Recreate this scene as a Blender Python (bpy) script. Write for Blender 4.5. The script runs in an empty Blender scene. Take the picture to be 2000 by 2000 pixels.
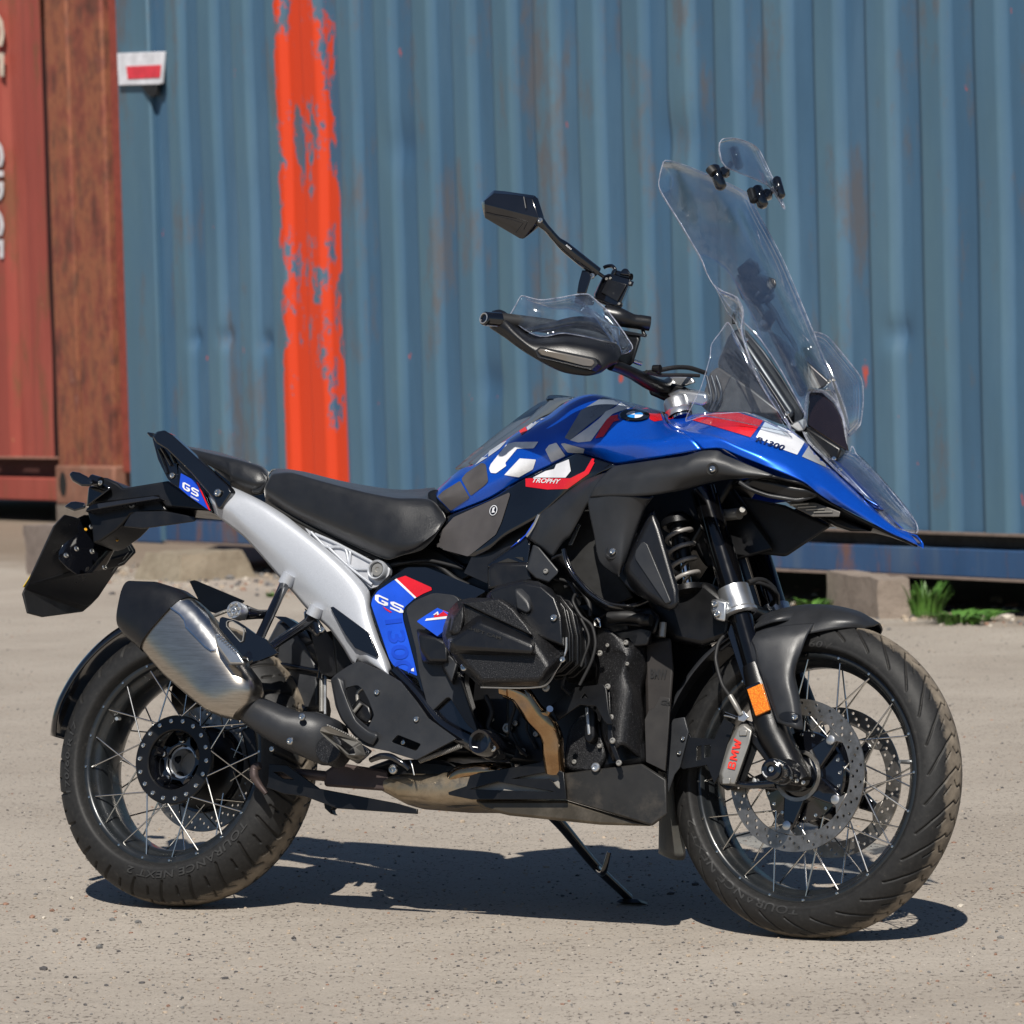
import bpy, bmesh, math, random
import numpy as np
from mathutils import Vector, Matrix, noise
from mathutils.geometry import tessellate_polygon
from mathutils.bvhtree import BVHTree
random.seed(7)
R = math.radians
SC = bpy.context.scene
COL = SC.collection

# ------------------------------------------------------------------ camera
F_PX, CX, CY, CZ = 7500.0, 4.63220292, -7.11477044, 1.20468170
YAW, PITCH, ROLL, LEAN, STEER = -0.485669214, -0.0413652630, -0.0278901968, 0.254284911, -0.117756427
WB = 1.518
fw = Vector((math.sin(YAW)*math.cos(PITCH), math.cos(YAW)*math.cos(PITCH), math.sin(PITCH)))
r0 = Vector((math.cos(YAW), -math.sin(YAW), 0)); u0 = r0.cross(fw)
cr = r0*math.cos(ROLL)+u0*math.sin(ROLL); cu = u0*math.cos(ROLL)-r0*math.sin(ROLL)
cam_d = bpy.data.cameras.new('camera'); cam = bpy.data.objects.new('camera', cam_d); COL.objects.link(cam)
cam.matrix_world = Matrix(((cr.x, cu.x, -fw.x, CX), (cr.y, cu.y, -fw.y, CY), (cr.z, cu.z, -fw.z, CZ), (0, 0, 0, 1)))
cam_d.sensor_width = 36; cam_d.lens = 36*F_PX/2000; cam_d.clip_start = .1; cam_d.clip_end = 2000
cam_d.dof.use_dof = True; cam_d.dof.focus_distance = 8.15; cam_d.dof.aperture_fstop = 10.0
SC.camera = cam
# ------------------------------------------------------------------ light
SUN_TRAVEL = Vector((-.29, .78, -1.0)).normalized()
to_sun = -SUN_TRAVEL
elev = math.asin(to_sun.z); azim = math.atan2(to_sun.x, to_sun.y)
W = bpy.data.worlds.new('World'); SC.world = W; W.use_nodes = True
nt = W.node_tree; nt.nodes.clear()
sky = nt.nodes.new('ShaderNodeTexSky'); sky.sky_type = 'NISHITA'; sky.sun_disc = False
sky.sun_elevation = elev; sky.sun_rotation = azim; sky.air_density = 1.0; sky.dust_density = .3; sky.ozone_density = 4.5
bg = nt.nodes.new('ShaderNodeBackground'); bg.inputs[1].default_value = .05
wo = nt.nodes.new('ShaderNodeOutputWorld')
nt.links.new(sky.outputs[0], bg.inputs[0]); nt.links.new(bg.outputs[0], wo.inputs[0])
sd = bpy.data.lights.new('sun', 'SUN'); sd.energy = 5.0; sd.angle = R(.53); sd.color = (1, .95, .87)
sun = bpy.data.objects.new('sun', sd); COL.objects.link(sun)
sun.rotation_euler = SUN_TRAVEL.to_track_quat('-Z', 'Y').to_euler(); sun.location = (0, -5, 8)
SC.view_settings.view_transform = 'Standard'; SC.view_settings.look = 'None'
SC.view_settings.exposure = .15; SC.view_settings.gamma = 1.0; SC.view_settings.use_curve_mapping = False

# ------------------------------------------------------------------ geometry helpers
RX = Matrix.Rotation(LEAN, 3, 'X'); RXI = Matrix.Rotation(-LEAN, 3, 'X')
LIFT = .0035
CAMW = Vector((CX, CY, CZ))
def ray(u, v): return fw + cr*((u-1000)/F_PX) - cu*((v-1000)/F_PX)
C_L = RX @ (CAMW - Vector((0, 0, LIFT)))
def P(u, v, y):
    """point of the bike-local plane y = const seen at (u, v) of the photograph"""
    d = RX @ ray(u, v); return C_L + d*((y-C_L.y)/d.y)
def ground(u, v, z=0):
    d = ray(u, v); return CAMW + d*((z-CZ)/d.z)
def to_local(w): return RX @ (w - Vector((0, 0, LIFT)))
ZN = {'A': (0, 800, 3.864), 'B': (450, 800, 3.864), 'C': (850, 700, 3.864), 'D': (1300, 650, 3.864), 'E': (50, 1200, 3.22),
      'F': (450, 1250, 3.864), 'G': (850, 1100, 3.864), 'H': (1250, 1150, 2.76), 'I': (900, 330, 3.864), 'J': (1250, 250, 3.22),
      'L': (1450, 950, 3.5127), 'M': (0, 900, 6.44), 'N': (300, 1000, 4.83), 'X': (0, 0, .966), 'O': (0, 0, 1)}
def Q(s):
    """'A 12 34 56 78 B 1 2' -> list of photograph (u, v); a letter switches the sheet"""
    out = []; z = 'O'; num = []
    for t in s.split():
        if t in ZN: z = t
        else:
            num.append(float(t))
            if len(num) == 2:
                a, b, k = ZN[z]; out.append((a+num[0]/k, b+num[1]/k)); num = []
    return out
def ylist(y, n):
    if isinstance(y, (int, float)): return [y]*n
    y = list(y)
    if len(y) == n: return y
    return [float(np.interp(i/(n-1), np.linspace(0, 1, len(y)), y)) for i in range(n)]
def L(s, y):
    q = Q(s) if isinstance(s, str) else s
    return [P(u, v, yy) for (u, v), yy in zip(q, ylist(y, len(q)))]
def resample(pts, n, smooth=True):
    pts = [Vector(p) for p in pts]
    if smooth and len(pts) > 2: pts = catmull(pts, 8)
    d = [0]
    for a, b in zip(pts, pts[1:]): d.append(d[-1]+(b-a).length)
    out = []
    A = np.array([list(p) for p in pts]); t = np.linspace(0, d[-1], n)
    X = [np.interp(t, d, A[:, k]) for k in range(3)]
    return [Vector((X[0][i], X[1][i], X[2][i])) for i in range(n)]
def catmull(p, k=6):
    out = []; n = len(p)
    for i in range(n-1):
        p0 = p[max(i-1, 0)]; p1 = p[i]; p2 = p[i+1]; p3 = p[min(i+2, n-1)]
        for j in range(k):
            t = j/k
            out.append(p1*1.0 + (p2-p0)*(.4*t) + (p0*.8-p1*2.2+p2*1.8-p3*.4)*(t*t) + (-p0*.4+p1*1.2-p2*1.2+p3*.4)*(t*t*t))
    out.append(p[-1]); return out
def new_obj(name, me, mat=None, parent=None, smooth=None, angle=35):
    o = bpy.data.objects.new(name, me); COL.objects.link(o)
    if mat is not None:
        for m in (mat if isinstance(mat, (list, tuple)) else [mat]):
            if len(me.materials) == 0 or isinstance(mat, (list, tuple)): me.materials.append(m)
    if parent is not None: o.parent = parent
    if smooth is not False: shade(me, angle)
    return o
def shade(me, angle=35):
    me.polygons.foreach_set('use_smooth', [True]*len(me.polygons))
    me.set_sharp_from_angle(angle=R(angle)) if hasattr(me, 'set_sharp_from_angle') else None
def mesh(name, v, f):
    me = bpy.data.meshes.new(name); me.from_pydata([tuple(x) for x in v], [], f); me.validate(); me.update(); return me
def fix(me):
    bm = bmesh.new(); bm.from_mesh(me); bmesh.ops.remove_doubles(bm, verts=bm.verts, dist=1e-5)
    bmesh.ops.recalc_face_normals(bm, faces=bm.faces); bm.to_mesh(me); bm.free(); return me
def bevel(o, w, seg=2, ang=30):
    m = o.modifiers.new('bevel', 'BEVEL'); m.width = w; m.segments = seg; m.limit_method = 'ANGLE'; m.angle_limit = R(ang)
    m.harden_normals = False; return o
def meta(o, label=None, cat=None, group=None, kind=None):
    for k, v in (('label', label), ('category', cat), ('group', group), ('kind', kind)):
        if v: o[k] = v
    return o
def rounded(q, r):
    """round the corners of a 2D polygon; r in pixels"""
    if r <= 0: return q
    out = []; n = len(q)
    for i in range(n):
        a = Vector(q[i-1]); b = Vector(q[i]); c = Vector(q[(i+1) % n])
        la = (a-b).length; lc = (c-b).length; rr = min(r, la*.45, lc*.45)
        p = b+(a-b).normalized()*rr; s = b+(c-b).normalized()*rr
        for t in (0, .25, .5, .75, 1): out.append(tuple(p*(1-t)**2+b*2*t*(1-t)+s*t*t))
    return out
def slab(name, loops, back, mat, parent, bev=.002, seg=2, mirror=False):
    """prism from loops of 3D points (first outer, others holes), pushed by vector `back`"""
    flat = [p for lp in loops for p in lp]; n = len(flat)
    # project to dominant plane for tessellation
    tris = tessellate_polygon([[Vector((p.x, p.z, 0)) if abs(back.y) >= max(abs(back.x), abs(back.z)) else (Vector((p.x, p.y, 0)) if abs(back.z) > abs(back.x) else Vector((p.y, p.z, 0))) for p in lp] for lp in loops])
    v = [tuple(p) for p in flat]+[tuple(p+back) for p in flat]
    f = [tuple(t) for t in tris]+[tuple(i+n for i in reversed(t)) for t in tris]
    k = 0
    for lp in loops:
        m = len(lp)
        for i in range(m):
            a = k+i; b = k+(i+1) % m; f.append((a, b, b+n, a+n))
        k += m
    if mirror:
        m0 = len(v); v += [(x, -y, z) for x, y, z in v]; f += [tuple(i+m0 for i in reversed(t)) for t in f]
    me = fix(mesh(name, v, f))
    bm = bmesh.new(); bm.from_mesh(me); bmesh.ops.dissolve_limit(bm, angle_limit=R(1.5), verts=bm.verts, edges=bm.edges); bm.to_mesh(me); bm.free()
    o = new_obj(name, me, mat, parent)
    if bev: bevel(o, bev, seg, 40)
    return o
def plate(name, s, y, th, mat, parent, bev=.002, rnd=0, holes=(), mirror=False, seg=2):
    def loop(s, r):
        q = Q(s) if isinstance(s, str) else s
        if isinstance(y, (int, float)): q = rounded(q, r); return [P(u, v, y) for u, v in q]
        yy = ylist(y, len(q)) if len(q) >= len(list(y)) else [sum(y)/len(y)]*len(q)
        if r:
            q3 = [(a, b, c) for (a, b), c in zip(q, yy)]; q3 = rounded(q3, r); return [P(a, b, c) for a, b, c in q3]
        return [P(a, b, c) for (a, b), c in zip(q, yy)]
    return slab(name, [loop(s, rnd)]+[loop(h, rnd) for h in holes], Vector((0, th, 0)), mat, parent, bev, seg, mirror)
def hull(name, pts, mat, parent, bev=.004, seg=2, mirror=False, angle=25):
    bm = bmesh.new()
    for p in pts: bm.verts.new(p)
    r = bmesh.ops.convex_hull(bm, input=bm.verts)
    junk = [g for g in r['geom_interior'] if isinstance(g, bmesh.types.BMVert)]
    bmesh.ops.delete(bm, geom=junk, context='VERTS')
    bmesh.ops.dissolve_limit(bm, angle_limit=R(4), verts=bm.verts, edges=bm.edges)
    if mirror:
        g = bmesh.ops.duplicate(bm, geom=bm.verts[:]+bm.edges[:]+bm.faces[:])['geom']
        for x in g:
            if isinstance(x, bmesh.types.BMVert): x.co.y *= -1
    bmesh.ops.recalc_face_normals(bm, faces=bm.faces)
    me = bpy.data.meshes.new(name); bm.to_mesh(me); bm.free()
    o = new_obj(name, me, mat, parent, angle=angle)
    if bev: bevel(o, bev, seg, 18)
    return o
def grid(name, rows, mat, parent, th=0, close=False, caps=False, sub=0, mirror=False, n=None, smooth_rows=0, angle=40, mats_edge=False):
    """surface through rows of 3D points"""
    if n: rows = [resample(r, n) for r in rows]
    if smooth_rows:
        cols = [catmull([r[i] for r in rows], smooth_rows) for i in range(len(rows[0]))]
        rows = [[c[k] for c in cols] for k in range(len(cols[0]))]
    m = len(rows[0]); v = [p for r in rows for p in r]; f = []
    for j in range(len(rows)-1+(1 if close else 0)):
        for i in range(m-1):
            a = j*m+i; b = ((j+1) % len(rows))*m+i; f.append((a, a+1, b+1, b))
    if caps:
        f.append(tuple(j*m for j in range(len(rows)))); f.append(tuple(j*m+m-1 for j in reversed(range(len(rows)))))
    v = [tuple(p) for p in v]
    if mirror:
        m0 = len(v); v += [(x, -y, z) for x, y, z in v]; f += [tuple(i+m0 for i in reversed(t)) for t in f]
    me = fix(mesh(name, v, f))
    o = new_obj(name, me, mat, parent, angle=angle)
    if th:
        s = o.modifiers.new('solid', 'SOLIDIFY'); s.thickness = th; s.offset = -1
        if mats_edge: s.material_offset_rim = 1
    if sub:
        s = o.modifiers.new('sub', 'SUBSURF'); s.levels = sub; s.render_levels = sub
    return o
def ringloft(name, secs, mat, parent, k=24, power=2.6, sub=0, angle=50, cap=True):
    """secs: (top point, bottom point, half width[, shift]) -> superellipse rings in the plane of (top-bottom, y)"""
    rings = []
    for s in secs:
        a, b, w = s[0], s[1], s[2]; c = (a+b)/2; h = (a-b)/2; yv = Vector((0, 1, 0)); r = []
        for i in range(k):
            t = 2*math.pi*i/k; ct, st = math.cos(t), math.sin(t)
            e = 2/power
            r.append(c+h*(math.copysign(abs(ct)**e, ct))+yv*(w*math.copysign(abs(st)**e, st)))
        rings.append(r)
    v = [p for r in rings for p in r]; f = []
    for j in range(len(rings)-1):
        for i in range(k):
            f.append((j*k+i, j*k+(i+1) % k, (j+1)*k+(i+1) % k, (j+1)*k+i))
    if cap:
        f.append(tuple(range(k))); f.append(tuple((len(rings)-1)*k+i for i in reversed(range(k))))
    me = fix(mesh(name, v, f)); o = new_obj(name, me, mat, parent, angle=angle)
    if sub:
        s = o.modifiers.new('sub', 'SUBSURF'); s.levels = sub; s.render_levels = sub
    return o
def frames(pts):
    T = []
    for i in range(len(pts)):
        T.append((pts[min(i+1, len(pts)-1)]-pts[max(i-1, 0)]).normalized())
    u = T[0].orthogonal().normalized(); out = []
    for t in T:
        u = (u-t*u.dot(t)).normalized(); out.append((u, t.cross(u)))
    return out
def tube_data(pts, r, k=10, smooth=6):
    rr = r if isinstance(r, (list, tuple)) else [r]*len(pts)
    if smooth and len(pts) > 2:
        n0 = len(pts); pts = catmull([Vector(p) for p in pts], smooth)
        rr = list(np.interp(np.linspace(0, n0-1, len(pts)), range(n0), rr))
    else: pts = [Vector(p) for p in pts]
    fr = frames(pts); v = []; f = []
    for p, (a, b), q in zip(pts, fr, rr):
        for i in range(k):
            t = 2*math.pi*i/k; v.append(p+a*(q*math.cos(t))+b*(q*math.sin(t)))
    for j in range(len(pts)-1):
        for i in range(k): f.append((j*k+i, j*k+(i+1) % k, (j+1)*k+(i+1) % k, (j+1)*k+i))
    f.append(tuple(reversed(range(k)))); f.append(tuple((len(pts)-1)*k+i for i in range(k)))
    return v, f
def tube(name, pts, r, mat, parent, k=12, smooth=6):
    v, f = tube_data(pts, r, k, smooth); return new_obj(name, fix(mesh(name, v, f)), mat, parent, angle=50)
def bundle(name, items, mat, parent, k=8):
    V = []; Fc = []
    for pts, r in items:
        v, f = tube_data(pts, r, k, 4 if len(pts) > 2 else 0); n = len(V); V += v; Fc += [tuple(i+n for i in q) for q in f]
    return new_obj(name, mesh(name, V, Fc), mat, parent, angle=50)
def lathe_data(prof, k=32, a0=0, a1=2*math.pi):
    """prof: (axial, radius) along local -Y .. returns verts around the Y axis"""
    v = []; f = []; full = abs(a1-a0-2*math.pi) < 1e-6; m = k if full else k+1
    for (h, r) in prof:
        for i in range(m):
            t = a0+(a1-a0)*i/k; v.append(Vector((r*math.cos(t), h, r*math.sin(t))))
    for j in range(len(prof)-1):
        for i in range(k):
            b = (i+1) % m if full else i+1
            f.append((j*m+i, j*m+b, (j+1)*m+b, (j+1)*m+i))
    return v, f
def lathe(name, prof, mat, parent, k=32, M=None, angle=35):
    v, f = lathe_data(prof, k)
    if M is not None: v = [M @ p for p in v]
    return new_obj(name, fix(mesh(name, v, f)), mat, parent, angle=angle)
def axis_matrix(p, d):
    """matrix taking local -Y onto direction d at point p"""
    return Matrix.Translation(p) @ Vector(d).to_track_quat('-Y', 'Z').to_matrix().to_4x4()
_bolt = {}
def bolt(u, v, y, r, mat, parent, name='bolt', p=None, d=None):
    key = mat.name
    if key not in _bolt:
        prof = [(0, 0.0), (0, 1.05), (-.35, 1.0), (-.55, .8), (-.58, .5), (-.25, .45), (-.2, 0)]
        vv, ff = lathe_data(prof, 14); me = fix(mesh('bolt', vv, ff)); me.materials.append(mat); shade(me, 30); _bolt[key] = me
    o = bpy.data.objects.new(name, _bolt[key]); COL.objects.link(o); o.parent = parent
    q = P(u, v, y) if p is None else p
    M = Matrix.Translation(q)
    if d is not None: M = axis_matrix(q, d)
    o.matrix_local = M @ Matrix.Diagonal((r, r, r, 1)); return o
def qbolt(s, y, r, mat, parent):
    for (u, v) in Q(s): bolt(u, v, y, r, mat, parent)
def tree_of(objs):
    dg = bpy.context.evaluated_depsgraph_get(); V = []; Fc = []
    for o in objs:
        e = o.evaluated_get(dg); me = e.to_mesh(); n = len(V); mw = o.matrix_basis
        V += [mw @ v.co for v in me.vertices]; Fc += [tuple(i+n for i in p.vertices) for p in me.polygons]; e.to_mesh_clear()
    return BVHTree.FromPolygons(V, Fc)
def decal(name, q, tree, mat, parent, off=.0009, fine=9, rnd=0, tris=None, th=0):
    """thin film laid on the surface met behind the outline q (photograph pixels)"""
    if isinstance(q, str): q = Q(q)
    q = rounded(q, rnd)
    bm = bmesh.new()
    if tris is None:
        vs = [bm.verts.new((u, v, 0)) for u, v in q]
        for t in tessellate_polygon([[Vector((u, v, 0)) for u, v in q]]):
            try: bm.faces.new([vs[i] for i in t])
            except ValueError: pass
    else:
        vs = [bm.verts.new((u, v, 0)) for u, v in q]
        for t in tris:
            try: bm.faces.new([vs[i] for i in t])
            except ValueError: pass
    for _ in range(7):
        es = [e for e in bm.edges if e.calc_length() > fine]
        if not es: break
        bmesh.ops.subdivide_edges(bm, edges=es, cuts=1)
        bmesh.ops.triangulate(bm, faces=bm.faces)
    drop = []; last = None
    for v in bm.verts:
        u, w = v.co.x, v.co.y; d = (RX @ ray(u, w)).normalized()
        h = tree.ray_cast(C_L, d, 100)
        if h[0] is None: drop.append(v); continue
        nrm = h[1] if h[1].dot(d) < 0 else -h[1]
        v.co = h[0]+nrm*off*.6-d*off*.8
    bmesh.ops.delete(bm, geom=drop, context='VERTS')
    for f in bm.faces:
        f.normal_update()
    bad = [f for f in bm.faces if max(e.calc_length() for e in f.edges) > .06 and fine < 40]
    bmesh.ops.delete(bm, geom=bad, context='FACES')
    bmesh.ops.recalc_face_normals(bm, faces=bm.faces)
    me = bpy.data.meshes.new(name); bm.to_mesh(me); bm.free()
    return new_obj(name, me, mat, parent, angle=60)
def text_mesh(body, shear=0, bold=0, spacing=1.0):
    cu_ = bpy.data.curves.new('t', 'FONT'); cu_.body = body; cu_.shear = shear; cu_.offset = bold; cu_.space_character = spacing
    cu_.size = 1; cu_.align_x = 'LEFT'; cu_.resolution_u = 3
    o = bpy.data.objects.new('t', cu_); COL.objects.link(o)
    dg = bpy.context.evaluated_depsgraph_get(); e = o.evaluated_get(dg); me = e.to_mesh()
    v = [(p.co.x, p.co.y) for p in me.vertices]; f = [tuple(p.vertices) for p in me.polygons]; e.to_mesh_clear()
    bpy.data.objects.remove(o); bpy.data.curves.remove(cu_)
    A = np.array(v); lo = A.min(0); hi = A.max(0); A = (A-lo)/(hi-lo)
    return [tuple(p) for p in A], f
def text_decal(name, body, corner, right, up, tree, mat, parent, shear=0, bold=.01, spacing=1.0, off=.0014):
    """text laid on a surface; corner = lower-left pixel, right / up = pixel vectors of its width and height"""
    v, f = text_mesh(body, shear, bold, spacing)
    q = [(corner[0]+x*right[0]+y*up[0], corner[1]+x*right[1]+y*up[1]) for x, y in v]
    t = []
    for a in f: t += [(a[0], a[i], a[i+1]) for i in range(1, len(a)-1)]
    return decal(name, q, tree, mat, parent, off, 14, 0, t)
# ------------------------------------------------------------------ materials
def nodes(name):
    m = bpy.data.materials.new(name); m.use_nodes = True; t = m.node_tree; b = t.nodes['Principled BSDF']; return m, t, b
def add(t, typ, **kw):
    n = t.nodes.new(typ)
    for k, v in kw.items():
        if hasattr(n, k): setattr(n, k, v)
    return n
def coords(t, kind='Object'): return t.nodes.new('ShaderNodeTexCoord').outputs[kind]
def noise_n(t, scale, detail=4, rough=.55, vec=None, stretch=None):
    n = t.nodes.new('ShaderNodeTexNoise'); n.inputs['Scale'].default_value = scale; n.inputs['Detail'].default_value = detail; n.inputs['Roughness'].default_value = rough
    v = vec if vec is not None else coords(t)
    if stretch:
        mp = t.nodes.new('ShaderNodeMapping'); mp.inputs['Scale'].default_value = stretch; t.links.new(v, mp.inputs[0]); v = mp.outputs[0]
    t.links.new(v, n.inputs['Vector']); return n
def ramp(t, src, stops):
    r = t.nodes.new('ShaderNodeValToRGB'); e = r.color_ramp.elements
    while len(e) < len(stops): e.new(.5)
    for i, (p, c) in enumerate(stops): e[i].position = p; e[i].color = tuple(c)+(1,) if len(c) == 3 else c
    t.links.new(src, r.inputs[0]); return r
def mixc(t, fac, a, b, mode='MIX'):
    m = t.nodes.new('ShaderNodeMix'); m.data_type = 'RGBA'; m.blend_type = mode
    for i, x in ((6, a), (7, b)):
        if isinstance(x, (tuple, list)): m.inputs[i].default_value = tuple(x)+(1,) if len(x) == 3 else x
        else: t.links.new(x, m.inputs[i])
    if isinstance(fac, (int, float)): m.inputs[0].default_value = fac
    else: t.links.new(fac, m.inputs[0])
    return m.outputs[2]
def mth(t, op, a, b=0.0, clamp=False):
    m = t.nodes.new('ShaderNodeMath'); m.operation = op; m.use_clamp = clamp
    for i, x in ((0, a), (1, b)):
        if isinstance(x, (int, float)): m.inputs[i].default_value = x
        else: t.links.new(x, m.inputs[i])
    return m.outputs[0]
def bump(t, b, src, strength=.3, dist=.001, normal=None):
    n = t.nodes.new('ShaderNodeBump'); n.inputs['Strength'].default_value = strength; n.inputs['Distance'].default_value = dist
    t.links.new(src, n.inputs['Height'])
    if normal is not None: t.links.new(normal, n.inputs['Normal'])
    t.links.new(n.outputs[0], b.inputs['Normal']); return n.outputs[0]
def simple(name, col, rough=.5, metal=0.0, coat=0.0, grain=0, grain_d=.0004, grain_s=.3, dirt=0, spec=None):
    m, t, b = nodes(name)
    b.inputs['Roughness'].default_value = rough; b.inputs['Metallic'].default_value = metal
    b.inputs['Coat Weight'].default_value = coat; b.inputs['Coat Roughness'].default_value = .04
    if spec is not None: b.inputs['Specular IOR Level'].default_value = spec
    n = noise_n(t, 14, 5)
    c = ramp(t, n.outputs[0], [(.3, tuple(x*.8 for x in col)), (.7, tuple(min(1, x*1.15) for x in col))]).outputs[0]
    if dirt:
        n2 = noise_n(t, 9, 8, .7); f = ramp(t, n2.outputs[0], [(.52, (0, 0, 0)), (.72, (dirt, dirt, dirt))]).outputs[0]
        c = mixc(t, f, c, (.26, .215, .165))
    t.links.new(c, b.inputs['Base Color'])
    rr = ramp(t, noise_n(t, 30, 3).outputs[0], [(.3, (rough*.85,)*3), (.7, (min(1, rough*1.15),)*3)]).outputs[0]
    t.links.new(rr, b.inputs['Roughness'])
    if grain: bump(t, b, noise_n(t, grain, 2, .6).outputs[0], grain_s, grain_d)
    return m
M = {}
M['plastic'] = simple('textured_black_plastic', (.0065, .0070, .0088), .32, grain=700, grain_s=.6, dirt=.03)
M['plastic_dirty'] = simple('dusty_black_plastic', (.013, .012, .012), .6, grain=1200, grain_s=.4, dirt=.5)
M['greyplastic'] = simple('satin_grey_plastic', (.0190, .0205, .0240), .42, grain=700, grain_s=.6)
M['matte'] = simple('matte_dark_metal', (.0058, .006, .007), .34, .2, grain=600, grain_s=.5)
M['powder'] = simple('powder_coated_metal', (.015, .015, .016), .34, .3, grain=520, grain_s=1, grain_d=.0008)
M['gloss'] = simple('gloss_black_paint', (.0035, .004, .006), .10, coat=1)
M['tubegloss'] = simple('anodised_black_tube', (.005, .005, .006), .14, .5, coat=.5)
M['darkhole'] = simple('rubber_and_hole_shade', (.008, .008, .008), .8)  # black for rubber parts, and for shade painted into slots, vents and openings
M['rubber'] = simple('rubber', (.009, .009, .010), .6, grain=500)
M['seat'] = simple('seat_vinyl', (.0105, .0115, .014), .36, grain=600, grain_s=.7, grain_d=.0006)
M['seat'].node_tree.nodes['Principled BSDF'].inputs['Sheen Weight'].default_value = .35; M['seat'].node_tree.nodes['Principled BSDF'].inputs['Sheen Roughness'].default_value = .35
M['pad'] = simple('tank_pad', (.062, .057, .058), .6, grain=1500, grain_s=.4)
M['alu'] = simple('cast_aluminium', (.60, .61, .62), .32, .9, grain=600, grain_s=.15)
M['steelbolt'] = simple('bright_bolt_steel', (.62, .61, .58), .25, 1.0)
M['spoke'] = simple('spoke_steel', (.66, .65, .62), .2, 1.0)
M['chrome'] = simple('polished_steel', (.75, .74, .72), .08, 1.0)
M['caliper'] = simple('caliper_grey', (.30, .29, .27), .38, .5, grain=900)
M['red'] = simple('red_film', (.62, .010, .018), .25, coat=.8)
M['bred'] = simple('printed_red', (.65, .03, .02), .4)
M['white'] = simple('white_film', (.72, .73, .76), .3, coat=.8)
M['lgrey'] = simple('grey_film', (.17, .19, .23), .3, coat=.8)
M['midgrey'] = simple('silver_grey_film', (.36, .37, .38), .3, coat=.8)
M['wing'] = simple('grey_tank_film', (.085, .10, .115), .35, coat=.3)
M['bluefilm'] = simple('blue_film', (.010, .075, .60), .3, coat=.8)
M['bluefilm2'] = simple('deep_blue_film', (.008, .055, .50), .3, coat=.8)
M['navy'] = simple('navy_film', (.01, .03, .14), .3, coat=.8)
M['emblue'] = simple('emblem_blue', (.02, .22, .62), .15, coat=1)
M['yellow'] = simple('yellow_plate', (.62, .42, .03), .4)
M['ambertip'] = simple('amber_rubber', (.7, .35, .02), .4)
M['tyretext'] = simple('tyre_lettering', (.030, .030, .030), .55)
def mk_tyre():
    m, t, b = nodes('tyre_rubber')
    co = coords(t); sep = t.nodes.new('ShaderNodeSeparateXYZ'); t.links.new(co, sep.inputs[0])
    ay = mth(t, 'ABSOLUTE', sep.outputs[1])
    rad = mth(t, 'SQRT', mth(t, 'ADD', mth(t, 'POWER', sep.outputs[0], 2.0), mth(t, 'POWER', sep.outputs[2], 2.0)))
    at = t.nodes.new('ShaderNodeAttribute'); at.attribute_name = 'tread'
    n1 = noise_n(t, 10, 9, .72).outputs[0]
    edge = mth(t, 'ADD', at.outputs['Fac'], mth(t, 'MULTIPLY', mth(t, 'SUBTRACT', n1, .5), 1.0))
    dust = ramp(t, edge, [(.60, (0, 0, 0)), (.68, (.5, .5, .5)), (.90, (.82, .82, .82))]).outputs[0]
    n2 = noise_n(t, 90, 6, .7).outputs[0]
    rub = ramp(t, n2, [(.3, (.0085, .0085, .009)), (.62, (.017, .0168, .0168)), (.82, (.07, .061, .051))]).outputs[0]
    dcol = ramp(t, noise_n(t, 35, 6).outputs[0], [(.3, (.14, .115, .088)), (.7, (.30, .25, .19))]).outputs[0]
    c = mixc(t, dust, rub, dcol)
    gr = t.nodes.new('ShaderNodeAttribute'); gr.attribute_name = 'groove'
    c = mixc(t, mth(t, 'MULTIPLY', gr.outputs['Fac'], .9), c, (.010, .009, .008))
    t.links.new(c, b.inputs['Base Color'])
    b.inputs['Roughness'].default_value = .6; b.inputs['Specular IOR Level'].default_value = .35
    bump(t, b, noise_n(t, 250, 6, .7).outputs[0], .35, .001)
    return m
M['tyre'] = mk_tyre()
def mk_blue():
    m, t, b = nodes('blue_metallic_paint')
    n = noise_n(t, 2600, 2, .5); c = ramp(t, n.outputs[0], [(.35, (.001, .042, .38)), (.65, (.003, .150, .88))]).outputs[0]
    t.links.new(c, b.inputs['Base Color']); b.inputs['Metallic'].default_value = .55; b.inputs['Roughness'].default_value = .32
    b.inputs['Coat Weight'].default_value = 1; b.inputs['Coat Roughness'].default_value = .03
    return m
M['blue'] = mk_blue()
def mk_silver():
    m, t, b = nodes('silver_frame_paint')
    n = noise_n(t, 1500, 2, .5); c = ramp(t, n.outputs[0], [(.35, (.38, .40, .435)), (.72, (.60, .62, .665))]).outputs[0]
    t.links.new(c, b.inputs['Base Color']); b.inputs['Metallic'].default_value = .35; b.inputs['Roughness'].default_value = .38
    bump(t, b, n.outputs[0], .25, .0004); return m
M['silver'] = mk_silver()
def mk_steel():
    m, t, b = nodes('brushed_stainless')
    n = noise_n(t, 60, 6, .65, stretch=(.4, 1, 6)); c = ramp(t, n.outputs[0], [(.3, (.37, .335, .29)), (.7, (.54, .50, .445))]).outputs[0]
    t.links.new(c, b.inputs['Base Color']); b.inputs['Metallic'].default_value = 1; b.inputs['Roughness'].default_value = .30
    bump(t, b, n.outputs[0], .12, .0005); return m
M['steel'] = mk_steel()
def mk_header():
    m, t, b = nodes('heat_tinted_header')
    n = noise_n(t, 14, 5, .6); c = ramp(t, n.outputs[0], [(.3, (.30, .17, .085)), (.5, (.44, .29, .16)), (.7, (.34, .26, .20))]).outputs[0]
    n2 = noise_n(t, 50, 7, .7); c2 = mixc(t, ramp(t, n2.outputs[0], [(.55, (0, 0, 0)), (.75, (.5, .5, .5))]).outputs[0], c, (.20, .165, .12))
    t.links.new(c2, b.inputs['Base Color']); b.inputs['Metallic'].default_value = 1; b.inputs['Roughness'].default_value = .12
    return m
M['header'] = mk_header()
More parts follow.
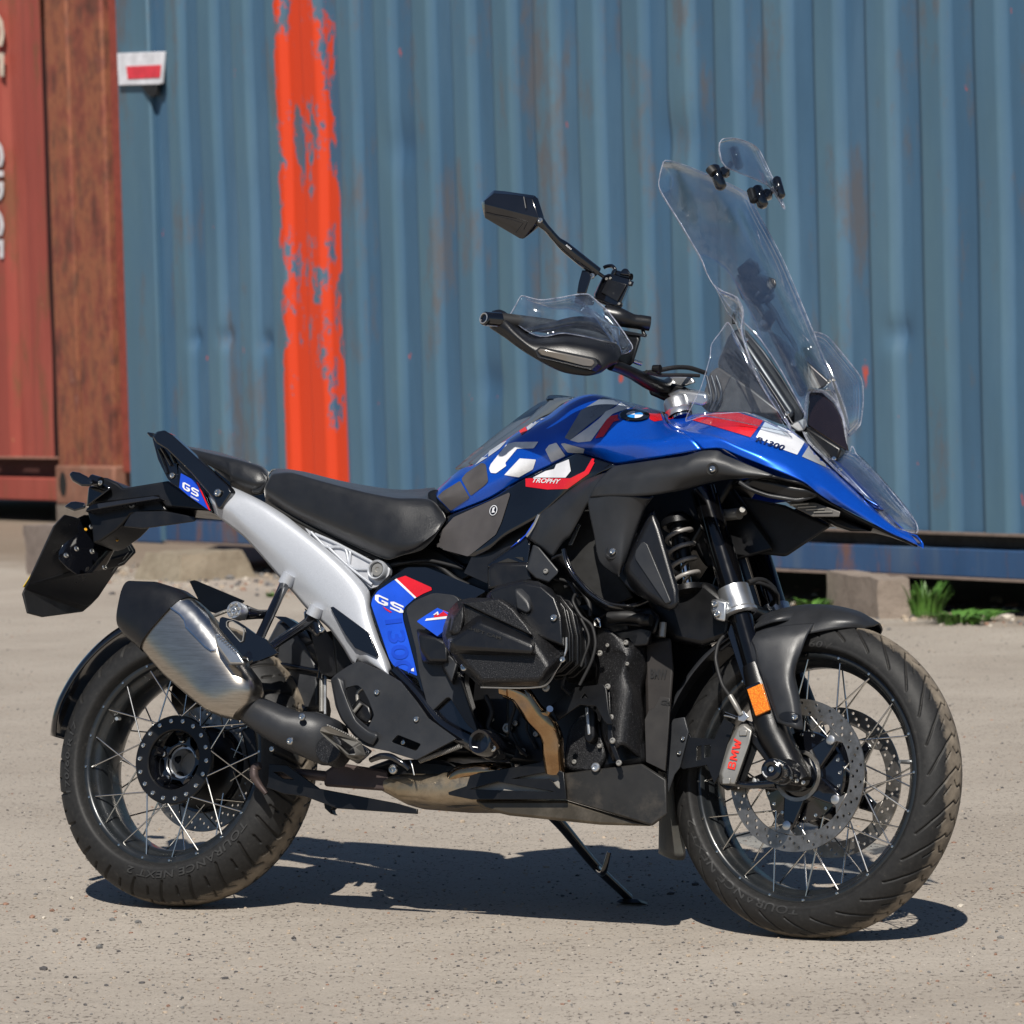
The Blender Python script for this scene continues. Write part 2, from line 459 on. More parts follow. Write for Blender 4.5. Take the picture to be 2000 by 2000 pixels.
M['shield'] = simple('polished_shield', (.50, .50, .50), .22, 1.0)
def mk_header2():
    m, t, b = nodes('dusty_collector_steel')
    n = noise_n(t, 9, 6, .6); c = ramp(t, n.outputs[0], [(.3, (.30, .235, .155)), (.55, (.40, .33, .24)), (.75, (.22, .17, .12))]).outputs[0]
    n2 = noise_n(t, 45, 7, .7); c2 = mixc(t, ramp(t, n2.outputs[0], [(.5, (0, 0, 0)), (.75, (.6, .6, .6))]).outputs[0], c, (.16, .12, .08))
    t.links.new(c2, b.inputs['Base Color']); b.inputs['Metallic'].default_value = .85
    r = ramp(t, n2.outputs[0], [(.4, (.28, .28, .28)), (.7, (.6, .6, .6))]).outputs[0]; t.links.new(r, b.inputs['Roughness']); return m
M['header2'] = mk_header2()
def mk_disc():
    m, t, b = nodes('brake_disc_steel')
    n = noise_n(t, 40, 6, .7); c = ramp(t, n.outputs[0], [(.35, (.20, .185, .165)), (.65, (.34, .32, .30))]).outputs[0]
    t.links.new(c, b.inputs['Base Color']); b.inputs['Metallic'].default_value = .9; b.inputs['Roughness'].default_value = .36; return m
M['disc'] = mk_disc()
def mk_clear(name, tint=(.86, .91, .97), haze=.06):
    m, t, b = nodes(name); t.nodes.remove(b); out = t.nodes['Material Output']
    tr = t.nodes.new('ShaderNodeBsdfTransparent'); tr.inputs[0].default_value = tint+(1,)
    gl = t.nodes.new('ShaderNodeBsdfGlossy'); gl.inputs['Roughness'].default_value = .03
    gl.inputs[0].default_value = (1, 1, 1, 1)
    fr = t.nodes.new('ShaderNodeFresnel'); fr.inputs[0].default_value = 1.5
    k = mth(t, 'ADD', mth(t, 'MULTIPLY', fr.outputs[0], .75), .0, True)
    mx = t.nodes.new('ShaderNodeMixShader'); t.links.new(k, mx.inputs[0]); t.links.new(tr.outputs[0], mx.inputs[1]); t.links.new(gl.outputs[0], mx.inputs[2])
    df = t.nodes.new('ShaderNodeBsdfDiffuse'); df.inputs[0].default_value = (.75, .78, .85, 1)
    n = noise_n(t, 60, 6, .7); h = ramp(t, n.outputs[0], [(.4, (haze*.4,)*3), (.75, (haze*1.8,)*3)]).outputs[0]
    m2 = t.nodes.new('ShaderNodeMixShader'); t.links.new(h, m2.inputs[0]); t.links.new(mx.outputs[0], m2.inputs[1]); t.links.new(df.outputs[0], m2.inputs[2])
    t.links.new(m2.outputs[0], out.inputs[0]); return m
M['clear'] = mk_clear('clear_polycarbonate', (.90, .945, .985), .012)
M['clearedge'] = mk_clear('polycarbonate_edge', (.72, .74, .84), .22)
M['smoke'] = mk_clear('smoked_polycarbonate', (.30, .31, .36), .03)
def mk_powder():
    m, t, b = nodes('flecked_powder_coat')
    n = noise_n(t, 420, 2, .6); c = ramp(t, n.outputs[0], [(.45, (.009, .009, .010)), (.62, (.020, .020, .022)), (.72, (.10, .10, .105))]).outputs[0]
    t.links.new(c, b.inputs['Base Color']); b.inputs['Metallic'].default_value = .3; b.inputs['Roughness'].default_value = .36
    bump(t, b, noise_n(t, 520, 2, .6).outputs[0], 1.0, .0008); return m
M['powder'] = mk_powder()
def mk_orange():
    m, t, b = nodes('amber_reflector')
    w = t.nodes.new('ShaderNodeTexVoronoi'); w.inputs['Scale'].default_value = 380; t.links.new(coords(t), w.inputs['Vector'])
    c = ramp(t, w.outputs['Distance'], [(.1, (.95, .34, .02)), (.6, (.62, .14, .004))]).outputs[0]
    t.links.new(c, b.inputs['Base Color']); b.inputs['Roughness'].default_value = .25; b.inputs['Coat Weight'].default_value = 1
    bump(t, b, w.outputs['Distance'], .5, .001); return m
M['orange'] = mk_orange()
def mk_mirror():
    m, t, b = nodes('mirror_glass'); b.inputs['Base Color'].default_value = (.8, .8, .82, 1); b.inputs['Metallic'].default_value = 1; b.inputs['Roughness'].default_value = .02; return m
M['mirror'] = mk_mirror()
# ------------------------------------------------------------------ containers and ground
WA = Vector((-7.59677864, 11.7047802, 0)); WD = Vector((.89549204, -.44507753, 0)); WN = Vector((.44507753, .89549204, 0))
WM = Matrix(((WD.x, WN.x, 0, WA.x), (WD.y, WN.y, 0, WA.y), (0, 0, 1, 0), (0, 0, 0, 1)))   # x along the wall, y into it
def WS(u, v, off=0):
    d = ray(u, v); t = ((WA+WN*off-CAMW).dot(WN))/d.dot(WN); X = CAMW+d*t; return (X-WA).dot(WD), X.z
def wall_mat(name, base, base2, orange=False):
    m, t, b = nodes(name); co = coords(t)
    sep = t.nodes.new('ShaderNodeSeparateXYZ'); t.links.new(co, sep.inputs[0]); sx, sz = sep.outputs[0], sep.outputs[2]
    n = noise_n(t, 1.3, 6, .6, co, (1.6, 1, .22)).outputs[0]
    c = ramp(t, n, [(.30, tuple(x*.82 for x in base)), (.5, base), (.68, base2)]).outputs[0]
    n2 = noise_n(t, 7, 7, .65, co, (1.5, 1, .25)).outputs[0]
    c = mixc(t, ramp(t, n2, [(.45, (0, 0, 0)), (.75, (.55, .55, .55))]).outputs[0], c, tuple(x*.72 for x in base))
    if orange:
        out_ = ramp(t, mth(t, 'MULTIPLY', sep.outputs[1], 20.0), [(.04, (.55, .55, .55)), (.9, (0, 0, 0))]).outputs[0]
        c = mixc(t, mth(t, 'MULTIPLY', out_, ramp(t, noise_n(t, 2.5, 5, .6, co, (1, 1, .3)).outputs[0], [(.3, (.5, .5, .5)), (.6, (1, 1, 1))]).outputs[0]), c, (.094, .165, .190))
    # grey-brown weathering in tall patches
    n3 = noise_n(t, 1.7, 9, .76, co, (1.3, 1, .38)).outputs[0]; st = (.105, .095, .095) if orange else (.17, .075, .035)
    c = mixc(t, ramp(t, n3, [(.53, (0, 0, 0)), (.62, (.75, .75, .75))]).outputs[0], c, st)
    # scratches of red undercoat
    n4 = noise_n(t, 5.5, 5, .6, co, (1.6, 1, .8)).outputs[0]
    low = ramp(t, mth(t, 'MULTIPLY', sz, .4), [(.12, (1, 1, 1)), (.75, (.25, .25, .25))]).outputs[0]
    spot = ramp(t, mth(t, 'ADD', n4, mth(t, 'MULTIPLY', low, .045)), [(.72, (0, 0, 0)), (.735, (1, 1, 1))]).outputs[0]
    c = mixc(t, mth(t, 'MULTIPLY', spot, .85), c, (.52, .07, .03) if orange else (.38, .20, .09))
    rust = ramp(t, mth(t, 'ADD', noise_n(t, 6, 7, .7, co, (2, 1, .2)).outputs[0], mth(t, 'MULTIPLY', sz, -.25)), [(.52, (0, 0, 0)), (.62, (.8, .8, .8))]).outputs[0]
    c = mixc(t, rust, c, (.12, .055, .03))
    if orange:
        e = noise_n(t, 4.6, 10, .78, co, (1.4, 1, .6)).outputs[0]
        e2 = noise_n(t, 1.5, 3, .5, co, (1, 1, .6)).outputs[0]
        # signed distance inside the painted stripe
        l = mth(t, 'SUBTRACT', mth(t, 'ADD', sx, mth(t, 'MULTIPLY', mth(t, 'SUBTRACT', noise_n(t, 3, 6, .7, co, (.2, 1, 1)).outputs[0], .5), .06)), 1.34); r_ = mth(t, 'SUBTRACT', 1.93, sx)
        dd = mth(t, 'MINIMUM', mth(t, 'MULTIPLY', l, 1.0), r_)
        inside = ramp(t, dd, [(.0, (0, 0, 0)), (.02, (1, 1, 1))]).outputs[0]
        core = mth(t, 'ADD', mth(t, 'MULTIPLY', mth(t, 'MINIMUM', dd, .05), 1.6), mth(t, 'MULTIPLY', mth(t, 'MINIMUM', dd, .30), .22))
        top = mth(t, 'MULTIPLY', mth(t, 'MAXIMUM', mth(t, 'SUBTRACT', sz, 1.75), 0.0), -.105)
        s_ = mth(t, 'ADD', mth(t, 'ADD', e, mth(t, 'MULTIPLY', mth(t, 'SUBTRACT', e2, .5), .62)), mth(t, 'ADD', core, top))
        msk = mth(t, 'MULTIPLY', ramp(t, s_, [(.505, (0, 0, 0)), (.515, (1, 1, 1))]).outputs[0], inside)
        fade = mth(t, 'GREATER_THAN', sz, .37)
        c = mixc(t, mth(t, 'MULTIPLY', msk, fade), c, (.60, .046, .009))
    t.links.new(c, b.inputs['Base Color']); b.inputs['Roughness'].default_value = .55; b.inputs['Specular IOR Level'].default_value = .4
    bump(t, b, noise_n(t, 12, 6, .6, co).outputs[0], .25, .004)
    return m
MB = wall_mat('weathered_blue_paint', (.046, .112, .200), (.068, .138, .222), True)
MR = wall_mat('weathered_red_paint', (.30, .062, .045), (.35, .085, .06))
MRU = None
def rust_mat():
    m, t, b = nodes('rusty_post_paint'); co = coords(t)
    n = noise_n(t, 3.6, 9, .74, co, (1.1, 1, .55)).outputs[0]
    c = ramp(t, n, [(.34, (.085, .028, .018)), (.45, (.21, .055, .034)), (.53, (.27, .095, .045)), (.60, (.16, .045, .028)), (.74, (.30, .15, .11))]).outputs[0]
    n2 = noise_n(t, 8, 6, .7, co, (1.2, 1, .5)).outputs[0]
    c = mixc(t, ramp(t, n2, [(.5, (0, 0, 0)), (.65, (.7, .7, .7))]).outputs[0], c, (.085, .04, .026))
    t.links.new(c, b.inputs['Base Color']); b.inputs['Roughness'].default_value = .75; bump(t, b, n2, .5, .006); return m
MRU = rust_mat()
MBR = wall_mat('blue_rail_paint', (.030, .075, .17), (.085, .12, .17))
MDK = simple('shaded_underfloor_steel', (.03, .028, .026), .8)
def corrugated(s0, s1, z0, z1, per, dep, phase, th=.004):
    s = []; k = math.floor((s0-phase)/per)-1
    while True:
        b = phase+k*per
        for a, y in ((0, 0), (.36, 0), (.50, dep), (.86, dep)):
            x = b+a*per
            if s0 < x < s1: s.append((x, y))
        if b > s1: break
        k += 1
    ins = lambda x: np.interp(x, [q[0] for q in s], [q[1] for q in s])
    s = [(s0, float(ins(s0)))]+s+[(s1, float(ins(s1)))]
    # soften the bends
    xs = np.arange(s0, s1, per/40); ys = np.interp(xs, [q[0] for q in s], [q[1] for q in s])
    nz = 90 if s0 > 0 else 20; V = []; Fc = []
    for j in range(nz+1):
        z = z0+(z1-z0)*j/nz
        for x, y in zip(xs, ys):
            w = noise.noise(Vector((x*.9, z*1.2, 3)))*.010
            for dx, dz, dr, dd_ in ((.372, 1.335, .055, .022), (.72, 1.34, .06, .026), (1.14, 1.30, .06, .026), (5.62, 1.07, .09, .02), (6.43, 1.24, .07, .024), (3.3, 1.05, .12, .018), (4.9, 2.2, .16, .02), (2.55, 2.3, .14, .015)):
                if s0 > 0 and abs(x-dx) < .4 and abs(z-dz) < .4: w += dd_*math.exp(-((x-dx)**2+(z-dz)**2*1.6)/(dr*dr))
            V.append((x, y+w, z))
    m = len(xs)
    for j in range(nz):
        for i in range(m-1): a = j*m+i; Fc.append((a, a+1, a+m+1, a+m))
    return V, Fc
def wbox(name, x0, x1, y0, y1, z0, z1, mat, parent, bev=.006):
    v = [(x, y, z) for x in (x0, x1) for y in (y0, y1) for z in (z0, z1)]
    f = [(0, 1, 3, 2), (4, 6, 7, 5), (0, 4, 5, 1), (2, 3, 7, 6), (0, 2, 6, 4), (1, 5, 7, 3)]
    o = new_obj(name, fix(mesh(name, v, f)), mat, parent)
    if bev: bevel(o, bev, 2)
    return o
def empty(name, mw=None):
    o = bpy.data.objects.new(name, None); COL.objects.link(o)
    if mw is not None: o.matrix_world = mw
    return o
# blue container
bc = meta(empty('shipping_container', WM), 'weathered blue corrugated container with a peeling orange painted stripe', 'container')
V, Fc = corrugated(.045, 11.6, .36, 3.45,   .358, .034, .375-.358*.50)
sp = new_obj('side_panel', mesh('side_panel', V, Fc), MB, bc, angle=60)
wbox('corner_post', -.37, .0, -.004, .16, .16, 3.45, MB, bc, .012)
wbox('post_lip', .0, .043, .035, .09, .36, 3.45, MB, bc, .003)
wbox('bottom_rail', .0, 11.6, .012, .10, .168, .292, MBR, bc, .006)
wbox('rail_flange', .0, 11.6, -.004, .04, .156, .168, simple('rusty_flange', (.20, .15, .125), .8, dirt=.5), bc, .002)
wbox('rail_recess', .0, 11.6, .085, .12, .292, .364, MDK, bc, 0)  # near-black tone paints in the shadow under the sheet
wbox('sheet_lip', .045, 11.6, -.008, .02, .352, .366, simple('lip_rust', (.16, .12, .10), .8, dirt=.4), bc, .002)
wbox('corner_casting', -.378, -.03, -.008, .17, .15, .30, MBR, bc, .012)
wbox('roof', -.37, 11.6, .07, 2.9, 3.45, 3.47, MB, bc, 0)
wbox('rear_wall', -.37, 11.6, 2.87, 2.9, .16, 3.45, MB, bc, 0)
wbox('end_wall', -.36, -.33, .16, 2.87, .16, 3.45, MB, bc, 0)
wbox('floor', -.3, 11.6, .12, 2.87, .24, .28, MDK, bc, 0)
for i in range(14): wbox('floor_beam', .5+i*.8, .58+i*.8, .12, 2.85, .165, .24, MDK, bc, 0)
# label plate with a red bar, and the padlock cover under it
s0, z0 = WS(238, 166); s1, z1 = WS(326, 103)
lp = meta(empty('wall_sign', WM @ Matrix.Translation((0, -.03, 0))), 'small white sign with a red bar fixed near the left edge of the blue container', 'sign')
def wplate(name, pts, mat, parent, y=0, th=.02, off=0):
    lp_ = [Vector((a, y, b)) for a, b in (WS(u, v, off) for u, v in pts)]
    return slab(name, [lp_], Vector((0, th, 0)), mat, parent, .003)
wplate('plate', [(237, 104), (328, 101), (323, 163), (318, 165), (240, 167)], simple('sign_white', (.68, .68, .72), .4), lp)
wplate('red_bar', [(256, 130), (324, 127), (322, 152), (259, 155)], simple('sign_red', (.66, .04, .06), .45), lp, -.004, .003)
wplate('bracket', [(281, 166), (313, 166), (312, 186), (302, 190), (292, 182)], M['rubber'], lp, .004, .03)
# red container, further back
OFF = 2.9
MRED = WM @ Matrix.Translation((0, OFF, 0))
rc = meta(empty('shipping_container', MRED), 'rusty red container with a peeling corner post left of the blue one', 'container')
sa = WS(97, 500, OFF)[0]; sb = WS(213, 500, OFF)[0]; sc_ = WS(222, 500, OFF)[0]
zb = WS(60, 893, OFF)[1]; zr1 = WS(60, 933, OFF)[1]; zr0 = WS(60, 977, OFF)[1]; zp = WS(150, 986, OFF)[1]
V, Fc = corrugated(sa-5, sa-.02, zb, 4.3, .62, .05, sa-.02-.30)
new_obj('side_panel', mesh('side_panel', V, Fc), MR, rc, angle=60)
wbox('sheet_lip', sa-5, sa-.0, -.01, .03, zb-.012, zb+.004, simple('red_lip', (.30, .15, .11), .8), rc, .002)
wbox('rail_recess', sa-5, sa, .10, .14, zr1, zb, simple('recess_shade_red', (.05, .014, .01), .8), rc, 0)  # red darkened so the recess shadow is in the colour
wbox('bottom_rail', sa-5, sa, 0.0, .1, zr0, zr1, MR, rc, .01)
mid = sa+(sb-sa)*.45
wbox('post_groove', sa-.018, sa+.06, .03, .1, zr0, 4.3, simple('post_groove', (.10, .045, .03), .8), rc, .003)
wbox('corner_post', sa+.062, mid, -.02, .3, zp, 4.3, MRU, rc, .02)
wbox('post_face', mid+.004, sb, -.006, .3, zp+.02, 4.3, MRU, rc, .02)
wbox('corner_casting', sa+.03, sb+.02, -.035, .32, zp-.005, zp+.30, simple('casting_rust', (.22, .10, .065), .8, dirt=.3), rc, .02)
s_h, z_h = WS(131, 945, OFF); 
sl = slab('casting_slot', [[Vector((s_h+.055*math.cos(a), -.037, z_h+.095*math.sin(a))) for a in np.linspace(0, 2*math.pi, 18, endpoint=False)]], Vector((0, .002, 0)), M['darkhole'], rc, 0)  # flat dark disc paints the shade inside the slot
wbox('end_panel', sc_, sc_+1.2, .02, .1, zp+.25, 4.3, simple('end_red', (.24, .045, .028), .6), rc, .004)
wbox('roof', sa-5, sc_+1.2, .05, 2.4, 4.3, 4.32, MR, rc, 0); wbox('rear_wall', sa-5, sc_+1.2, 2.4, 2.42, zp, 4.3, MR, rc, 0)
wbox('floor', sa-5, sc_+1.2, .12, 2.4, zr0+.02, zr0+.08, MDK, rc, 0)
# painted lettering cut by the frame
def cont_text(name, body, u0, v0, u1, v1, mat, y=-.012):
    v, f = text_mesh(body, 0, .015)
    # runs downwards: x -> v, y -> u
    a = [WS(u1-(u1-u0)*(1-yy)*1.0, v0+(v1-v0)*xx, OFF) for xx, yy in v]
    me = mesh(name, [(p[0], y, p[1]) for p in a], f); return new_obj(name, me, mat, rc)
wh = simple('container_white', (.62, .60, .62), .5)
cont_text('lettering', 'CIRCE', -36, 270, 10, 505, wh)
cont_text('lettering', 'GE', -40, 20, 11, 150, simple('container_cream', (.64, .52, .42), .5))
# ground
def mk_ground():
    m, t, b = nodes('dusty_concrete'); co = coords(t)
    n = noise_n(t, .9, 8, .62, co).outputs[0]
    c = ramp(t, n, [(.3, (.300, .262, .222)), (.5, (.350, .310, .265)), (.72, (.405, .362, .312))]).outputs[0]
    n2 = noise_n(t, 160, 5, .7, co).outputs[0]
    c = mixc(t, ramp(t, n2, [(.25, (.7, .7, .7)), (.5, (0, 0, 0))]).outputs[0], c, (.17, .135, .10))
    c = mixc(t, ramp(t, n2, [(.58, (0, 0, 0)), (.8, (.6, .6, .6))]).outputs[0], c, (.50, .44, .37))
    # pits
    rot = t.nodes.new('ShaderNodeMapping'); rot.inputs['Rotation'].default_value = (0, 0, -.4857); t.links.new(co, rot.inputs[0])
    st_ = t.nodes.new('ShaderNodeMapping'); st_.inputs['Scale'].default_value = (1, .55, 1); t.links.new(rot.outputs[0], st_.inputs[0]); gvec = st_.outputs[0]
    n3 = noise_n(t, 92, 3, .6, gvec).outputs[0]; n4 = noise_n(t, 5, 4, .6, co).outputs[0]
    pit = ramp(t, mth(t, 'ADD', n3, mth(t, 'MULTIPLY', mth(t, 'SUBTRACT', n4, .5), .18)), [(.60, (0, 0, 0)), (.66, (.75, .75, .75))]).outputs[0]
    c = mixc(t, pit, c, (.10, .082, .072))
    n5 = noise_n(t, 26, 2, .5, co).outputs[0]
    c = mixc(t, ramp(t, n5, [(.735, (0, 0, 0)), (.75, (.8, .8, .8))]).outputs[0], c, (.055, .048, .045))
    # darker earth and leaf litter towards the containers
    sep = t.nodes.new('ShaderNodeSeparateXYZ'); t.links.new(co, sep.inputs[0])
    dist = mth(t, 'ADD', mth(t, 'MULTIPLY', sep.outputs[0], .445), mth(t, 'MULTIPLY', sep.outputs[1], .8955))
    n6 = noise_n(t, 1.4, 6, .65, co).outputs[0]
    ef = ramp(t, mth(t, 'ADD', mth(t, 'MULTIPLY', mth(t, 'SUBTRACT', dist, 6.6), .8), mth(t, 'MULTIPLY', mth(t, 'SUBTRACT', n6, .5), 1.4)), [(.0, (0, 0, 0)), (.35, (.45, .45, .45)), (.8, (.7, .7, .7))]).outputs[0]
    c = mixc(t, ef, c, (.17, .125, .085))
    t.links.new(c, b.inputs['Base Color']); b.inputs['Roughness'].default_value = .9; b.inputs['Specular IOR Level'].default_value = .2
    h = mth(t, 'ADD', mth(t, 'MULTIPLY', n2, .5), mth(t, 'MULTIPLY', pit, -.9))
    nb = bump(t, b, h, .8, .004)
    bb = t.nodes.new('ShaderNodeBump'); bb.inputs['Strength'].default_value = .5; bb.inputs['Distance'].default_value = .02
    t.links.new(noise_n(t, 9, 6, .6, co).outputs[0], bb.inputs['Height']); t.links.new(nb, bb.inputs['Normal']); t.links.new(bb.outputs[0], b.inputs['Normal'])
    return m
MG = mk_ground()
def sheet(name, xs, ys, mat, amp=0):
    V = [(x, y, amp*noise.noise(Vector((x*1.5, y*1.5, 0))) if amp else 0) for y in ys for x in xs]; m = len(xs)
    Fc = [(j*m+i, j*m+i+1, (j+1)*m+i+1, (j+1)*m+i) for j in range(len(ys)-1) for i in range(m-1)]
    return new_obj(name, mesh(name, V, Fc), mat, None, angle=60)
g = meta(sheet('ground', [-400, -100, -30, -10, 0, 10, 30, 100, 400], [-400, -100, -20, 0, 10, 30, 100, 400], MG), kind='structure')
# loose gravel: one object
def pebble_mesh(items, name, mats):
    base = []; bm = bmesh.new(); bmesh.ops.create_icosphere(bm, subdivisions=1, radius=1); bm.verts.index_update()
    bv = [v.co.copy() for v in bm.verts]; bf = [tuple(v.index for v in f.verts) for f in bm.faces]; bm.free()
    V = []; Fc = []; mi = []
    for (x, y, r, k) in items:
        n = len(V); a = random.random()*6.28; sx, sy, sz = r*random.uniform(.7, 1.3), r*random.uniform(.7, 1.2), r*random.uniform(.45, .8)
        for p in bv:
            q = p*(1+.35*noise.noise(p*2+Vector((x*50, y*50, 0))))
            X = q.x*sx; Y = q.y*sy; V.append((x+X*math.cos(a)-Y*math.sin(a), y+X*math.sin(a)+Y*math.cos(a), q.z*sz+sz*.35))
        Fc += [tuple(i+n for i in f) for f in bf]; mi += [k]*len(bf)
    me = mesh(name, V, Fc)
    for m_ in mats: me.materials.append(m_)
    me.polygons.foreach_set('material_index', mi)
    return new_obj(name, me, None, None, angle=40)
PM = [simple('stone_grey', (.16, .155, .15), .85), simple('stone_tan', (.36, .29, .22), .85), simple('stone_dark', (.075, .07, .07), .85), simple('stone_red', (.26, .15, .105), .85), simple('stone_pale', (.50, .45, .38), .85)]
items = []
for _ in range(9000):
    u = random.uniform(-60, 2060); v = 1210+random.random()**1.25*850; w = ground(u, v)
    r = random.choice([.0012, .0016, .002, .0028, .0038])*random.uniform(.7, 1.3)
    if random.random() < .02: r *= 1.9
    items.append((w.x, w.y, r, random.choice([0, 0, 0, 1, 1, 1, 2, 2, 1, 3] if r > .002 else [0, 2, 1, 4])))
for (u, v, r, k) in [(102, 1780, .0085, 3), (63, 1793, .007, 3), (86, 1794, .006, 4), (129, 1798, .007, 0), (108, 1820, .009, 0), (219, 1798, .0075, 0), (270, 1803, .007, 0), (164, 1836, .006, 3), (35, 1710, .006, 0), (140, 1755, .006, 4), (11, 1767, .007, 3), (243, 1790, .0045, 4), (574, 1834, .006, 2), (85, 1894, .009, 2), (440, 1912, .007, 2), (250, 1900, .004, 2), (1955, 1833, .007, 0), (1528, 1728, .007, 4), (1739, 1815, .006, 0), (1876, 1771, .008, 4), (1310, 1747, .010, 2), (1358, 1729, .009, 2), (1985, 1770, .006, 1), (1931, 1740, .004, 0), (615, 1852, .004, 2)]:
    w = ground(u, v); items.append((w.x, w.y, r, k))
meta(pebble_mesh(items, 'gravel', PM), 'loose gravel and small stones scattered over the dusty yard', kind='stuff')
items = []
for _ in range(900):
    u = random.uniform(150, 2060); v0 = 1132+(u-550)*.0436; v = v0+random.gauss(6, 16); w = ground(u, v)
    items.append((w.x, w.y, random.uniform(.006, .02)*(1.6 if random.random() < .06 else 1), random.choice([0, 1, 1, 3, 4, 2])))
meta(pebble_mesh(items, 'rubble', PM), 'strip of stones and leaf litter along the foot of the blue container', kind='stuff')
# blocks under the containers
def block(name, us, top, mat, label, depth=.3, lift=0.0, taper=1.0):
    """us: ground pixels of the front face's left, right corners; top = height"""
    a = ground(*us[0]); b_ = ground(*us[1]); d = (b_-a); n = Vector((-d.y, d.x, 0)).normalized()
    base = [a, b_, b_+n*depth, a+n*depth]; c = sum(base, Vector())/4
    o_ = empty_at = (a+b_)/2
    v = [p-o_ for p in base]+[(c+(p-c)*taper)-o_+Vector((0, 0, top)) for p in base]
    me = fix(mesh(name, v, [(0, 1, 2, 3), (4, 7, 6, 5), (0, 4, 5, 1), (1, 5, 6, 2), (2, 6, 7, 3), (3, 7, 4, 0)]))
    bm = bmesh.new(); bm.from_mesh(me); bmesh.ops.subdivide_edges(bm, edges=bm.edges, cuts=5, use_grid_fill=True)
    for p in bm.verts: p.co += Vector((noise.noise(p.co*9), noise.noise(p.co*9+Vector((5, 0, 0))), noise.noise(p.co*9+Vector((0, 7, 0))))) * .012
    bm.to_mesh(me); bm.free()
    o = new_obj(name, me, mat, None, angle=45); o.location = o_; meta(o, label, 'block', 'blocks under the containers'); return o
def block_mat(name, a, b_):
    m, t, bs = nodes(name); n = noise_n(t, 8, 8, .7).outputs[0]
    c = ramp(t, n, [(.35, a), (.6, b_), (.72, tuple(x*.55 for x in a))]).outputs[0]; t.links.new(c, bs.inputs['Base Color']); bs.inputs['Roughness'].default_value = .9
    bump(t, bs, n, .8, .02); return m
block('support_block', [(1616, 1188), (1716, 1209)], .172, block_mat('sleeper', (.19, .15, .12), (.27, .22, .18)), 'short weathered sleeper propping the right part of the blue container', .15, taper=.98)
block('support_block', [(262, 1132), (352, 1137)], .15, block_mat('pale_concrete', (.19, .155, .11), (.27, .23, .17)), 'pale concrete pad under the left corner of the blue container', .5, taper=.8)
block('support_block', [(54, 1122), (112, 1127)], .29, block_mat('grey_concrete', (.17, .135, .115), (.23, .185, .16)), 'tall grey concrete block under the corner of the red container', .35, taper=1.08)
pw = WM @ Vector((mid, OFF+.15, 0))
blk = meta(new_obj('support_block', fix(mesh('support_block', [(x*.34, y*.2, z*(zp-.0)) for x in (-1, 1) for y in (-1, 1) for z in (0, .995)], [(0, 1, 3, 2), (4, 6, 7, 5), (0, 4, 5, 1), (2, 3, 7, 6), (0, 2, 6, 4), (1, 5, 7, 3)])), block_mat('grey_pad', (.15, .12, .10), (.20, .17, .14)), None), 'low wide block directly beneath the red corner post', 'block', 'blocks under the containers')
blk.matrix_world = Matrix.Translation(pw) @ Matrix.Rotation(math.atan2(WD.y, WD.x), 4, 'Z')
# weeds
def leafmat(name, a, b_):
    m, t, bs = nodes(name); n = noise_n(t, 30, 3).outputs[0]; c = ramp(t, n, [(.3, a), (.7, b_)]).outputs[0]
    t.links.new(c, bs.inputs['Base Color']); bs.inputs['Roughness'].default_value = .5; bs.inputs['Transmission Weight'].default_value = 0; return m
GM = leafmat('grass_blade', (.035, .105, .012), (.10, .22, .035)); DM = leafmat('dry_stem', (.22, .16, .10), (.34, .27, .19))
def tuft(name, u, v, n, h, spread, wd, mat, label, cat, group=None, flat=.35):
    o_ = ground(u, v); V = []; Fc = []
    for i in range(n):
        a = random.random()*6.283; r = spread*random.random()**.7; p = Vector((r*math.cos(a), r*math.sin(a), 0)); d = Vector((math.cos(a), math.sin(a), 0)); hh = h*random.uniform(.5, 1.1)
        s = Vector((-d.y, d.x, 0)); lean = random.uniform(.1, flat)*hh*2; w = wd*random.uniform(.6, 1.2); k = len(V); m = 5
        for j in range(m+1):
            t = j/m; c = p+d*(lean*t*t)+Vector((0, 0, hh*(t-.35*t*t*flat*2))); ww = w*(math.sin(math.pi*min(1, t*.8+.15)))
            V += [c-s*ww, c+s*ww+Vector((0, 0, ww*.3))]
        for j in range(m): Fc.append((k+2*j, k+2*j+1, k+2*j+3, k+2*j+2))
    o = new_obj(name, mesh(name, V, Fc), mat, None, angle=80); o.location = o_; return meta(o, label, cat, group)
tuft('grass_tuft', 1806, 1204, 150, .17, .085, .0055, GM, 'upright green grass tuft growing beside the sleeper block', 'grass tuft', 'weeds at the foot of the blue container', .22)
tuft('weed', 1876, 1217, 110, .10, .15, .012, GM, 'low leafy green weed in the litter right of the tall grass', 'weed', 'weeds at the foot of the blue container', .8)
tuft('weed', 1586, 1190, 60, .09, .09, .009, GM, 'small green weed showing between the front fender and the sleeper block', 'weed', 'weeds at the foot of the blue container', .7)
tuft('weed', 532, 1166, 30, .045, .03, .006, GM, 'tiny sprig of green on the ground behind the passenger footrest', 'weed', 'weeds at the foot of the blue container', .7)
tuft('dry_stalks', 1838, 1206, 40, .05, .17, .005, DM, 'dry brown stalks lying between the two green plants', 'dry stalks', None, 1.2)
for pts, lab in (([(372, 1122), (370, 1104), (376, 1090), (383, 1088)], 'short curved dead stem standing under the left part of the blue container'), ([(417, 1116), (428, 1124), (440, 1130), (448, 1132)], 'short dead twig lying right of the curved stem')):
    w = [ground(pts[0][0], pts[0][1]+8)]; d0 = (w[0]-CAMW).dot(fw); q = [CAMW+ray(a, b)*d0 for a, b in pts]
    t_ = tube('twig', [p-q[0] for p in q], .008, DM, None); t_.location = q[0]; meta(t_, lab, 'twig')
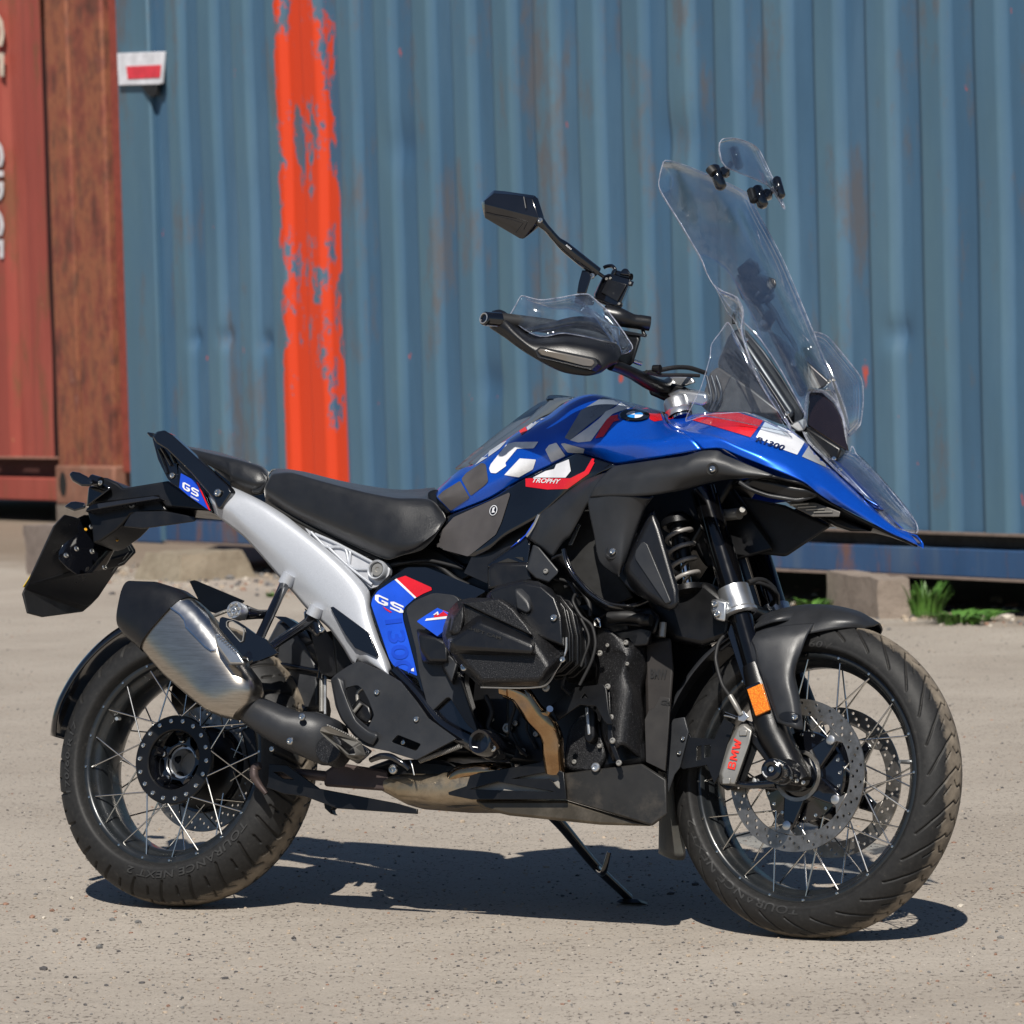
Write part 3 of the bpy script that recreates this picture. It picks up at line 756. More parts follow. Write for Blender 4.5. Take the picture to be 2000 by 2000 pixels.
# ------------------------------------------------------------------ motorcycle
bike = empty('motorcycle')
meta(bike, 'blue, white and red adventure motorcycle on its side stand, tall clear windscreen, spoked wheels', 'motorcycle')
bike.matrix_world = Matrix.Translation((0, 0, LIFT)) @ RXI.to_4x4()
def seg_d(X, Y, a, b):
    ax, ay = a; bx, by = b; dx, dy = bx-ax, by-ay; t = np.clip(((X-ax)*dx+(Y-ay)*dy)/(dx*dx+dy*dy+1e-12), 0, 1)
    return np.hypot(X-ax-t*dx, Y-ay-t*dy)
def make_tyre(name, Rr, w, h, rb, wr, pitch_n, lines, gw, gd, dusty, parent, nt_=1150, nu=92):
    a = np.linspace(-math.pi/2, math.pi/2, nu); r = Rr-h+h*np.cos(a)**.92; y = w/2*np.sin(a)
    k = 9; t = np.linspace(0, 1, k+1)[1:]
    rs = (Rr-h)*(1-t)+rb*t; ys = w/2*(1-t)+wr*t + .006*np.sin(t*math.pi)
    rr = np.concatenate([rs[::-1], r, rs]); yy = np.concatenate([-ys[::-1], y, ys])
    s = np.concatenate([[0], np.cumsum(np.hypot(np.diff(rr), np.diff(yy)))]); s -= s[-1]/2
    th = np.linspace(0, 2*math.pi, nt_, endpoint=False)
    TH, SS = np.meshgrid(th, s, indexing='ij'); RR = np.broadcast_to(rr, TH.shape).copy(); YY = np.broadcast_to(yy, TH.shape).copy()
    pl = 2*math.pi*Rr/pitch_n
    g = np.zeros(TH.shape)
    for side, ph in ((-1, 0), (1, .5)):
        for k_ in range(-1, 2):
            X = ((TH*Rr/pl+ph) % 1.0)*pl + k_*pl
            for ln, wsc in lines:
                for p, q in zip(ln, ln[1:]):
                    d = seg_d(X, SS*side, p, q); g = np.maximum(g, np.clip((gw*wsc*.62-d)/(gw*.22), 0, 1))
    core = np.abs(SS) < (w*.62)
    g *= core
    # normals in section plane
    ca = np.gradient(rr); cb = np.gradient(yy); L_ = np.hypot(ca, cb)+1e-9; nr, ny = cb/L_, -ca/L_
    RR -= g*gd*nr; YY -= g*gd*ny
    co = np.stack([RR*np.cos(TH), YY, RR*np.sin(TH)], -1).reshape(-1, 3)
    m = len(s); I, J = np.meshgrid(np.arange(nt_), np.arange(m-1), indexing='ij'); I2 = (I+1) % nt_
    F = np.stack([I*m+J, I*m+J+1, I2*m+J+1, I2*m+J], -1).reshape(-1, 4)
    me = bpy.data.meshes.new(name); me.vertices.add(len(co)); me.vertices.foreach_set('co', co.ravel())
    me.loops.add(F.size); me.loops.foreach_set('vertex_index', F.ravel().astype(np.int32))
    me.polygons.add(len(F)); me.polygons.foreach_set('loop_start', (np.arange(len(F))*4).astype(np.int32)); me.polygons.foreach_set('loop_total', np.full(len(F), 4, np.int32))
    me.update(calc_edges=True)
    tread = np.clip(1-np.abs(SS)/dusty, 0, 1).ravel()
    at = me.attributes.new('tread', 'FLOAT', 'POINT'); at.data.foreach_set('value', tread.astype(np.float32))
    at = me.attributes.new('groove', 'FLOAT', 'POINT'); at.data.foreach_set('value', g.ravel().astype(np.float32))
    o = new_obj(name, me, M['tyre'], parent, angle=60)
    def prof(rad):
        if rad <= Rr-h: return float(np.interp(rad, rs[::-1], ys[::-1]))
        c_ = min(1, ((rad-(Rr-h))/h)**(1/.92)); return w/2*math.sin(math.acos(c_))
    return o, prof
def annulus(name, r0_, r1_, holes, hr, y, th, mat, parent, extra=(), bev=.0006, segs=96, hseg=10):
    loops = [[Vector((r1_*math.cos(t), y, r1_*math.sin(t))) for t in np.linspace(0, 2*math.pi, segs, endpoint=False)]]
    if r0_: loops.append([Vector((r0_*math.cos(t), y, r0_*math.sin(t))) for t in np.linspace(0, 2*math.pi, segs, endpoint=False)])
    for hx, hz, *rr in holes:
        q = rr[0] if rr else hr
        loops.append([Vector((hx+q*math.cos(t), y, hz+q*math.sin(t))) for t in np.linspace(0, 2*math.pi, hseg, endpoint=False)])
    loops += list(extra)
    return slab(name, loops, Vector((0, th, 0)), mat, parent, bev, 1)
def disc_holes(r1_, rows, n):
    out = []
    for k, rr in enumerate(rows):
        for i in range(n):
            a = 2*math.pi*(i+k/len(rows))/n; out.append((rr*math.cos(a), rr*math.sin(a)))
    return out
def arc_text(name, body, a0, a1, ra, rbb, prof, side, mat, parent, lift=.0015):
    v, f = text_mesh(body, .15, .012, 1.05)
    V = []
    for x, y in v:
        t = a0+(a1-a0)*x; r = ra+(rbb-ra)*y; V.append((r*math.cos(t), side*(prof(r)+lift), r*math.sin(t)))
    me = mesh(name, V, f); return new_obj(name, me, mat, parent, angle=60)
def spokes(parent, n, rim_r, rim_y, hub_r, hub_y, swing, rad, phase=0):
    base = None
    for i in range(n):
        for side in (-1, 1):
            a = 2*math.pi*(i+(.5 if side > 0 else 0))/n+phase; sw = swing if i % 2 else -swing
            p = Vector((rim_r*math.cos(a), side*rim_y, rim_r*math.sin(a))); q = Vector((hub_r*math.cos(a+sw), side*hub_y, hub_r*math.sin(a+sw)))
            if base is None:
                vv, ff = lathe_data([(0, 0), (0, 1), (1, 1), (1, 0)], 8); me = fix(mesh('spoke', vv, ff)); me.materials.append(M['spoke']); shade(me); base = me
            o = bpy.data.objects.new('spoke', base); COL.objects.link(o); o.parent = parent
            d = q-p; o.matrix_local = Matrix.Translation(p) @ d.to_track_quat('Y', 'Z').to_matrix().to_4x4() @ Matrix.Diagonal((rad, d.length, rad, 1))
def nipples(parent, n, r, y, phase=0):
    vv, ff = lathe_data([(-.0025, 0), (-.002, .0028), (.002, .0032)], 8); me = fix(mesh('nipple', vv, ff)); me.materials.append(M['steelbolt']); shade(me)
    for i in range(n):
        a = 2*math.pi*i/n+phase; o = bpy.data.objects.new('nipple', me); COL.objects.link(o); o.parent = parent; o.location = (r*math.cos(a), -y, r*math.sin(a))
def rim(name, prof, M4):
    v, f = lathe_data(prof, 144); me = fix(mesh(name, v, f)); o = new_obj(name, me, M['rimmat'], bike, angle=50); o.matrix_local = M4; return o
M['rimmat'] = simple('rim_black_paint', (.020, .023, .026), .30, .35, coat=.4, dirt=.12)
# rear wheel
MW_R = Matrix.Translation((0, 0, .318))
rw = rim('rear_wheel', [(-.0655, .2325), (-.0665, .229), (-.0655, .2215), (-.060, .2175), (-.052, .2165), (-.047, .209), (-.038, .200), (-.02, .1965), (.02, .1965), (.038, .200), (.047, .209), (.052, .2165), (.060, .2175), (.0655, .2215), (.0665, .229), (.0655, .2325), (.058, .234), (.035, .212), (-.035, .212), (-.058, .234), (-.0655, .2325)], MW_R)
L1 = [(.040, .105), (.036, .078), (.022, .050), (.006, .030)]
rear_lines = [([(.020, .098), (.006, .062), (-.004, .028), (.012, .016)], 1.0), ([(.058, .082), (.052, .060)], .85), ([(.052, .040), (.040, .012)], .7), ([(.028, .034), (.060, .020)], .5)]
rt, rprof = make_tyre('tyre', .318, .172, .070, .2315, .0655, 24, rear_lines, .0068, .0045, .090, rw)
spokes(rw, 20, .2165, .056, .084, .058, .62, .0018, .1)
nipples(rw, 20, .2255, .0665, .1)
arc_text('lettering', '170/60 R17', R(199), R(163), .257, .271, rprof, -1, M['tyretext'], rw, .0025)
arc_text('lettering', 'TOURANCE NEXT 2', R(-32), R(-106), .250, .266, rprof, -1, M['tyretext'], rw, .0025)
# rear hub
kid = []
for k in range(3):
    a0 = 2*math.pi*k/3+.35; pts = [(.036, a0), (.036, a0+.9), (.062, a0+.95), (.066, a0+.45), (.062, a0-.05)]
    kid.append([Vector((r*math.cos(a), -.060, r*math.sin(a))) for r, a in pts])
def circ(r, y, n=40, cx=0, cz=0): return [Vector((cx+r*math.cos(t), y, cz+r*math.sin(t))) for t in np.linspace(0, 2*math.pi, n, endpoint=False)]
hub = annulus('hub_flange', 0, .1, [], 0, -.060, .012, M['matte'], rw, [circ(.066, -.060)], .0025, 80)
lathe('hub_bowl', [(-.058, .068), (-.052, .066), (-.02, .054), (.01, .046), (.015, .040)], M['gloss'], rw, 48)
def win(y, r0_, r1_, n, span, ph):
    out = []
    for k in range(n):
        a0 = 2*math.pi*k/n+ph; q = [(r0_, a0), (r0_, a0+span*.6), (r1_, a0+span*.85), (r1_, a0+span*.4), (r1_, a0-span*.05)]
        out.append([Vector((r*math.cos(a), y, r*math.sin(a))) for r, a in q])
    return out
annulus('hub_dish', .038, .0665, [], 0, -.030, .008, M['gloss'], rw, win(-.030, .043, .060, 5, .85, .55), .002, 60)
for k in range(5):
    a = 2*math.pi*k/5+.3
    tube('hub_arm', [Vector((.062*math.cos(a), -.045, .062*math.sin(a))), Vector((.045*math.cos(a), -.015, .045*math.sin(a))), Vector((.036*math.cos(a), .01, .036*math.sin(a)))], [.011, .012, .013], M['gloss'], rw)
    bolt(0, 0, 0, .0068, M['steelbolt'], rw, p=Vector((.048*math.cos(a), -.033, .048*math.sin(a))))
for k in range(18):
    a = 2*math.pi*k/18; bolt(0, 0, 0, .0052, M['steelbolt'], rw, p=Vector((.0875*math.cos(a), -.0605, .0875*math.sin(a))))
lathe('axle_tube', [(-.012, .0375), (-.018, .0365), (-.018, .0315), (-.012, .0305), (.06, .030), (.06, .037), (-.012, .0375)], M['alu'], rw, 40)
lathe('axle_plug', [(.02, 0), (.02, .0305)], simple('bore_grey', (.18, .175, .17), .6), rw, 32)
lathe('final_drive', [(.05, 0), (.05, .075), (.06, .092), (.09, .098), (.12, .09), (.14, .05), (.14, 0)], M['matte'], rw, 48)
annulus('brake_disc', .098, .1425, disc_holes(0, (.114, .124, .134), 24), .0034, .074, .005, M['disc'], rw)
lathe('disc_carrier', [(.072, .05), (.068, .1), (.076, .102), (.08, .05)], M['gloss'], rw, 40)
tube('valve_stem', [Vector((.212*math.cos(R(152)), -.01, .212*math.sin(R(152)))), Vector((.198*math.cos(R(152)), -.03, .198*math.sin(R(152)))), Vector((.192*math.cos(R(152)), -.048, .192*math.sin(R(152))))], [.006, .0045, .004], M['alu'], rw)
# rear caliper
cal = hull('rear_caliper', [Vector((.13*math.cos(R(a)), y, .318+.13*math.sin(R(a)))) for a in (-2, 20, 42) for y in (.05, .11)]+[Vector((.165*math.cos(R(a)), y, .318+.165*math.sin(R(a)))) for a in (2, 38) for y in (.055, .105)], M['matte'], bike, .006)
# front wheel
axis = Vector((-math.cos(R(63.8)), 0, math.sin(R(63.8))))
MW_F = Matrix.Translation((WB, 0, .325)) @ Matrix.Rotation(STEER, 4, axis)
fwh = rim('front_wheel', [(-.046, .2565), (-.0475, .2535), (-.0465, .2465), (-.041, .2425), (-.034, .2415), (-.029, .2355), (-.022, .2285), (.022, .2285), (.029, .2355), (.034, .2415), (.041, .2425), (.0465, .2465), (.0475, .2535), (.046, .2565), (.039, .258), (.025, .24), (-.025, .24), (-.039, .258), (-.046, .2565)], MW_F)
front_lines = [([(-.060, .074), (-.022, .052), (.010, .028), (.028, .008), (.022, -.001)], .85), ([(.000, .012), (-.010, .004)], .8), ([(-.032, .038), (-.010, .022)], .6)]
ft, fprof = make_tyre('tyre', .325, .122, .052, .2555, .0462, 30, front_lines, .0046, .0032, .080, fwh)
spokes(fwh, 20, .2415, .037, .082, .045, .62, .0018, .05)
nipples(fwh, 20, .2505, .0473, .05)
arc_text('lettering', 'TOURANCE NEXT 2', R(-88), R(-160), .264, .281, fprof, -1, M['tyretext'], fwh, .0012)
arc_text('lettering', '19 M/C 60V', R(112), R(78), .264, .278, fprof, -1, M['tyretext'], fwh, .0012)
for side in (-1, 1):
    y = side*.0775
    dk = annulus('brake_disc', .1225, .1555, disc_holes(0, (.1292, .1382, .1475), 27), .0035, y-.0022, .0044, M['disc'], fwh)
    for k in range(5):
        a = 2*math.pi*k/5+R(-27.5)
        def pa(r, da, yy): return Vector((r*math.cos(a+da), yy, r*math.sin(a+da)))
        slab('disc_lug', [[pa(.1228, -.20, y-.0022), pa(.1228, .20, y-.0022), pa(.112, .10, y-.0022), pa(.097, .085, y-.0022), pa(.094, 0, y-.0022), pa(.097, -.085, y-.0022), pa(.112, -.10, y-.0022)]], Vector((0, .0044, 0)), M['disc'], fwh, .0006, 1)
        lathe('bobbin', [(-.0045, 0), (-.0045, .0055), (-.003, .0095), (.003, .0095)], M['alu'], fwh, 18, Matrix.Translation(pa(.1035, 0, y)))
        slab('hub_spider', [[pa(.112, .09, y+.004*1), pa(.112, -.09, y+.004), pa(.085, -.2, y+.004), pa(.05, -.5, y+.004), pa(.05, .5, y+.004), pa(.085, .2, y+.004)]], Vector((0, .012*(-side), 0)), M['gloss'], fwh, .003)
lathe('hub', [(-.072, .0), (-.072, .030), (-.066, .050), (-.058, .056), (-.052, .092), (-.044, .094), (-.038, .060), (0, .040), (.038, .060), (.044, .094), (.052, .092), (.058, .056), (.072, .030), (.072, 0)], M['gloss'], fwh, 56)
for k in range(20):
    a = 2*math.pi*k/20+.1; bolt(0, 0, 0, .0042, M['steelbolt'], fwh, p=Vector((.0855*math.cos(a), -.0525, .0855*math.sin(a))))
lathe('sensor_ring', [(-.0755, .045), (-.0755, .053), (-.074, .053), (-.074, .045)], M['disc'], fwh, 60)
tube('valve_stem', [Vector((.236*math.cos(R(9)), -.01, .236*math.sin(R(9)))), Vector((.222*math.cos(R(9)), -.026, .222*math.sin(R(9)))), Vector((.216*math.cos(R(9)), -.042, .216*math.sin(R(9))))], [.006, .0045, .004], M['alu'], fwh)
# fenders
def arch(name, MW, a0, a1, r, w, drop, mat, th=.003, taper0=1, taper1=1, n=36, rfun=None, lips=.3):
    rows = []
    for i in range(n+1):
        t = i/n; a = R(a0+(a1-a0)*t); ww = w*(1-(1-taper0)*max(0, 1-t*4)**2-(1-taper1)*max(0, t*4-3)**2); rr = r if rfun is None else rfun(t)
        row = []
        for s in np.linspace(-1, 1, 15):
            q = rr-drop*abs(s)**3.2; row.append(Vector((q*math.cos(a), ww*math.sin(s*1.35)/math.sin(1.35), q*math.sin(a))))
        rows.append([MW @ p for p in row])
    return grid(name, rows, mat, bike, th=th, angle=50)
arch('rear_hugger', MW_R, 172, 108, .352, .088, .032, M['gloss'], .004, .75, .9)
arch('fender_crown', MW_F, 96, 128, .347, .078, .024, M['greyplastic'], .004, .45, 1)
arch('fender_rear', MW_F, 118, 186, .352, .086, .022, M['greyplastic'], .003, 1, .9)
mfm = simple('translucent_flap', (.13, .13, .12), .45, dirt=.4)
rows = []
for yy, s_ in ((-.062, 'H 140 990 112 1180 104 1425'), (-.045, 'H 150 990 135 1190 135 1440'), (0, 'H 190 1000 186 1200 180 1458'), (.04, 'H 232 1010 226 1210 232 1462'), (.055, 'H 246 1010 242 1200 246 1440')):
    rows.append(resample(L(s_, yy), 12))
grid('mud_flap', rows, mfm, bike, th=.003, smooth_rows=4)
def chunk(name, front, yf, back, yb, mat, par=None, bev=.005, seg=3, mirror=False, angle=28):
    return hull(name, L(front, yf)+L(back, yb), mat, par or bike, bev, seg, mirror, angle)
GLY = {'G': [(1, 1), (.25, 1), (0, .78), (0, .22), (.25, 0), (.75, 0), (1, .22), (1, .55), (.5, .55), (.5, .36), (.72, .36), (.72, .26), (.66, .2), (.34, .2), (.27, .27), (.27, .73), (.34, .8), (1, .8)],
       'S': [(1, 1), (.25, 1), (0, .8), (0, .6), (.18, .42), (.68, .42), (.74, .37), (.74, .26), (.68, .21), (0, .21), (0, 0), (.75, 0), (1, .2), (1, .44), (.84, .61), (.34, .61), (.26, .66), (.26, .74), (.32, .79), (1, .79)]}
def glyphs(_, tree, mat, par, c, r, u, off):
    for k, ch in enumerate('GS'):
        q = [(c[0]+(x*.46+k*.54+y*.10)*r[0]+y*u[0], c[1]+(x*.46+k*.54+y*.10)*r[1]+y*u[1]) for x, y in GLY[ch]]
        decal('lettering', q, tree, mat, par, off, 14)
def two_rows(name, top, bot, ya, yb, bulge, mat, n=28, m=7, th=.003, mirror=False, mat_par=None, power=1.0):
    """panel between an upper and a lower edge; bulge pushes the middle outwards (-y)"""
    A = resample(L(top, ya), n); B = resample(L(bot, yb), n); rows = []
    for j in range(m+1):
        t = j/m; rows.append([a.lerp(b, t)+Vector((0, -bulge*math.sin(math.pi*t**power), 0)) for a, b in zip(A, B)])
    return grid(name, rows, mat, mat_par or bike, th=th, mirror=mirror, angle=50)
def multi(name, edges, mat, n=40, k=5, th=.003, mirror=False, par=None, close_top=False, angle=50):
    rows = [resample(L(s, y), n) for s, y in edges]
    cols = [catmull([r[i] for r in rows], k) for i in range(n)]
    rows = [[c[q] for c in cols] for q in range(len(cols[0]))]
    return grid(name, rows, mat, par or bike, th=th, mirror=mirror, angle=angle)
# --- dark core: gearbox, frame, lower engine
frame = hull('frame', L('O 640 1190 760 1130 1000 1080 1200 1100 1240 1250 1200 1400 1000 1480 760 1470 660 1380', -.075)+[Vector((p.x, .075, p.z)) for p in L('O 640 1190 760 1130 1000 1080 1200 1100 1240 1250 1200 1400 1000 1480 760 1470 660 1380', -.075)], M['matte'], bike, .01)
hull('upper_frame', L('O 790 1000 900 1060 1180 960 1330 900 1440 930 1300 1150 1000 1150 830 1090', -.06)+[Vector((p.x, .06, p.z)) for p in L('O 790 1000 900 1060 1180 960 1330 900 1440 930 1300 1150 1000 1150 830 1090', -.06)], M['matte'], bike, .01)
hull('crankcase', L('G 520 900 1200 480 1500 640 1580 1500 1300 1560 900 1560 520 1500', -.115)+[Vector((p.x, .115, p.z)) for p in L('G 520 900 1200 480 1500 640 1580 1500 1300 1560 900 1560 520 1500', -.115)], M['matte'], bike, .012)
hull('radiator_core', L('D 0 1180 500 1150 560 1500 300 1800 L 250 440 O 1400 1000', -.05)+L('D 100 1180 500 1150 560 1400', .10), M['matte'], bike, .01)
cc = multi('engine_front_cover', [('G 1215 480 1215 700 1212 900 1250 1100 1260 1300 1340 1500', -.150), ('G 1300 500 1330 640 1430 700 1330 900 1330 1150 1345 1420', -.162), ('G 1400 560 1475 660 1440 850 1470 970 1440 1180 1420 1370', -.158), ('G 1590 560 1600 800 1570 980 1590 1200 1590 1500', -.10)], M['powder'], 30, 4, .01)
plate('engine_side_plate', 'G 1000 1240 1110 1120 1240 1180 1290 1470 1200 1580 980 1560 970 1440', -.128, .02, M['powder'], bike, .006, 20)
plate('oil_sight_frame', 'G 1125 1080 1165 1080 1200 1130 1200 1320 1160 1365 1120 1330', -.152, .02, M['matte'], bike, .006, 8)
plate('oil_sight_glass', 'G 1128 1085 1150 1085 1170 1290 1148 1300', -.156, .006, M['alu'], bike, .002, 3)
br = plate('crash_bar_bracket', 'G 868 1075 1060 935 1265 912 1290 940 1310 1120 1335 1215 1300 1215 1272 1190 1212 1080 1090 1068 920 1190', -.20, .006, M['matte'], bike, .0012, 0, holes=('G 1100 1018 1128 980 1150 1012 1140 1014 1128 998 1112 1018',))
plate('engine_guard_strip', 'G 1290 905 1312 905 1325 1180 1345 1350 1405 1510 1375 1520 1300 1330 1295 1180', -.185, .006, M['matte'], bike, .0012)
hull('frame_filler', L('O 705 1062 780 1050 860 1075 930 1120 800 1190 735 1140', -.085)+L('O 705 1062 780 1050 860 1075 930 1120 800 1190 735 1140', .06), M['matte'], bike, .006)
chunk('seat_front_trim', 'C -60 1010 0 985 60 1010 130 1160 60 1200 -30 1160', -.10, 'C -60 1010 0 985 60 1010 130 1160', .08, M['plastic'], bev=.006)
# header
tube('header_pipe', L('G 540 940 640 985 735 1120 838 1230 882 1320 890 1420 905 1560', [-.27, -.26, -.235, -.21, -.19, -.175, -.15]), [.021, .0225, .0235, .0235, .0235, .0225, .022], M['header'], bike, 24)
tube('header_flange', L('G 500 950 560 960', -.28), [.012, .014], M['header'], bike)
lathe('lambda_sensor', [(-.025, 0), (-.025, .007), (0, .009), (.01, .009)], M['chrome'], bike, 14, axis_matrix(P(*Q('G 850 1130')[0], -.22), (.5, -.7, .2)))
# cylinder and cowl
fin_px = 'G 640 140 860 190 960 320 1000 520 1000 740 900 830 740 850 620 600'
fl = L(fin_px, -.285); c0 = sum(fl, Vector())/len(fl)
for i in range(6):
    y = -.272+i*.020; sc_ = .97-(.05 if i % 2 else 0)-.012*i
    slab('cooling_fin', [[Vector((c0.x+(p.x-c0.x)*sc_, y, c0.z+(p.z-c0.z)*sc_)) for p in fl]], Vector((0, .007, 0)), M['matte'], bike, .002)
slab('cylinder_barrel', [[Vector((c0.x+(p.x-c0.x)*.86, -.27, c0.z+(p.z-c0.z)*.86)) for p in fl]], Vector((0, .18, 0)), M['matte'], bike, .004)
cowl = chunk('cylinder_cowl', 'G 420 215 500 185 650 150 800 175 900 260 950 400 960 620 760 540 600 330 450 300', -.335, 'G 385 250 395 225 480 165 650 120 775 135 880 190 940 280 990 410 995 650 760 600 400 330', -.27, M['plastic'], bev=.007)
cov = chunk('valve_cover', 'G 105 430 185 330 300 300 480 300 700 520 780 690 860 780 790 890 350 895 240 780 110 620 78 540', -.362, 'G 50 545 58 480 105 345 170 275 260 256 490 256 600 325 760 480 990 670 935 790 810 935 330 937 200 800 62 610', -.300, M['powder'], bev=.008, seg=4)
spn = chunk('cover_spine', 'G 120 590 230 520 330 450 500 520 740 620 730 680 330 655 150 640', -.388, 'G 85 560 330 370 420 400 755 575 765 700 330 700 100 690', -.355, M['plastic'], bev=.006, seg=3)
chunk('cover_top_facet', 'G 215 300 480 270 580 340 600 420 690 470 740 545 520 440 400 385 330 300', -.372, 'G 190 290 490 262 600 335 745 560 380 420', -.345, M['powder'], bev=.004)
chunk('cover_corner', 'G 120 500 140 420 210 330 215 400 190 520 150 545', -.378, 'G 95 540 120 380 215 300 230 420 180 560', -.350, M['powder'], bev=.004)
chunk('spark_lead_cover', 'G 610 300 700 300 720 350 690 380 610 340 600 200', -.345, 'G 600 180 730 170 740 360 680 390', -.32, M['greyplastic'], bev=.004)
tr = tree_of([spn, cov]); text_decal('lettering', 'SHIFT CAM', (850+245/3.864, 1100+500/3.864), (250/3.864, 80/3.864), (2/3.864, -26/3.864), tr, simple('engraved_shadow', (.008, .008, .008), .6), spn)
qbolt('G 895 412', -.338, .0072, M['steelbolt'], cowl); qbolt('G 962 727', -.345, .0062, M['steelbolt'], cov); qbolt('G 220 785', -.33, .008, M['steelbolt'], cov); qbolt('G 838 940', -.29, .008, M['caliper'], cov)
qbolt('G 1243 680 1303 932 1328 1163 1340 1340 1388 1508', -.190, .0062, M['caliper'], cc); qbolt('G 1213 1540', -.165, .0095, M['alu'], cc); qbolt('G 548 1245 ', -.12, .011, M['caliper'], frame); qbolt('G 605 1208', -.12, .006, M['caliper'], frame)
chunk('cylinder_intake', 'G 400 40 440 0 700 0 740 130 660 120 480 165 400 200', -.20, 'G 390 10 720 -40 760 120 400 220', -.12, M['plastic'], bev=.006)
# hoses and cables beside the cylinder
tube('cable', L('G 1060 230 1040 290 1100 400 1180 470 1210 600 1180 740 1090 920', -.21), .0035, M['rubber'], bike)
tube('cable', L('G 1100 420 1150 520 1160 600 1120 720 1100 780', -.22), .003, M['rubber'], bike)
chunk('engine_mount', 'G 1190 430 1220 400 1250 430 1252 490 1190 480', -.17, 'G 1190 420 1250 400 1255 495 1190 490', -.15, M['chrome'], bev=.003)
tube('radiator_hose', L('G 1310 410 1400 400 1500 405 1600 430', [-.17, -.17, -.16, -.15]), .0115, M['rubber'], bike)
lathe('hose_clamp', [(-.012, .0), (-.012, .013), (.012, .013), (.012, 0)], M['matte'], bike, 20, axis_matrix(P(*Q('G 1590 430')[0], -.15), (1, 0, 0)))
lathe('horn', [(-.03, 0), (-.03, .012), (.02, .013)], M['rubber'], bike, 18, axis_matrix(P(*Q('G 1115 270')[0], -.12), (0, -1, -.3)))
chunk('throttle_body', 'G 1300 560 1330 520 1560 480 1640 500 1600 620 1400 650 1310 600', -.14, 'G 1300 560 1560 480 1640 620 1380 650', -.10, M['matte'], bev=.01)
lathe('bracket_stub', [(-.01, 0), (-.01, .0075), (.02, .0075)], M['caliper'], bike, 12, axis_matrix(P(*Q('G 1715 520')[0], -.12), (0, 0, -1)))
# side black cover, blue panel
bk = plate('side_cover', 'B 1048 1480 1060 1420 1110 1345 1240 1250 1330 1190 1480 1190 1932 1370 G 300 260 250 600 220 900 300 1180 400 1330 440 1440 330 1450 0 1190 F 1750 745 1480 500 1412 290 1232 215 B 1130 1720', -.150, .02, M['gloss'], bike, .004, 6)
plate('side_panel_inner', 'B 1320 1500 1390 1440 1530 1380 1700 1400 1760 1480 1700 1600 G 60 650 180 850 330 1290 240 1220 100 1000 F 1500 560 1420 250 1400 80', -.162, .012, M['greyplastic'], bike, .004, 10)
chunk('crankcase_breather', 'B 1420 1700 1550 1715 1640 1760 1640 1900 1500 1900 1430 1800', -.20, 'B 1400 1640 1650 1700 1660 1932 1450 1920', -.165, M['plastic'], bev=.006)
chunk('cover_bump', 'G 75 680 120 700 170 745 125 900 70 790', -.185, 'G 60 660 190 730 140 930 50 800', -.16, M['greyplastic'], bev=.004)
t_bk = tree_of([bk])
decal('blue_panel', 'B 1063 1470 1075 1420 1115 1368 1238 1285 1392 1424 1318 1490 1300 1530 1305 1590 1388 1900 F 1412 272 1232 192 B 1200 1880 1140 1700', t_bk, M['bluefilm'], bk, .0012, 14, 3)
decal('white_stripe', 'B 1240 1284 1256 1276 1405 1418 1393 1426', t_bk, M['white'], bk, .0014, 14)
decal('red_panel', 'B 1256 1276 1322 1254 1518 1342 1522 1362 1460 1388 1405 1418', t_bk, M['red'], bk, .0014, 14, 1.5)
glyphs(0, t_bk, M['white'], bk, (450+1092/3.864, 800+1448/3.864), (214/3.864, 98/3.864), (-18/3.864, -72/3.864), .0022)
decal('lettering_accent', 'B 1150 1486 1190 1508 1222 1530 1206 1532 1172 1510', t_bk, M['red'], bk, .0022, 14)
text_decal('lettering', '1300', (450+1165/3.864, 800+1590/3.864), (85/3.864, 420/3.864), (130/3.864, -15/3.864), t_bk, M['bluefilm2'], bk, 0, .02, 1, .0022)
bb = plate('badge_panel', 'B 1405 1600 1420 1585 1560 1495 1650 1535 1650 1640 1560 1712', -.205, .03, M['bluefilm'], bike, .001)
t_bb = tree_of([bb]); decal('red_panel', 'B 1420 1583 1560 1496 1650 1534 1650 1556', t_bb, M['red'], bb, .001, 20); decal('white_stripe', 'B 1408 1600 1420 1585 1650 1557 1650 1576', t_bb, M['white'], bb, .001, 20)
decal('mark', 'B 1530 1550 1568 1522 1575 1548 1562 1552 1560 1538 1545 1550', t_bb, M['white'], bb, .002, 20)
decal('mark', 'F 1345 230 1386 210 1388 238', t_bk, M['white'], bk, .002, 20)
# crash bobbin
lathe('frame_slider', [(-.040, .0), (-.040, .017), (-.060, .019), (-.062, .024), (-.058, .027), (0, .030), (.05, .028)], M['gloss'], bike, 36, Matrix.Translation(P(*Q('G 435 1380')[0], -.215)))
bolt(*Q('G 438 1398')[0], -.258, .007, M['steelbolt'], bike)
tube('frame_tube', L('F 1240 230 1420 420 1600 640 1850 790 G 400 1380', -.15), [.012, .014, .016, .02, .022], M['gloss'], bike)
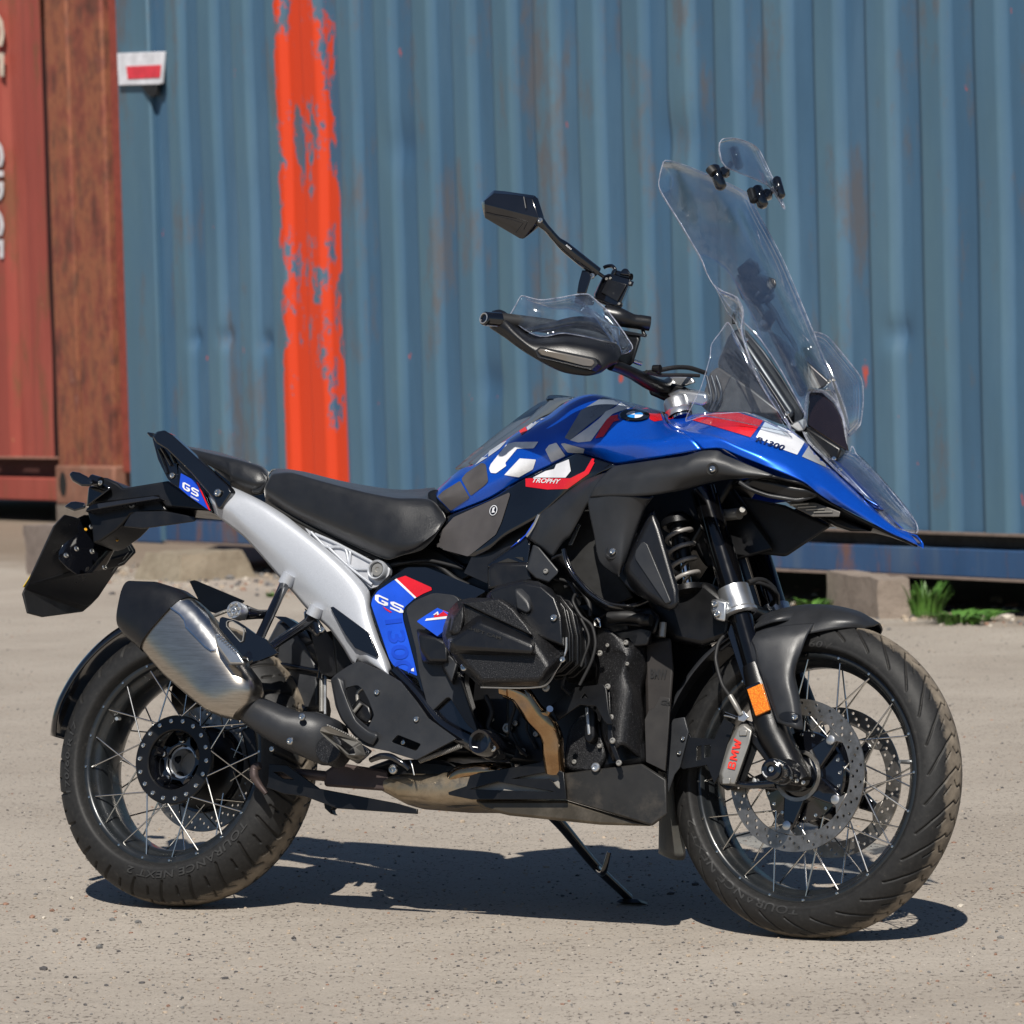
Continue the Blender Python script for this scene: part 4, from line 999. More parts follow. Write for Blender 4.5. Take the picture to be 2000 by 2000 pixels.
# belly: collector, skid plates
coll = ringloft('exhaust_collector', [(*L('F 1190 1060 1150 1130', -.06), .05), (*L('F 1400 1030 1400 1262', -.05), .085), (*L('F 1700 1030 1720 1285', -.04), .095), (*L('G 200 1600 380 1862', -.03), .11), (*L('G 800 1600 850 1862', -.02), .11)], M['header2'], bike, 28, 3.5)
chunk('exhaust_chamber', 'F 1040 960 1190 900 1560 900 1800 940 1932 1000 1932 1240 1700 1270 1300 1200 1150 1100', -.10, 'F 1040 960 1560 900 1932 1000 1932 1240 1300 1200', .05, M['matte'], bev=.01)
tube('collector_pipe', L('G 130 1640 200 1590 400 1570 560 1580', [-.12, -.12, -.11, -.08]), [.018, .02, .02, .02], M['header'], bike, 16)
sk = plate('skid_plate_rear', 'G 98 1728 235 1682 262 1602 300 1590 790 1502 832 1472 872 1532 968 1578 990 1782 960 1782 270 1782 100 1748', -.165, .005, M['matte'], bike, .0012, 0, holes=('G 262 1705 470 1650 885 1722 860 1726', 'G 590 1626 650 1610 880 1570 905 1578 932 1608 940 1700 925 1695 862 1624'))
plate('skid_window', 'G 230 1700 470 1640 900 1560 945 1600 950 1715 880 1735 250 1725', -.150, .004, simple('bare_plate', (.30, .285, .26), .5, .3), bike, 0)
hull('skid_plate', L('G 975 1585 1110 1562 1400 1618 1440 1590 1500 1530 1562 1512 1600 1562 1745 1630 1752 1895 1650 1975', -.160)+L('G 985 1785 1640 1985', -.150)+L('G 975 1585 1400 1618 1562 1512 1745 1630 1752 1895 1650 1975', .05), simple('skid_satin', (.030, .029, .028), .42, .4, grain=500, dirt=.25), bike, .004)
sl_ = simple('skid_lower', (.09, .075, .055), .35, .6, grain=300, dirt=.5)
hull('skid_belly', L('G 300 1790 985 1788 1640 1985 1250 1975 560 1905 370 1860', -.145)+L('G 300 1790 985 1788 1640 1983 1250 1972 560 1900 370 1855', .10), sl_, bike, .006)
plate('engine_plate', 'G 1610 1110 1650 1090 1700 1000 1770 1020 1765 1170 1740 1500 1735 1570 1590 1500 1580 1180', -.13, .004, simple('guard_dark', (.022, .02, .019), .5), bike, .001)
ep = bpy.data.objects['engine_plate']
t_ep = tree_of([ep]); text_decal('lettering', 'GS', (850+1700/3.864, 1100+1065/3.864), (75/3.864, 12/3.864), (6/3.864, -38/3.864), t_ep, M['rubber'], ep, .2, .03)
hull('front_cover_low', L('G 1580 600 1780 560 1800 800 1770 1000 1745 1560 1600 1500', -.10)+L('G 1580 600 1780 560 1800 800 1770 1000 1745 1560 1600 1500', .06), simple('shade_brown', (.018, .015, .014), .6), bike, .006)
fcl = bpy.data.objects['front_cover_low']; t_f = tree_of([fcl]); text_decal('lettering', 'BMW', (850+1625/3.864, 1100+870/3.864), (125/3.864, 8/3.864), (0, -75/3.864), t_f, M['rubber'], fcl, 0, .03)
# side stand (far side)
q0 = P(1066, 1580, .09); gf = to_local(ground(1228, 1765)); gs = to_local(ground(1250, 1764))
tube('side_stand', [q0, q0.lerp(gf, .2)+Vector((.0, 0, .004)), q0.lerp(gf, .6), gf+Vector((0, 0, .012))], [.014, .012, .0105, .0095], M['gloss'], bike)
hull('stand_foot', [gf+Vector((a, b, c)) for a, b, c in ((-.02, -.025, 0), (-.02, .03, 0), (.045, -.03, 0), (.045, .035, 0), (-.015, -.015, .009), (.03, .02, .009), (.03, -.02, .009), (-.015, .02, .009))], M['matte'], bike, .002)
tube('stand_lug', [q0.lerp(gf, .62), P(1178, 1705, .16), P(1190, 1664, .14)], [.008, .007, .0045], M['gloss'], bike)
# centre stand and lever
plate('centre_stand_guard', 'F 290 935 425 945 470 975 670 1120 950 1170 1250 1230 1408 1275 1408 1312 800 1270 560 1180 400 1160 270 1112 283 1075', -.135, .006, M['matte'], bike, .0012, 0, holes=('F 330 998 395 1000 470 1050 400 1045',))
rb = simple('brown_forged_steel', (.075, .055, .052), .5, .5, dirt=.25)
tube('centre_stand_leg', L('F 320 1010 520 1010 740 1030', -.11), .0115, rb, bike)
chunk('centre_stand_pivot', 'F 705 1000 740 990 790 970 800 930 850 930 900 1015 1100 1030 1190 985 1200 1060 1170 1140 800 1110 710 1105', -.12, 'F 705 1000 740 990 800 930 900 1015 1190 985 1200 1060 1170 1140 710 1105', -.08, rb, bev=.006)
tube('centre_stand_foot', L('F 225 945 185 970 180 1030 215 1090 270 1160', [-.13, -.13, -.13, -.125, -.12]), [.008, .010, .010, .008, .005], rb, bike)
plate('stand_hook', 'F 700 1205 790 1250 760 1275 765 1300 782 1316 755 1312 710 1270', -.05, .02, M['matte'], bike, .002)
qbolt('F 1232 975', -.15, .0105, M['steelbolt'], bike)
tube('brake_pedal', L('F 1060 905 1130 878 1210 880 1300 930 1350 975', [-.17, -.18, -.18, -.175, -.17]), [.006, .007, .007, .006, .005], M['gloss'], bike)
tube('brake_link', L('F 1360 910 1375 960 1388 1020', -.17), .0022, M['steelbolt'], bike)
def coil(name, p, q, r, turns, wr, mat, parent, seg=14, k=8):
    d = (q-p); u = d.normalized().orthogonal().normalized(); w = d.normalized().cross(u)
    pts = [p+d*(i/(turns*seg))+u*(r*math.cos(2*math.pi*i/seg))+w*(r*math.sin(2*math.pi*i/seg)) for i in range(int(turns*seg)+1)]
    return tube(name, pts, wr, mat, parent, k, 0)
a_, b_ = L('F 1425 915 1740 800', -.165); coil('return_spring', a_, b_, .0045, 26, .0012, M['caliper'], bike, 8, 5)
# heel guard
hg = plate('heel_guard', 'F 756 300 790 262 890 195 968 158 1150 235 1280 312 1400 460 1490 590 1705 745 1400 905 1222 845 1060 812 1000 790 930 722 835 600 792 500', -.185, .006, M['greyplastic'], bike, .002, 4, holes=('F 868 360 955 338 1000 370 1045 455 1085 565 1040 662 935 572 880 440', 'F 1213 770 1262 714 1440 785 1402 838'))
multi('heel_guard_rim', [('F 762 300 800 500 840 600 940 720 1010 775 1070 800', -.19), ('F 800 275 850 400 880 480 940 610 1040 700 1110 725', -.197), ('F 860 300 872 400 890 480 945 590 1045 680 1100 690', -.19)], M['greyplastic'], 24, 4, .003)
chunk('heel_guard_ridge', 'F 940 240 1000 300 1090 470 1240 600 1400 870 1220 800 1100 700 1090 560 960 330', -.1905, 'F 900 200 1020 290 1110 470 1270 600 1450 860 1390 900 1200 830 1080 700 1085 560 950 340', -.1865, M['greyplastic'], bev=.001)
bpy.data.objects.remove(bpy.data.objects['heel_guard_ridge'])
qbolt('F 1105 395 1403 598 1000 730', -.187, .0062, M['steelbolt'], hg); qbolt('F 1305 772', -.165, .0055, M['steelbolt'], hg)
chunk('master_cylinder', 'F 905 520 960 440 1050 500 1075 580 1030 640 960 600', -.165, 'F 900 520 960 430 1070 520 1060 640 950 610', -.13, M['matte'], bev=.005)
tube('master_rod', L('F 920 560 985 480', -.17), .004, M['caliper'], bike); tube('brake_line', L('F 1010 360 960 400 970 500 1040 560 1050 620', -.16), .004, M['caliper'], bike)
# foot peg
pg = plate('foot_peg', 'F 672 690 692 655 742 650 965 762 1000 872 940 905 888 890 700 722', [-.315, -.315, -.31, -.235, -.21, -.215, -.235, -.31], .014, M['caliper'], bike, .003, 3, holes=('F 745 712 800 720 930 810 945 868 890 872 770 760',))
for i in range(14):
    t = i/13; u, v = Q('F 735 645 955 745')[0], Q('F 735 645 955 745')[1]; bolt(u[0]+(v[0]-u[0])*t, u[1]+(v[1]-u[1])*t, -.31+.075*t, .003, M['caliper'], pg, 'peg_tooth', p=P(u[0]+(v[0]-u[0])*t, u[1]+(v[1]-u[1])*t, -.31+.075*t), d=(0, 0, 1))
chunk('peg_hinge', 'F 930 780 1000 790 1060 850 960 930 860 880', -.20, 'F 930 770 1080 840 970 940 850 880', -.17, M['gloss'], bev=.004)
bolt(*Q('F 955 778')[0], -.225, .006, M['steelbolt'], pg)
# exhaust link
lk = ringloft('exhaust_link_cover', [(*L('F 165 424 62 552', -.215), .030), (*L('F 235 430 120 640', -.215), .038), (*L('F 380 490 270 745', -.21), .044), (*L('F 520 545 420 830', -.20), .046), (*L('F 660 545 560 890', -.19), .046), (*L('F 800 600 690 945', -.18), .044), (*L('F 860 640 800 950', -.16), .03)], M['greyplastic'], bike, 28, 2.3)
lathe('link_end_cap', [(-.003, 0), (-.003, .029), (0, .032), (.04, .034)], M['powder'], bike, 40, Matrix.Translation(P(*Q('F 742 825')[0], -.232)))
qbolt('F 543 580', -.246, .008, M['steelbolt'], lk); qbolt('F 452 762', -.25, .0078, M['steelbolt'], lk); qbolt('F 315 822', -.19, .006, M['steelbolt'], lk)
lathe('link_clamp', [(-.006, .0), (-.006, .034), (.006, .034), (.006, 0)], M['chrome'], bike, 30, axis_matrix(P(*Q('F 118 470')[0], -.215), (.76, 0, -.62)))
# muffler
S = lambda a, b, w, y=-.245: (P(a[0], a[1], y), P(b[0], b[1], y), w)
mu = ringloft('muffler', [S((372, 1163), (283, 1268), .050), S((402, 1190), (305, 1296), .050), S((428, 1221), (330, 1324), .050), S((454, 1256), (360, 1350), .049), S((478, 1294), (388, 1374), .047), S((500, 1325), (412, 1392), .052), S((507, 1348), (438, 1402), .040), S((500, 1368), (462, 1406), .028)], M['steel'], bike, 40, 3.0)
ringloft('muffler_end_cap', [S((263, 1146), (248, 1220), .030), S((262, 1136), (243, 1232), .044), S((312, 1138), (256, 1250), .050), S((360, 1153), (275, 1265), .053), S((381, 1168), (286, 1276), .055)], M['plastic'], bike, 40, 3.0)
lathe('tail_pipe', [(-.01, .022), (-.01, .019), (.03, .019)], M['steel'], bike, 24, axis_matrix(P(255, 1185, -.245), (-.8, 0, .5)))
t_mu = tree_of([mu])
decal('heat_shield', 'N 92 850 200 838 380 834 470 900 520 1000 560 1120 600 1200 590 1300 545 1306 490 1268 310 1083 292 1015 250 960', t_mu, M['shield'], mu, .0022, 9)
decal('shield_edge_highlight', 'N 84 856 94 850 252 958 296 1012 312 1080 492 1266 546 1304 590 1302 590 1312 540 1314 484 1276 302 1088 286 1020 244 968', t_mu, M['chrome'], mu, .003, 9)  # chrome strip paints the bright highlight along the crease
chunk('muffler_bracket_foot', 'N 575 1160 600 1140 790 1320 800 1370 860 1430 720 1430 600 1260', -.32, 'N 570 1150 800 1310 880 1449 700 1449 590 1250', -.28, M['alu'], bev=.004)
for i in range(9):
    for j in range(2): bolt(*Q('N %f %f' % (608+i*21+j*18-6, 1172+i*19-j*8))[0], -.322, .0022, M['chrome'], mu, 'stud')
# passenger rest bracket
pb = plate('passenger_peg_bracket', 'N 615 1085 625 1000 650 988 780 1025 870 1085 960 1150 1050 1195 1170 1330 1000 1400 900 1420 850 1370', -.318, .008, M['gloss'], bike, .003, 3, holes=('N 690 1040 705 1028 735 1030 835 1095 848 1130 835 1215 815 1220 690 1075',))
plate('bracket_rim', 'N 683 1038 700 1022 738 1024 842 1090 856 1130 842 1218 815 1228 684 1080', -.322, .003, M['caliper'], bike, .0005, 1, holes=('N 690 1040 705 1028 735 1030 835 1095 848 1130 835 1215 815 1220 690 1075',))
tube('bracket_strut', L('N 1235 690 1180 800 1050 1080 930 1330 880 1400', [-.15, -.19, -.25, -.305, -.318]), [.0125, .0105, .0105, .011, .012], M['gloss'], bike, 14)
tube('bracket_strut', L('N 1500 1000 1430 1060 1200 1210 1000 1360 880 1410', [-.14, -.16, -.23, -.295, -.318]), [.0125, .011, .010, .010, .012], M['gloss'], bike, 14)
chunk('strut_lug', 'N 1420 1000 1470 980 1560 1040 1600 1120 1540 1180 1480 1110', -.15, 'N 1410 900 1560 1030 1620 1140 1540 1190 1440 1110', -.12, M['gloss'], bev=.005); qbolt('N 1588 1112', -.153, .0066, M['steelbolt'], bike)
kn = lathe('strap_knob', [(-.034, 0), (-.034, .008), (-.030, .010), (-.034, .013), (-.034, .0175), (-.030, .0195), (-.008, .0195), (-.006, .016), (.01, .015)], M['alu'], bike, 36, Matrix.Translation(P(*Q('N 835 950')[0], -.27)))
bolt(0, 0, 0, .0045, M['steelbolt'], kn, p=P(*Q('N 835 950')[0], -.27)+Vector((0, -.034, 0)))
for k in range(6):
    a = 2*math.pi*k/6+.2; bolt(0, 0, 0, .0036, M['caliper'], kn, 'knob_recess', p=P(*Q('N 835 950')[0], -.27)+Vector((.0128*math.cos(a), -.0335, .0128*math.sin(a))))
tube('knob_stem', [P(*Q('N 870 950')[0], -.262), P(*Q('N 980 965')[0], -.24), P(*Q('N 1090 965')[0], -.21)], [.017, .0105, .010], M['gloss'], bike)
plate('far_peg_shroud', 'N 335 652 385 640 840 830 760 900 580 955 500 930 430 850', .13, .012, M['greyplastic'], bike, .003, 3)
tube('muffler_hanger', L('N 520 1000 700 930 780 910', -.19), .004, M['caliper'], bike)
# inner rear fender and swingarm on the far side
dm = chunk('inner_mudguard', 'E 1500 470 1480 250 1600 40 1700 80 1800 220 1852 340 1850 600 1770 615', .0, 'E 1500 470 1480 250 1600 20 1720 60 1870 300 1870 600 1770 615', .10, M['greyplastic'], bev=.012, seg=3)
tube('mudguard_rib', L('E 1540 400 1600 320 1740 340 1850 360', -.006), .006, M['gloss'], bike); tube('mudguard_rib', L('E 1590 470 1650 530 1760 600', -.006), .008, M['gloss'], bike); tube('mudguard_rib', L('E 1570 180 1560 320 1560 450', -.006), .008, M['gloss'], bike)
plate('mudguard_edge', 'E 1560 10 1640 15 1760 90 1870 300 1880 420 1830 330 1750 180 1640 60', .0, .03, M['gloss'], bike, .004, 4)
tube('swingarm', L('E 1000 520 1200 500 1500 560 1800 640', [.12, .10, .08, .05]), [.045, .045, .05, .06], M['matte'], bike, 16)
tube('shock_rod', L('F 690 0 690 540', -.03), .006, M['caliper'], bike); tube('shock_rod', L('F 715 0 715 560', -.03), .0035, M['alu'], bike)
tube('rear_shock', L('B 740 1700 F 760 60 720 300', -.02), .022, M['gloss'], bike)
hull('rear_frame_spar', L('B 560 1500 650 1560 900 1932 F 900 200 760 280 680 250 670 0', -.06)+L('B 560 1500 650 1560 900 1932 F 900 200 760 280 680 250', .05), M['matte'], bike, .008)
# silver subframe
sf = multi('subframe', [('A 1545 570 1720 575 B 100 620 245 692 420 800 600 945 800 1110 950 1250 1050 1370 1062 1500 1130 1720 1210 1900 F 1222 245', -.125),
    ('A 1570 620 B 0 640 120 670 260 745 450 880 620 1010 800 1170 930 1310 1010 1440 1040 1560 1100 1740 1180 1932 F 1200 250', -.150),
    ('A 1600 700 B 0 760 80 830 260 980 450 1140 600 1290 740 1440 850 1560 930 1680 1000 1800 F 1060 160 1190 258', -.158),
    ('A 1620 790 B 0 882 100 960 220 1090 390 1290 480 1390 600 1530 740 1650 850 1800 930 1932 F 960 160 1180 262', -.138)], M['silver'], 60, 5, .004, mirror=True, angle=60)
plate('frame_truss', 'B 560 890 640 940 1090 1162 1160 1165 1205 1200 1195 1250 1110 1335 1062 1350 950 1250 800 1110 600 950', -.118, .012, simple('silver_recess', (.50, .51, .54), .45, .3), bike, .003, 3)
for s in ('B 610 925 700 1020 740 1040 800 1035', 'B 800 1035 870 1055 895 1175', 'B 895 1175 905 1080 880 1050', 'B 895 1175 950 1200 1050 1205', 'B 730 1030 900 1190 1070 1320', 'B 640 940 800 1010 1085 1160'):
    tube('truss_rib', L(s, -.121), .0035, M['silver'], bike, 8)
lathe('frame_boss', [(-.004, .0165), (-.010, .0175), (-.012, .020), (-.008, .0225), (.02, .023)], M['silver'], bike, 32, Matrix.Translation(P(*Q('B 1115 1215')[0], -.122)))
lathe('frame_bolt', [(-.006, 0), (-.006, .004), (-.008, .006), (-.008, .013), (-.003, .015)], M['caliper'], bike, 28, Matrix.Translation(P(*Q('B 1120 1212')[0], -.122)))
for s, r in (('B 450 1245 410 1320', .0165), ('B 655 1490 620 1560', .0165)): tube('strut_boss', L(s, [-.150, -.150]), [r, r*.98], M['silver'], bike, 18)
plate('frame_insert', 'B 752 1492 775 1486 1040 1680 1058 1720 1113 1852 1100 1870 940 1800 868 1700', -.163, .006, M['gloss'], bike, .002, 2)
# seats
rs_ = multi('rider_seat', [('B 268 700 500 830 800 975 1000 1060 1180 1132 1300 1100 1440 1062 1530 985', [-.10, -.105, -.11, -.115, -.12, -.12, -.12, -.115]),
    ('B 255 600 480 740 800 880 1050 980 1250 1040 1400 1030 1560 920 1615 850', [-.135, -.14, -.15, -.16, -.165, -.165, -.155, -.14]),
    ('B 300 500 450 490 700 560 1000 640 1250 690 1400 690 1520 700 1620 800', [-.13, -.135, -.145, -.15, -.15, -.14, -.13, -.12]),
    ('B 310 470 450 470 700 545 1000 622 1250 668 1400 668 1500 662 1560 690', [-.09, -.09, -.10, -.10, -.10, -.09, -.08, -.06]),
    ('B 350 445 560 470 800 535 1050 590 1250 625 1400 630 1500 622 1560 640', [.02, .02, .02, .02, .02, .02, .0, .0]),
    ('B 300 470 400 462 620 510 900 570 1150 608 1300 618 1430 610 1540 590', [.11, .115, .12, .12, .12, .11, .10, .08]),
    ('B 400 640 600 720 900 800 1100 860 1300 900 1400 900 1500 860 1540 800', [.12, .12, .13, .13, .13, .12, .11, .1])], M['seat'], 60, 6, .004, angle=70)
chunk('seat_nose', 'B 1440 700 1530 700 1600 790 1600 850 1520 960 1400 1030', -.12, 'B 1440 690 1540 700 1610 800 1600 860 1520 960 1400 1020', .05, M['seat'], bev=.01, seg=3)
tube('seat_seam', L('B 265 705 500 835 800 985 1000 1075 1150 1145', -.112), .005, M['darkhole'], bike)
chunk('seat_base', 'B 250 640 500 780 800 920 1180 1060 1400 1030 1180 1150 1000 1100 500 850 280 720', -.10, 'B 250 640 800 920 1400 1030 1180 1150 500 850', .09, M['darkhole'], bev=.004)
chunk('seat_tail', 'B 262 560 300 520 420 520 420 700 270 690', -.115, 'B 262 560 300 510 420 520 420 700 270 690', .11, M['seat'], bev=.014, seg=4)
ps_ = multi('passenger_seat', [('A 1590 430 1750 560 B 0 570 160 645 240 640', [-.09, -.10, -.11, -.11, -.10]),
    ('A 1540 400 1760 500 B 0 500 180 560 285 560', [-.12, -.13, -.135, -.135, -.12]),
    ('A 1400 290 1600 340 1800 390 B 100 400 230 445 292 505', [-.11, -.12, -.125, -.125, -.12, -.11]),
    ('A 1400 280 1600 325 1800 370 B 100 385 240 428 300 480', [-.06, -.06, -.07, -.07, -.07, -.06]),
    ('A 1430 285 1620 315 1790 365 1900 400 B 150 410 290 470', [.10, .10, .11, .11, .11, .10]),
    ('A 1500 400 1700 420 1900 450 B 200 500 290 520', [.11, .11, .12, .12, .11])], M['seat'], 40, 6, .004, angle=70)
chunk('passenger_seat_nose', 'B 150 470 240 455 290 500 285 560 235 630 160 640', -.125, 'B 150 450 250 440 295 500 285 570 235 620 160 620', .10, M['seat'], bev=.014, seg=4)
# rack arms / tail
rk = plate('grab_rail', 'A 1148 215 1165 185 1185 165 1240 155 1290 182 1500 375 1725 582 1745 625 1740 650 1668 745 1640 748 1612 690 1600 640 1420 460 1335 400 1348 590 1300 560 1262 520 1190 375', -.135, .014, M['gloss'], bike, .004, 3)
rk2 = rk.copy(); COL.objects.link(rk2); rk2.matrix_local = Matrix.Diagonal((1, -1, 1, 1))
plate('rack_tip', 'A 1106 180 1112 168 1160 176 1155 215 1130 205', -.10, .2, M['gloss'], bike, .003)
rbm = plate('rail_beam', 'A 1150 205 1185 168 1240 157 1290 184 1500 377 1725 584 1745 625 1668 745 1640 748 1612 680 1440 480 1262 305 1175 250', -.165, .026, M['gloss'], bike, .007, 3, seg=3)
qbolt('A 1645 628', -.168, .0088, M['steelbolt'], rk); qbolt('A 1300 497', -.137, .0066, M['steelbolt'], rk)
for s in ('A 1195 300 1235 400 1260 480', 'A 1240 330 1290 420', 'A 1290 340 1320 400', 'A 1215 290 1260 360'): tube('rail_rib', L(s, -.139), .003, M['gloss'], rk, 6)
bd = plate('tail_badge', 'A 1346 425 1362 412 1500 500 1600 780 1420 655 1345 590', -.145, .012, M['gloss'], bike, .003, 1)
t_bd = tree_of([bd]); decal('blue_panel', 'A 1366 480 1476 540 1572 755 1420 648 1352 588', t_bd, M['bluefilm2'], bd, .001, 20, .8); decal('red_stripe', 'A 1482 543 1496 552 1590 762 1576 757', t_bd, M['red'], bd, .001, 20)
glyphs(0, t_bd, M['white'], bd, (0+1378/3.864, 800+596/3.864), (122/3.864, 70/3.864), (-10/3.864, -62/3.864), .002)
text_decal('lettering', 'TROPHY', (0+1440/3.864, 800+660/3.864), (65/3.864, 36/3.864), (0/3.864, -12/3.864), t_bd, M['white'], bd, .3, .02, 1, .002)
plate('tail_trim', 'A 1345 425 1360 408 1490 465 1560 560 1600 680 1560 640 1500 545 1380 470', -.149, .006, M['greyplastic'], bike, .002, 1)
plate('tail_arm', 'A 690 520 730 505 800 512 885 555 925 590 1262 535 1340 590 1590 765 1250 735 1190 660 700 715 655 745 690 640', -.06, .12, M['plastic'], bike, .005)
plate('tail_edge', 'A 655 742 700 712 1150 652 1195 658 1200 672 900 720 640 770', -.085, .17, simple('satin_navy_plastic', (.012, .014, .02), .3), bike, .003)
chunk('tail_under_cover', 'A 985 790 1020 770 1240 765 1470 808 1482 832 1470 845 1080 900 930 885', -.09, 'A 985 790 1240 760 1475 810 1080 900 930 885', .09, M['plastic'], bev=.004)
plate('tail_neck', 'A 655 765 1000 712 1200 672 1260 760 1100 775 985 790 935 850 880 905 760 990 700 1010 690 900', -.055, .10, M['matte'], bike, .004); qbolt('A 1000 722', -.074, .008, M['darkhole'], bike)
ind = chunk('turn_signal', 'A 520 490 545 466 600 474 660 505 700 545 690 580 612 578 545 540', -.15, 'A 525 490 545 468 660 505 700 545 690 580 612 570', -.09, M['gloss'], bev=.006)
chunk('turn_signal', 'A 482 736 530 697 570 692 640 705 650 745 560 770', .12, 'A 482 736 530 697 640 700 650 745 560 765', .16, M['gloss'], bev=.005)
tube('signal_stem', L('A 690 530 760 550', -.10), .013, M['gloss'], bike); qbolt('A 757 553', -.115, .006, M['steelbolt'], bike)
chunk('tail_light', 'A 670 580 780 560 850 590 700 700 650 740', -.08, 'A 670 580 780 560 700 730 650 740', .08, M['gloss'], bev=.004)
# licence plate holder (faces fore and aft)
def yplate(name, s, ys, back, mat, parent, bev=.002):
    return slab(name, [[P(u, v, y) for (u, v), y in zip(Q(s), ys)]], back, mat, parent, bev)
NB = Vector((-.005, 0, -.002))
ph = yplate('plate_holder', 'A 415 870 490 792 552 806 900 925 950 940 1022 1055 1026 1080 940 1170 890 1192 745 1415 690 1472 640 1480 190 1355 205 1325', [-.115, -.09, -.06, .09, .11, .135, .135, .12, .11, .11, .11, .09, -.125, -.125], NB, M['plastic'], bike, .001)
yplate('plate_lip', 'A 190 1355 640 1480 690 1472 630 1522 330 1562 215 1532 178 1385', [-.125, .09, .11, .10, -.05, -.115, -.128], NB, M['rubber'], bike, .001)
npl = yplate('licence_plate', 'A 385 1060 900 1100 690 1440 210 1328', [-.105, .115, .115, -.122], Vector((-.003, 0, -.001)), M['yellow'], bike, .0005); npl.location = Vector((-.010, -.002, -.003))
chunk('plate_bracket', 'A 565 825 640 790 760 800 880 880 925 950', [-.05, -.03, 0, .05, .06], 'A 440 1070 440 1135 500 1200 580 1250 700 1235 790 1200 850 1100', [-.08, -.08, -.06, -.04, -.0, .03, .06], M['gloss'], bev=.003)
for s, y in (('A 655 885', -.04), ('A 660 1070', -.045), ('A 465 1100', -.095), ('A 830 945', .02), ('A 755 1190', .0), ('A 543 1050', -.075)):
    q = Q(s)[0]; bolt(0, 0, 0, .006, M['steelbolt'], ph, p=P(q[0], q[1], y-.012)+Vector((.012, 0, 0)), d=(.8, -.5, .3))
for s, y in (('A 608 905', -.07), ('A 845 985', .0)):
    q = Q(s)[0]; bolt(0, 0, 0, .0035, M['ambertip'], ph, 'rubber_tip', p=P(q[0], q[1], y-.012)+Vector((.014, 0, 0)), d=(.8, -.5, .3))
wl = simple('pale_line', (.55, .55, .52), .5)
for s, y in (('A 950 990 1003 1075 938 1152 890 1172 800 1285', [.10, .125, .115, .105, .105]), ('A 950 1015 975 1070', [.10, .11]), ('A 965 1085 925 1135', [.11, .11])):
    pts = [p+Vector((.003, -.003, .001)) for p in L(s, y)]; tube('pin_line', pts, .0008, wl, ph, 5, 0)

# left-hand cylinder and covers, mirrored from the right
def mirrored(o):
    c = o.copy(); c.data = o.data; COL.objects.link(c); c.parent = bike; c.matrix_local = Matrix.Diagonal((1, -1, 1, 1)); return c
for nm in ('cylinder_cowl', 'valve_cover', 'cover_spine', 'cylinder_barrel', 'seat_base'):
    if nm != 'seat_base': mirrored(bpy.data.objects[nm])

# wiring, hoses and fasteners around the engine
for pts, y, r in (('G 560 930 600 1080 560 1240 620 1380 700 1460', -.13, .004), ('G 640 960 700 1100 690 1250 760 1400', -.125, .003), ('G 380 1000 430 1120 400 1240 470 1300', -.125, .006), ('G 930 760 980 840 960 930 1020 990', -.20, .004),
                  ('G 980 180 1040 160 1100 200 1160 300 1170 400', -.17, .005), ('G 900 120 1000 140 1080 260', -.18, .0035), ('B 1190 1180 1350 1150 1550 1170 1700 1280 1800 1330', -.10, .006), ('B 1290 1160 1500 1140 1760 1200', -.11, .004),
                  ('G 1230 420 1300 380 1420 350 1560 360', -.12, .004), ('G 1320 470 1440 460 1560 470', -.15, .003)):
    tube('wiring_hose', L(pts, y), r, M['rubber'], bike, 8)
for s_, y, r in (('G 760 1290', -.12, .006), ('G 700 1180', -.12, .005), ('G 660 1420', -.12, .007), ('G 1050 1500', -.13, .005), ('G 1240 1380', -.135, .005), ('G 430 1180', -.12, .005), ('G 1440 600', -.165, .0055), ('G 1450 760', -.165, .004), ('G 1300 620', -.168, .004)):
    qbolt(s_, y, r, M['caliper'], frame)
tube('cover_gasket', L('G 345 935 800 932 925 788 985 668 990 560', [-.302]*5), .0022, M['alu'], cov, 6)
tube('cover_joint', L('G 62 600 120 700 210 810 330 900 350 930', -.33), .0012, M['rubber'], cov, 5)
hull('sump', L('G 520 1400 760 1380 960 1480 1250 1560 1500 1560 1300 1600 700 1560', -.10)+L('G 520 1400 960 1480 1500 1560 700 1560', .08), M['powder'], bike, .008)
for i in range(6): tube('sump_rib', L('G %d 1440 %d 1540' % (560+i*60, 590+i*60), -.104), .004, M['powder'], bike, 6, 0)
# --- tank, fairing
TOP_T = 'C 0 1000 120 890 200 830 290 800 380 722 510 630 640 540 790 455 850 430 940 360 1060 290 1190 265 1290 285 1440 325 1560 360 1720 405'
tank = multi('tank_cover', [
    (TOP_T, [-.075, -.07, -.07, -.075, -.08, -.08, -.075, -.07]),
    ('C 5 1030 130 920 300 840 480 700 640 590 800 500 900 450 1000 370 1100 320 1200 300 1320 320 1450 360 1560 410 1768 485', [-.115, -.12, -.125, -.13, -.135, -.135, -.14, -.13]),
    ('C 20 1060 160 990 330 900 520 780 700 670 850 600 940 560 1060 540 1200 545 1340 560 1480 570 1650 580 1852 546', [-.135, -.14, -.15, -.165, -.18, -.20, -.22, -.22]),
    ('C 60 1100 200 1060 380 970 560 870 740 760 880 700 980 660 1100 650 1220 650 1400 650 1560 640 1800 622 1934 604', [-.130, -.140, -.16, -.175, -.19, -.215, -.245, -.25]),
    ('C 120 1168 250 1120 420 1050 600 940 760 860 900 795 1060 715 1150 730 1250 765 1362 802 1500 780 1650 755 1830 722 2006 688', [-.120, -.130, -.15, -.17, -.18, -.205, -.24, -.25])], M['blue'], 64, 6, .003)
tankL = tank.data.copy()
far_t = bpy.data.objects.new('tank_cover', tankL); COL.objects.link(far_t); far_t.parent = bike; far_t.matrix_local = Matrix.Diagonal((1, -1, 1, 1))
s_ = far_t.modifiers.new('solid', 'SOLIDIFY'); s_.thickness = .003; s_.offset = 1
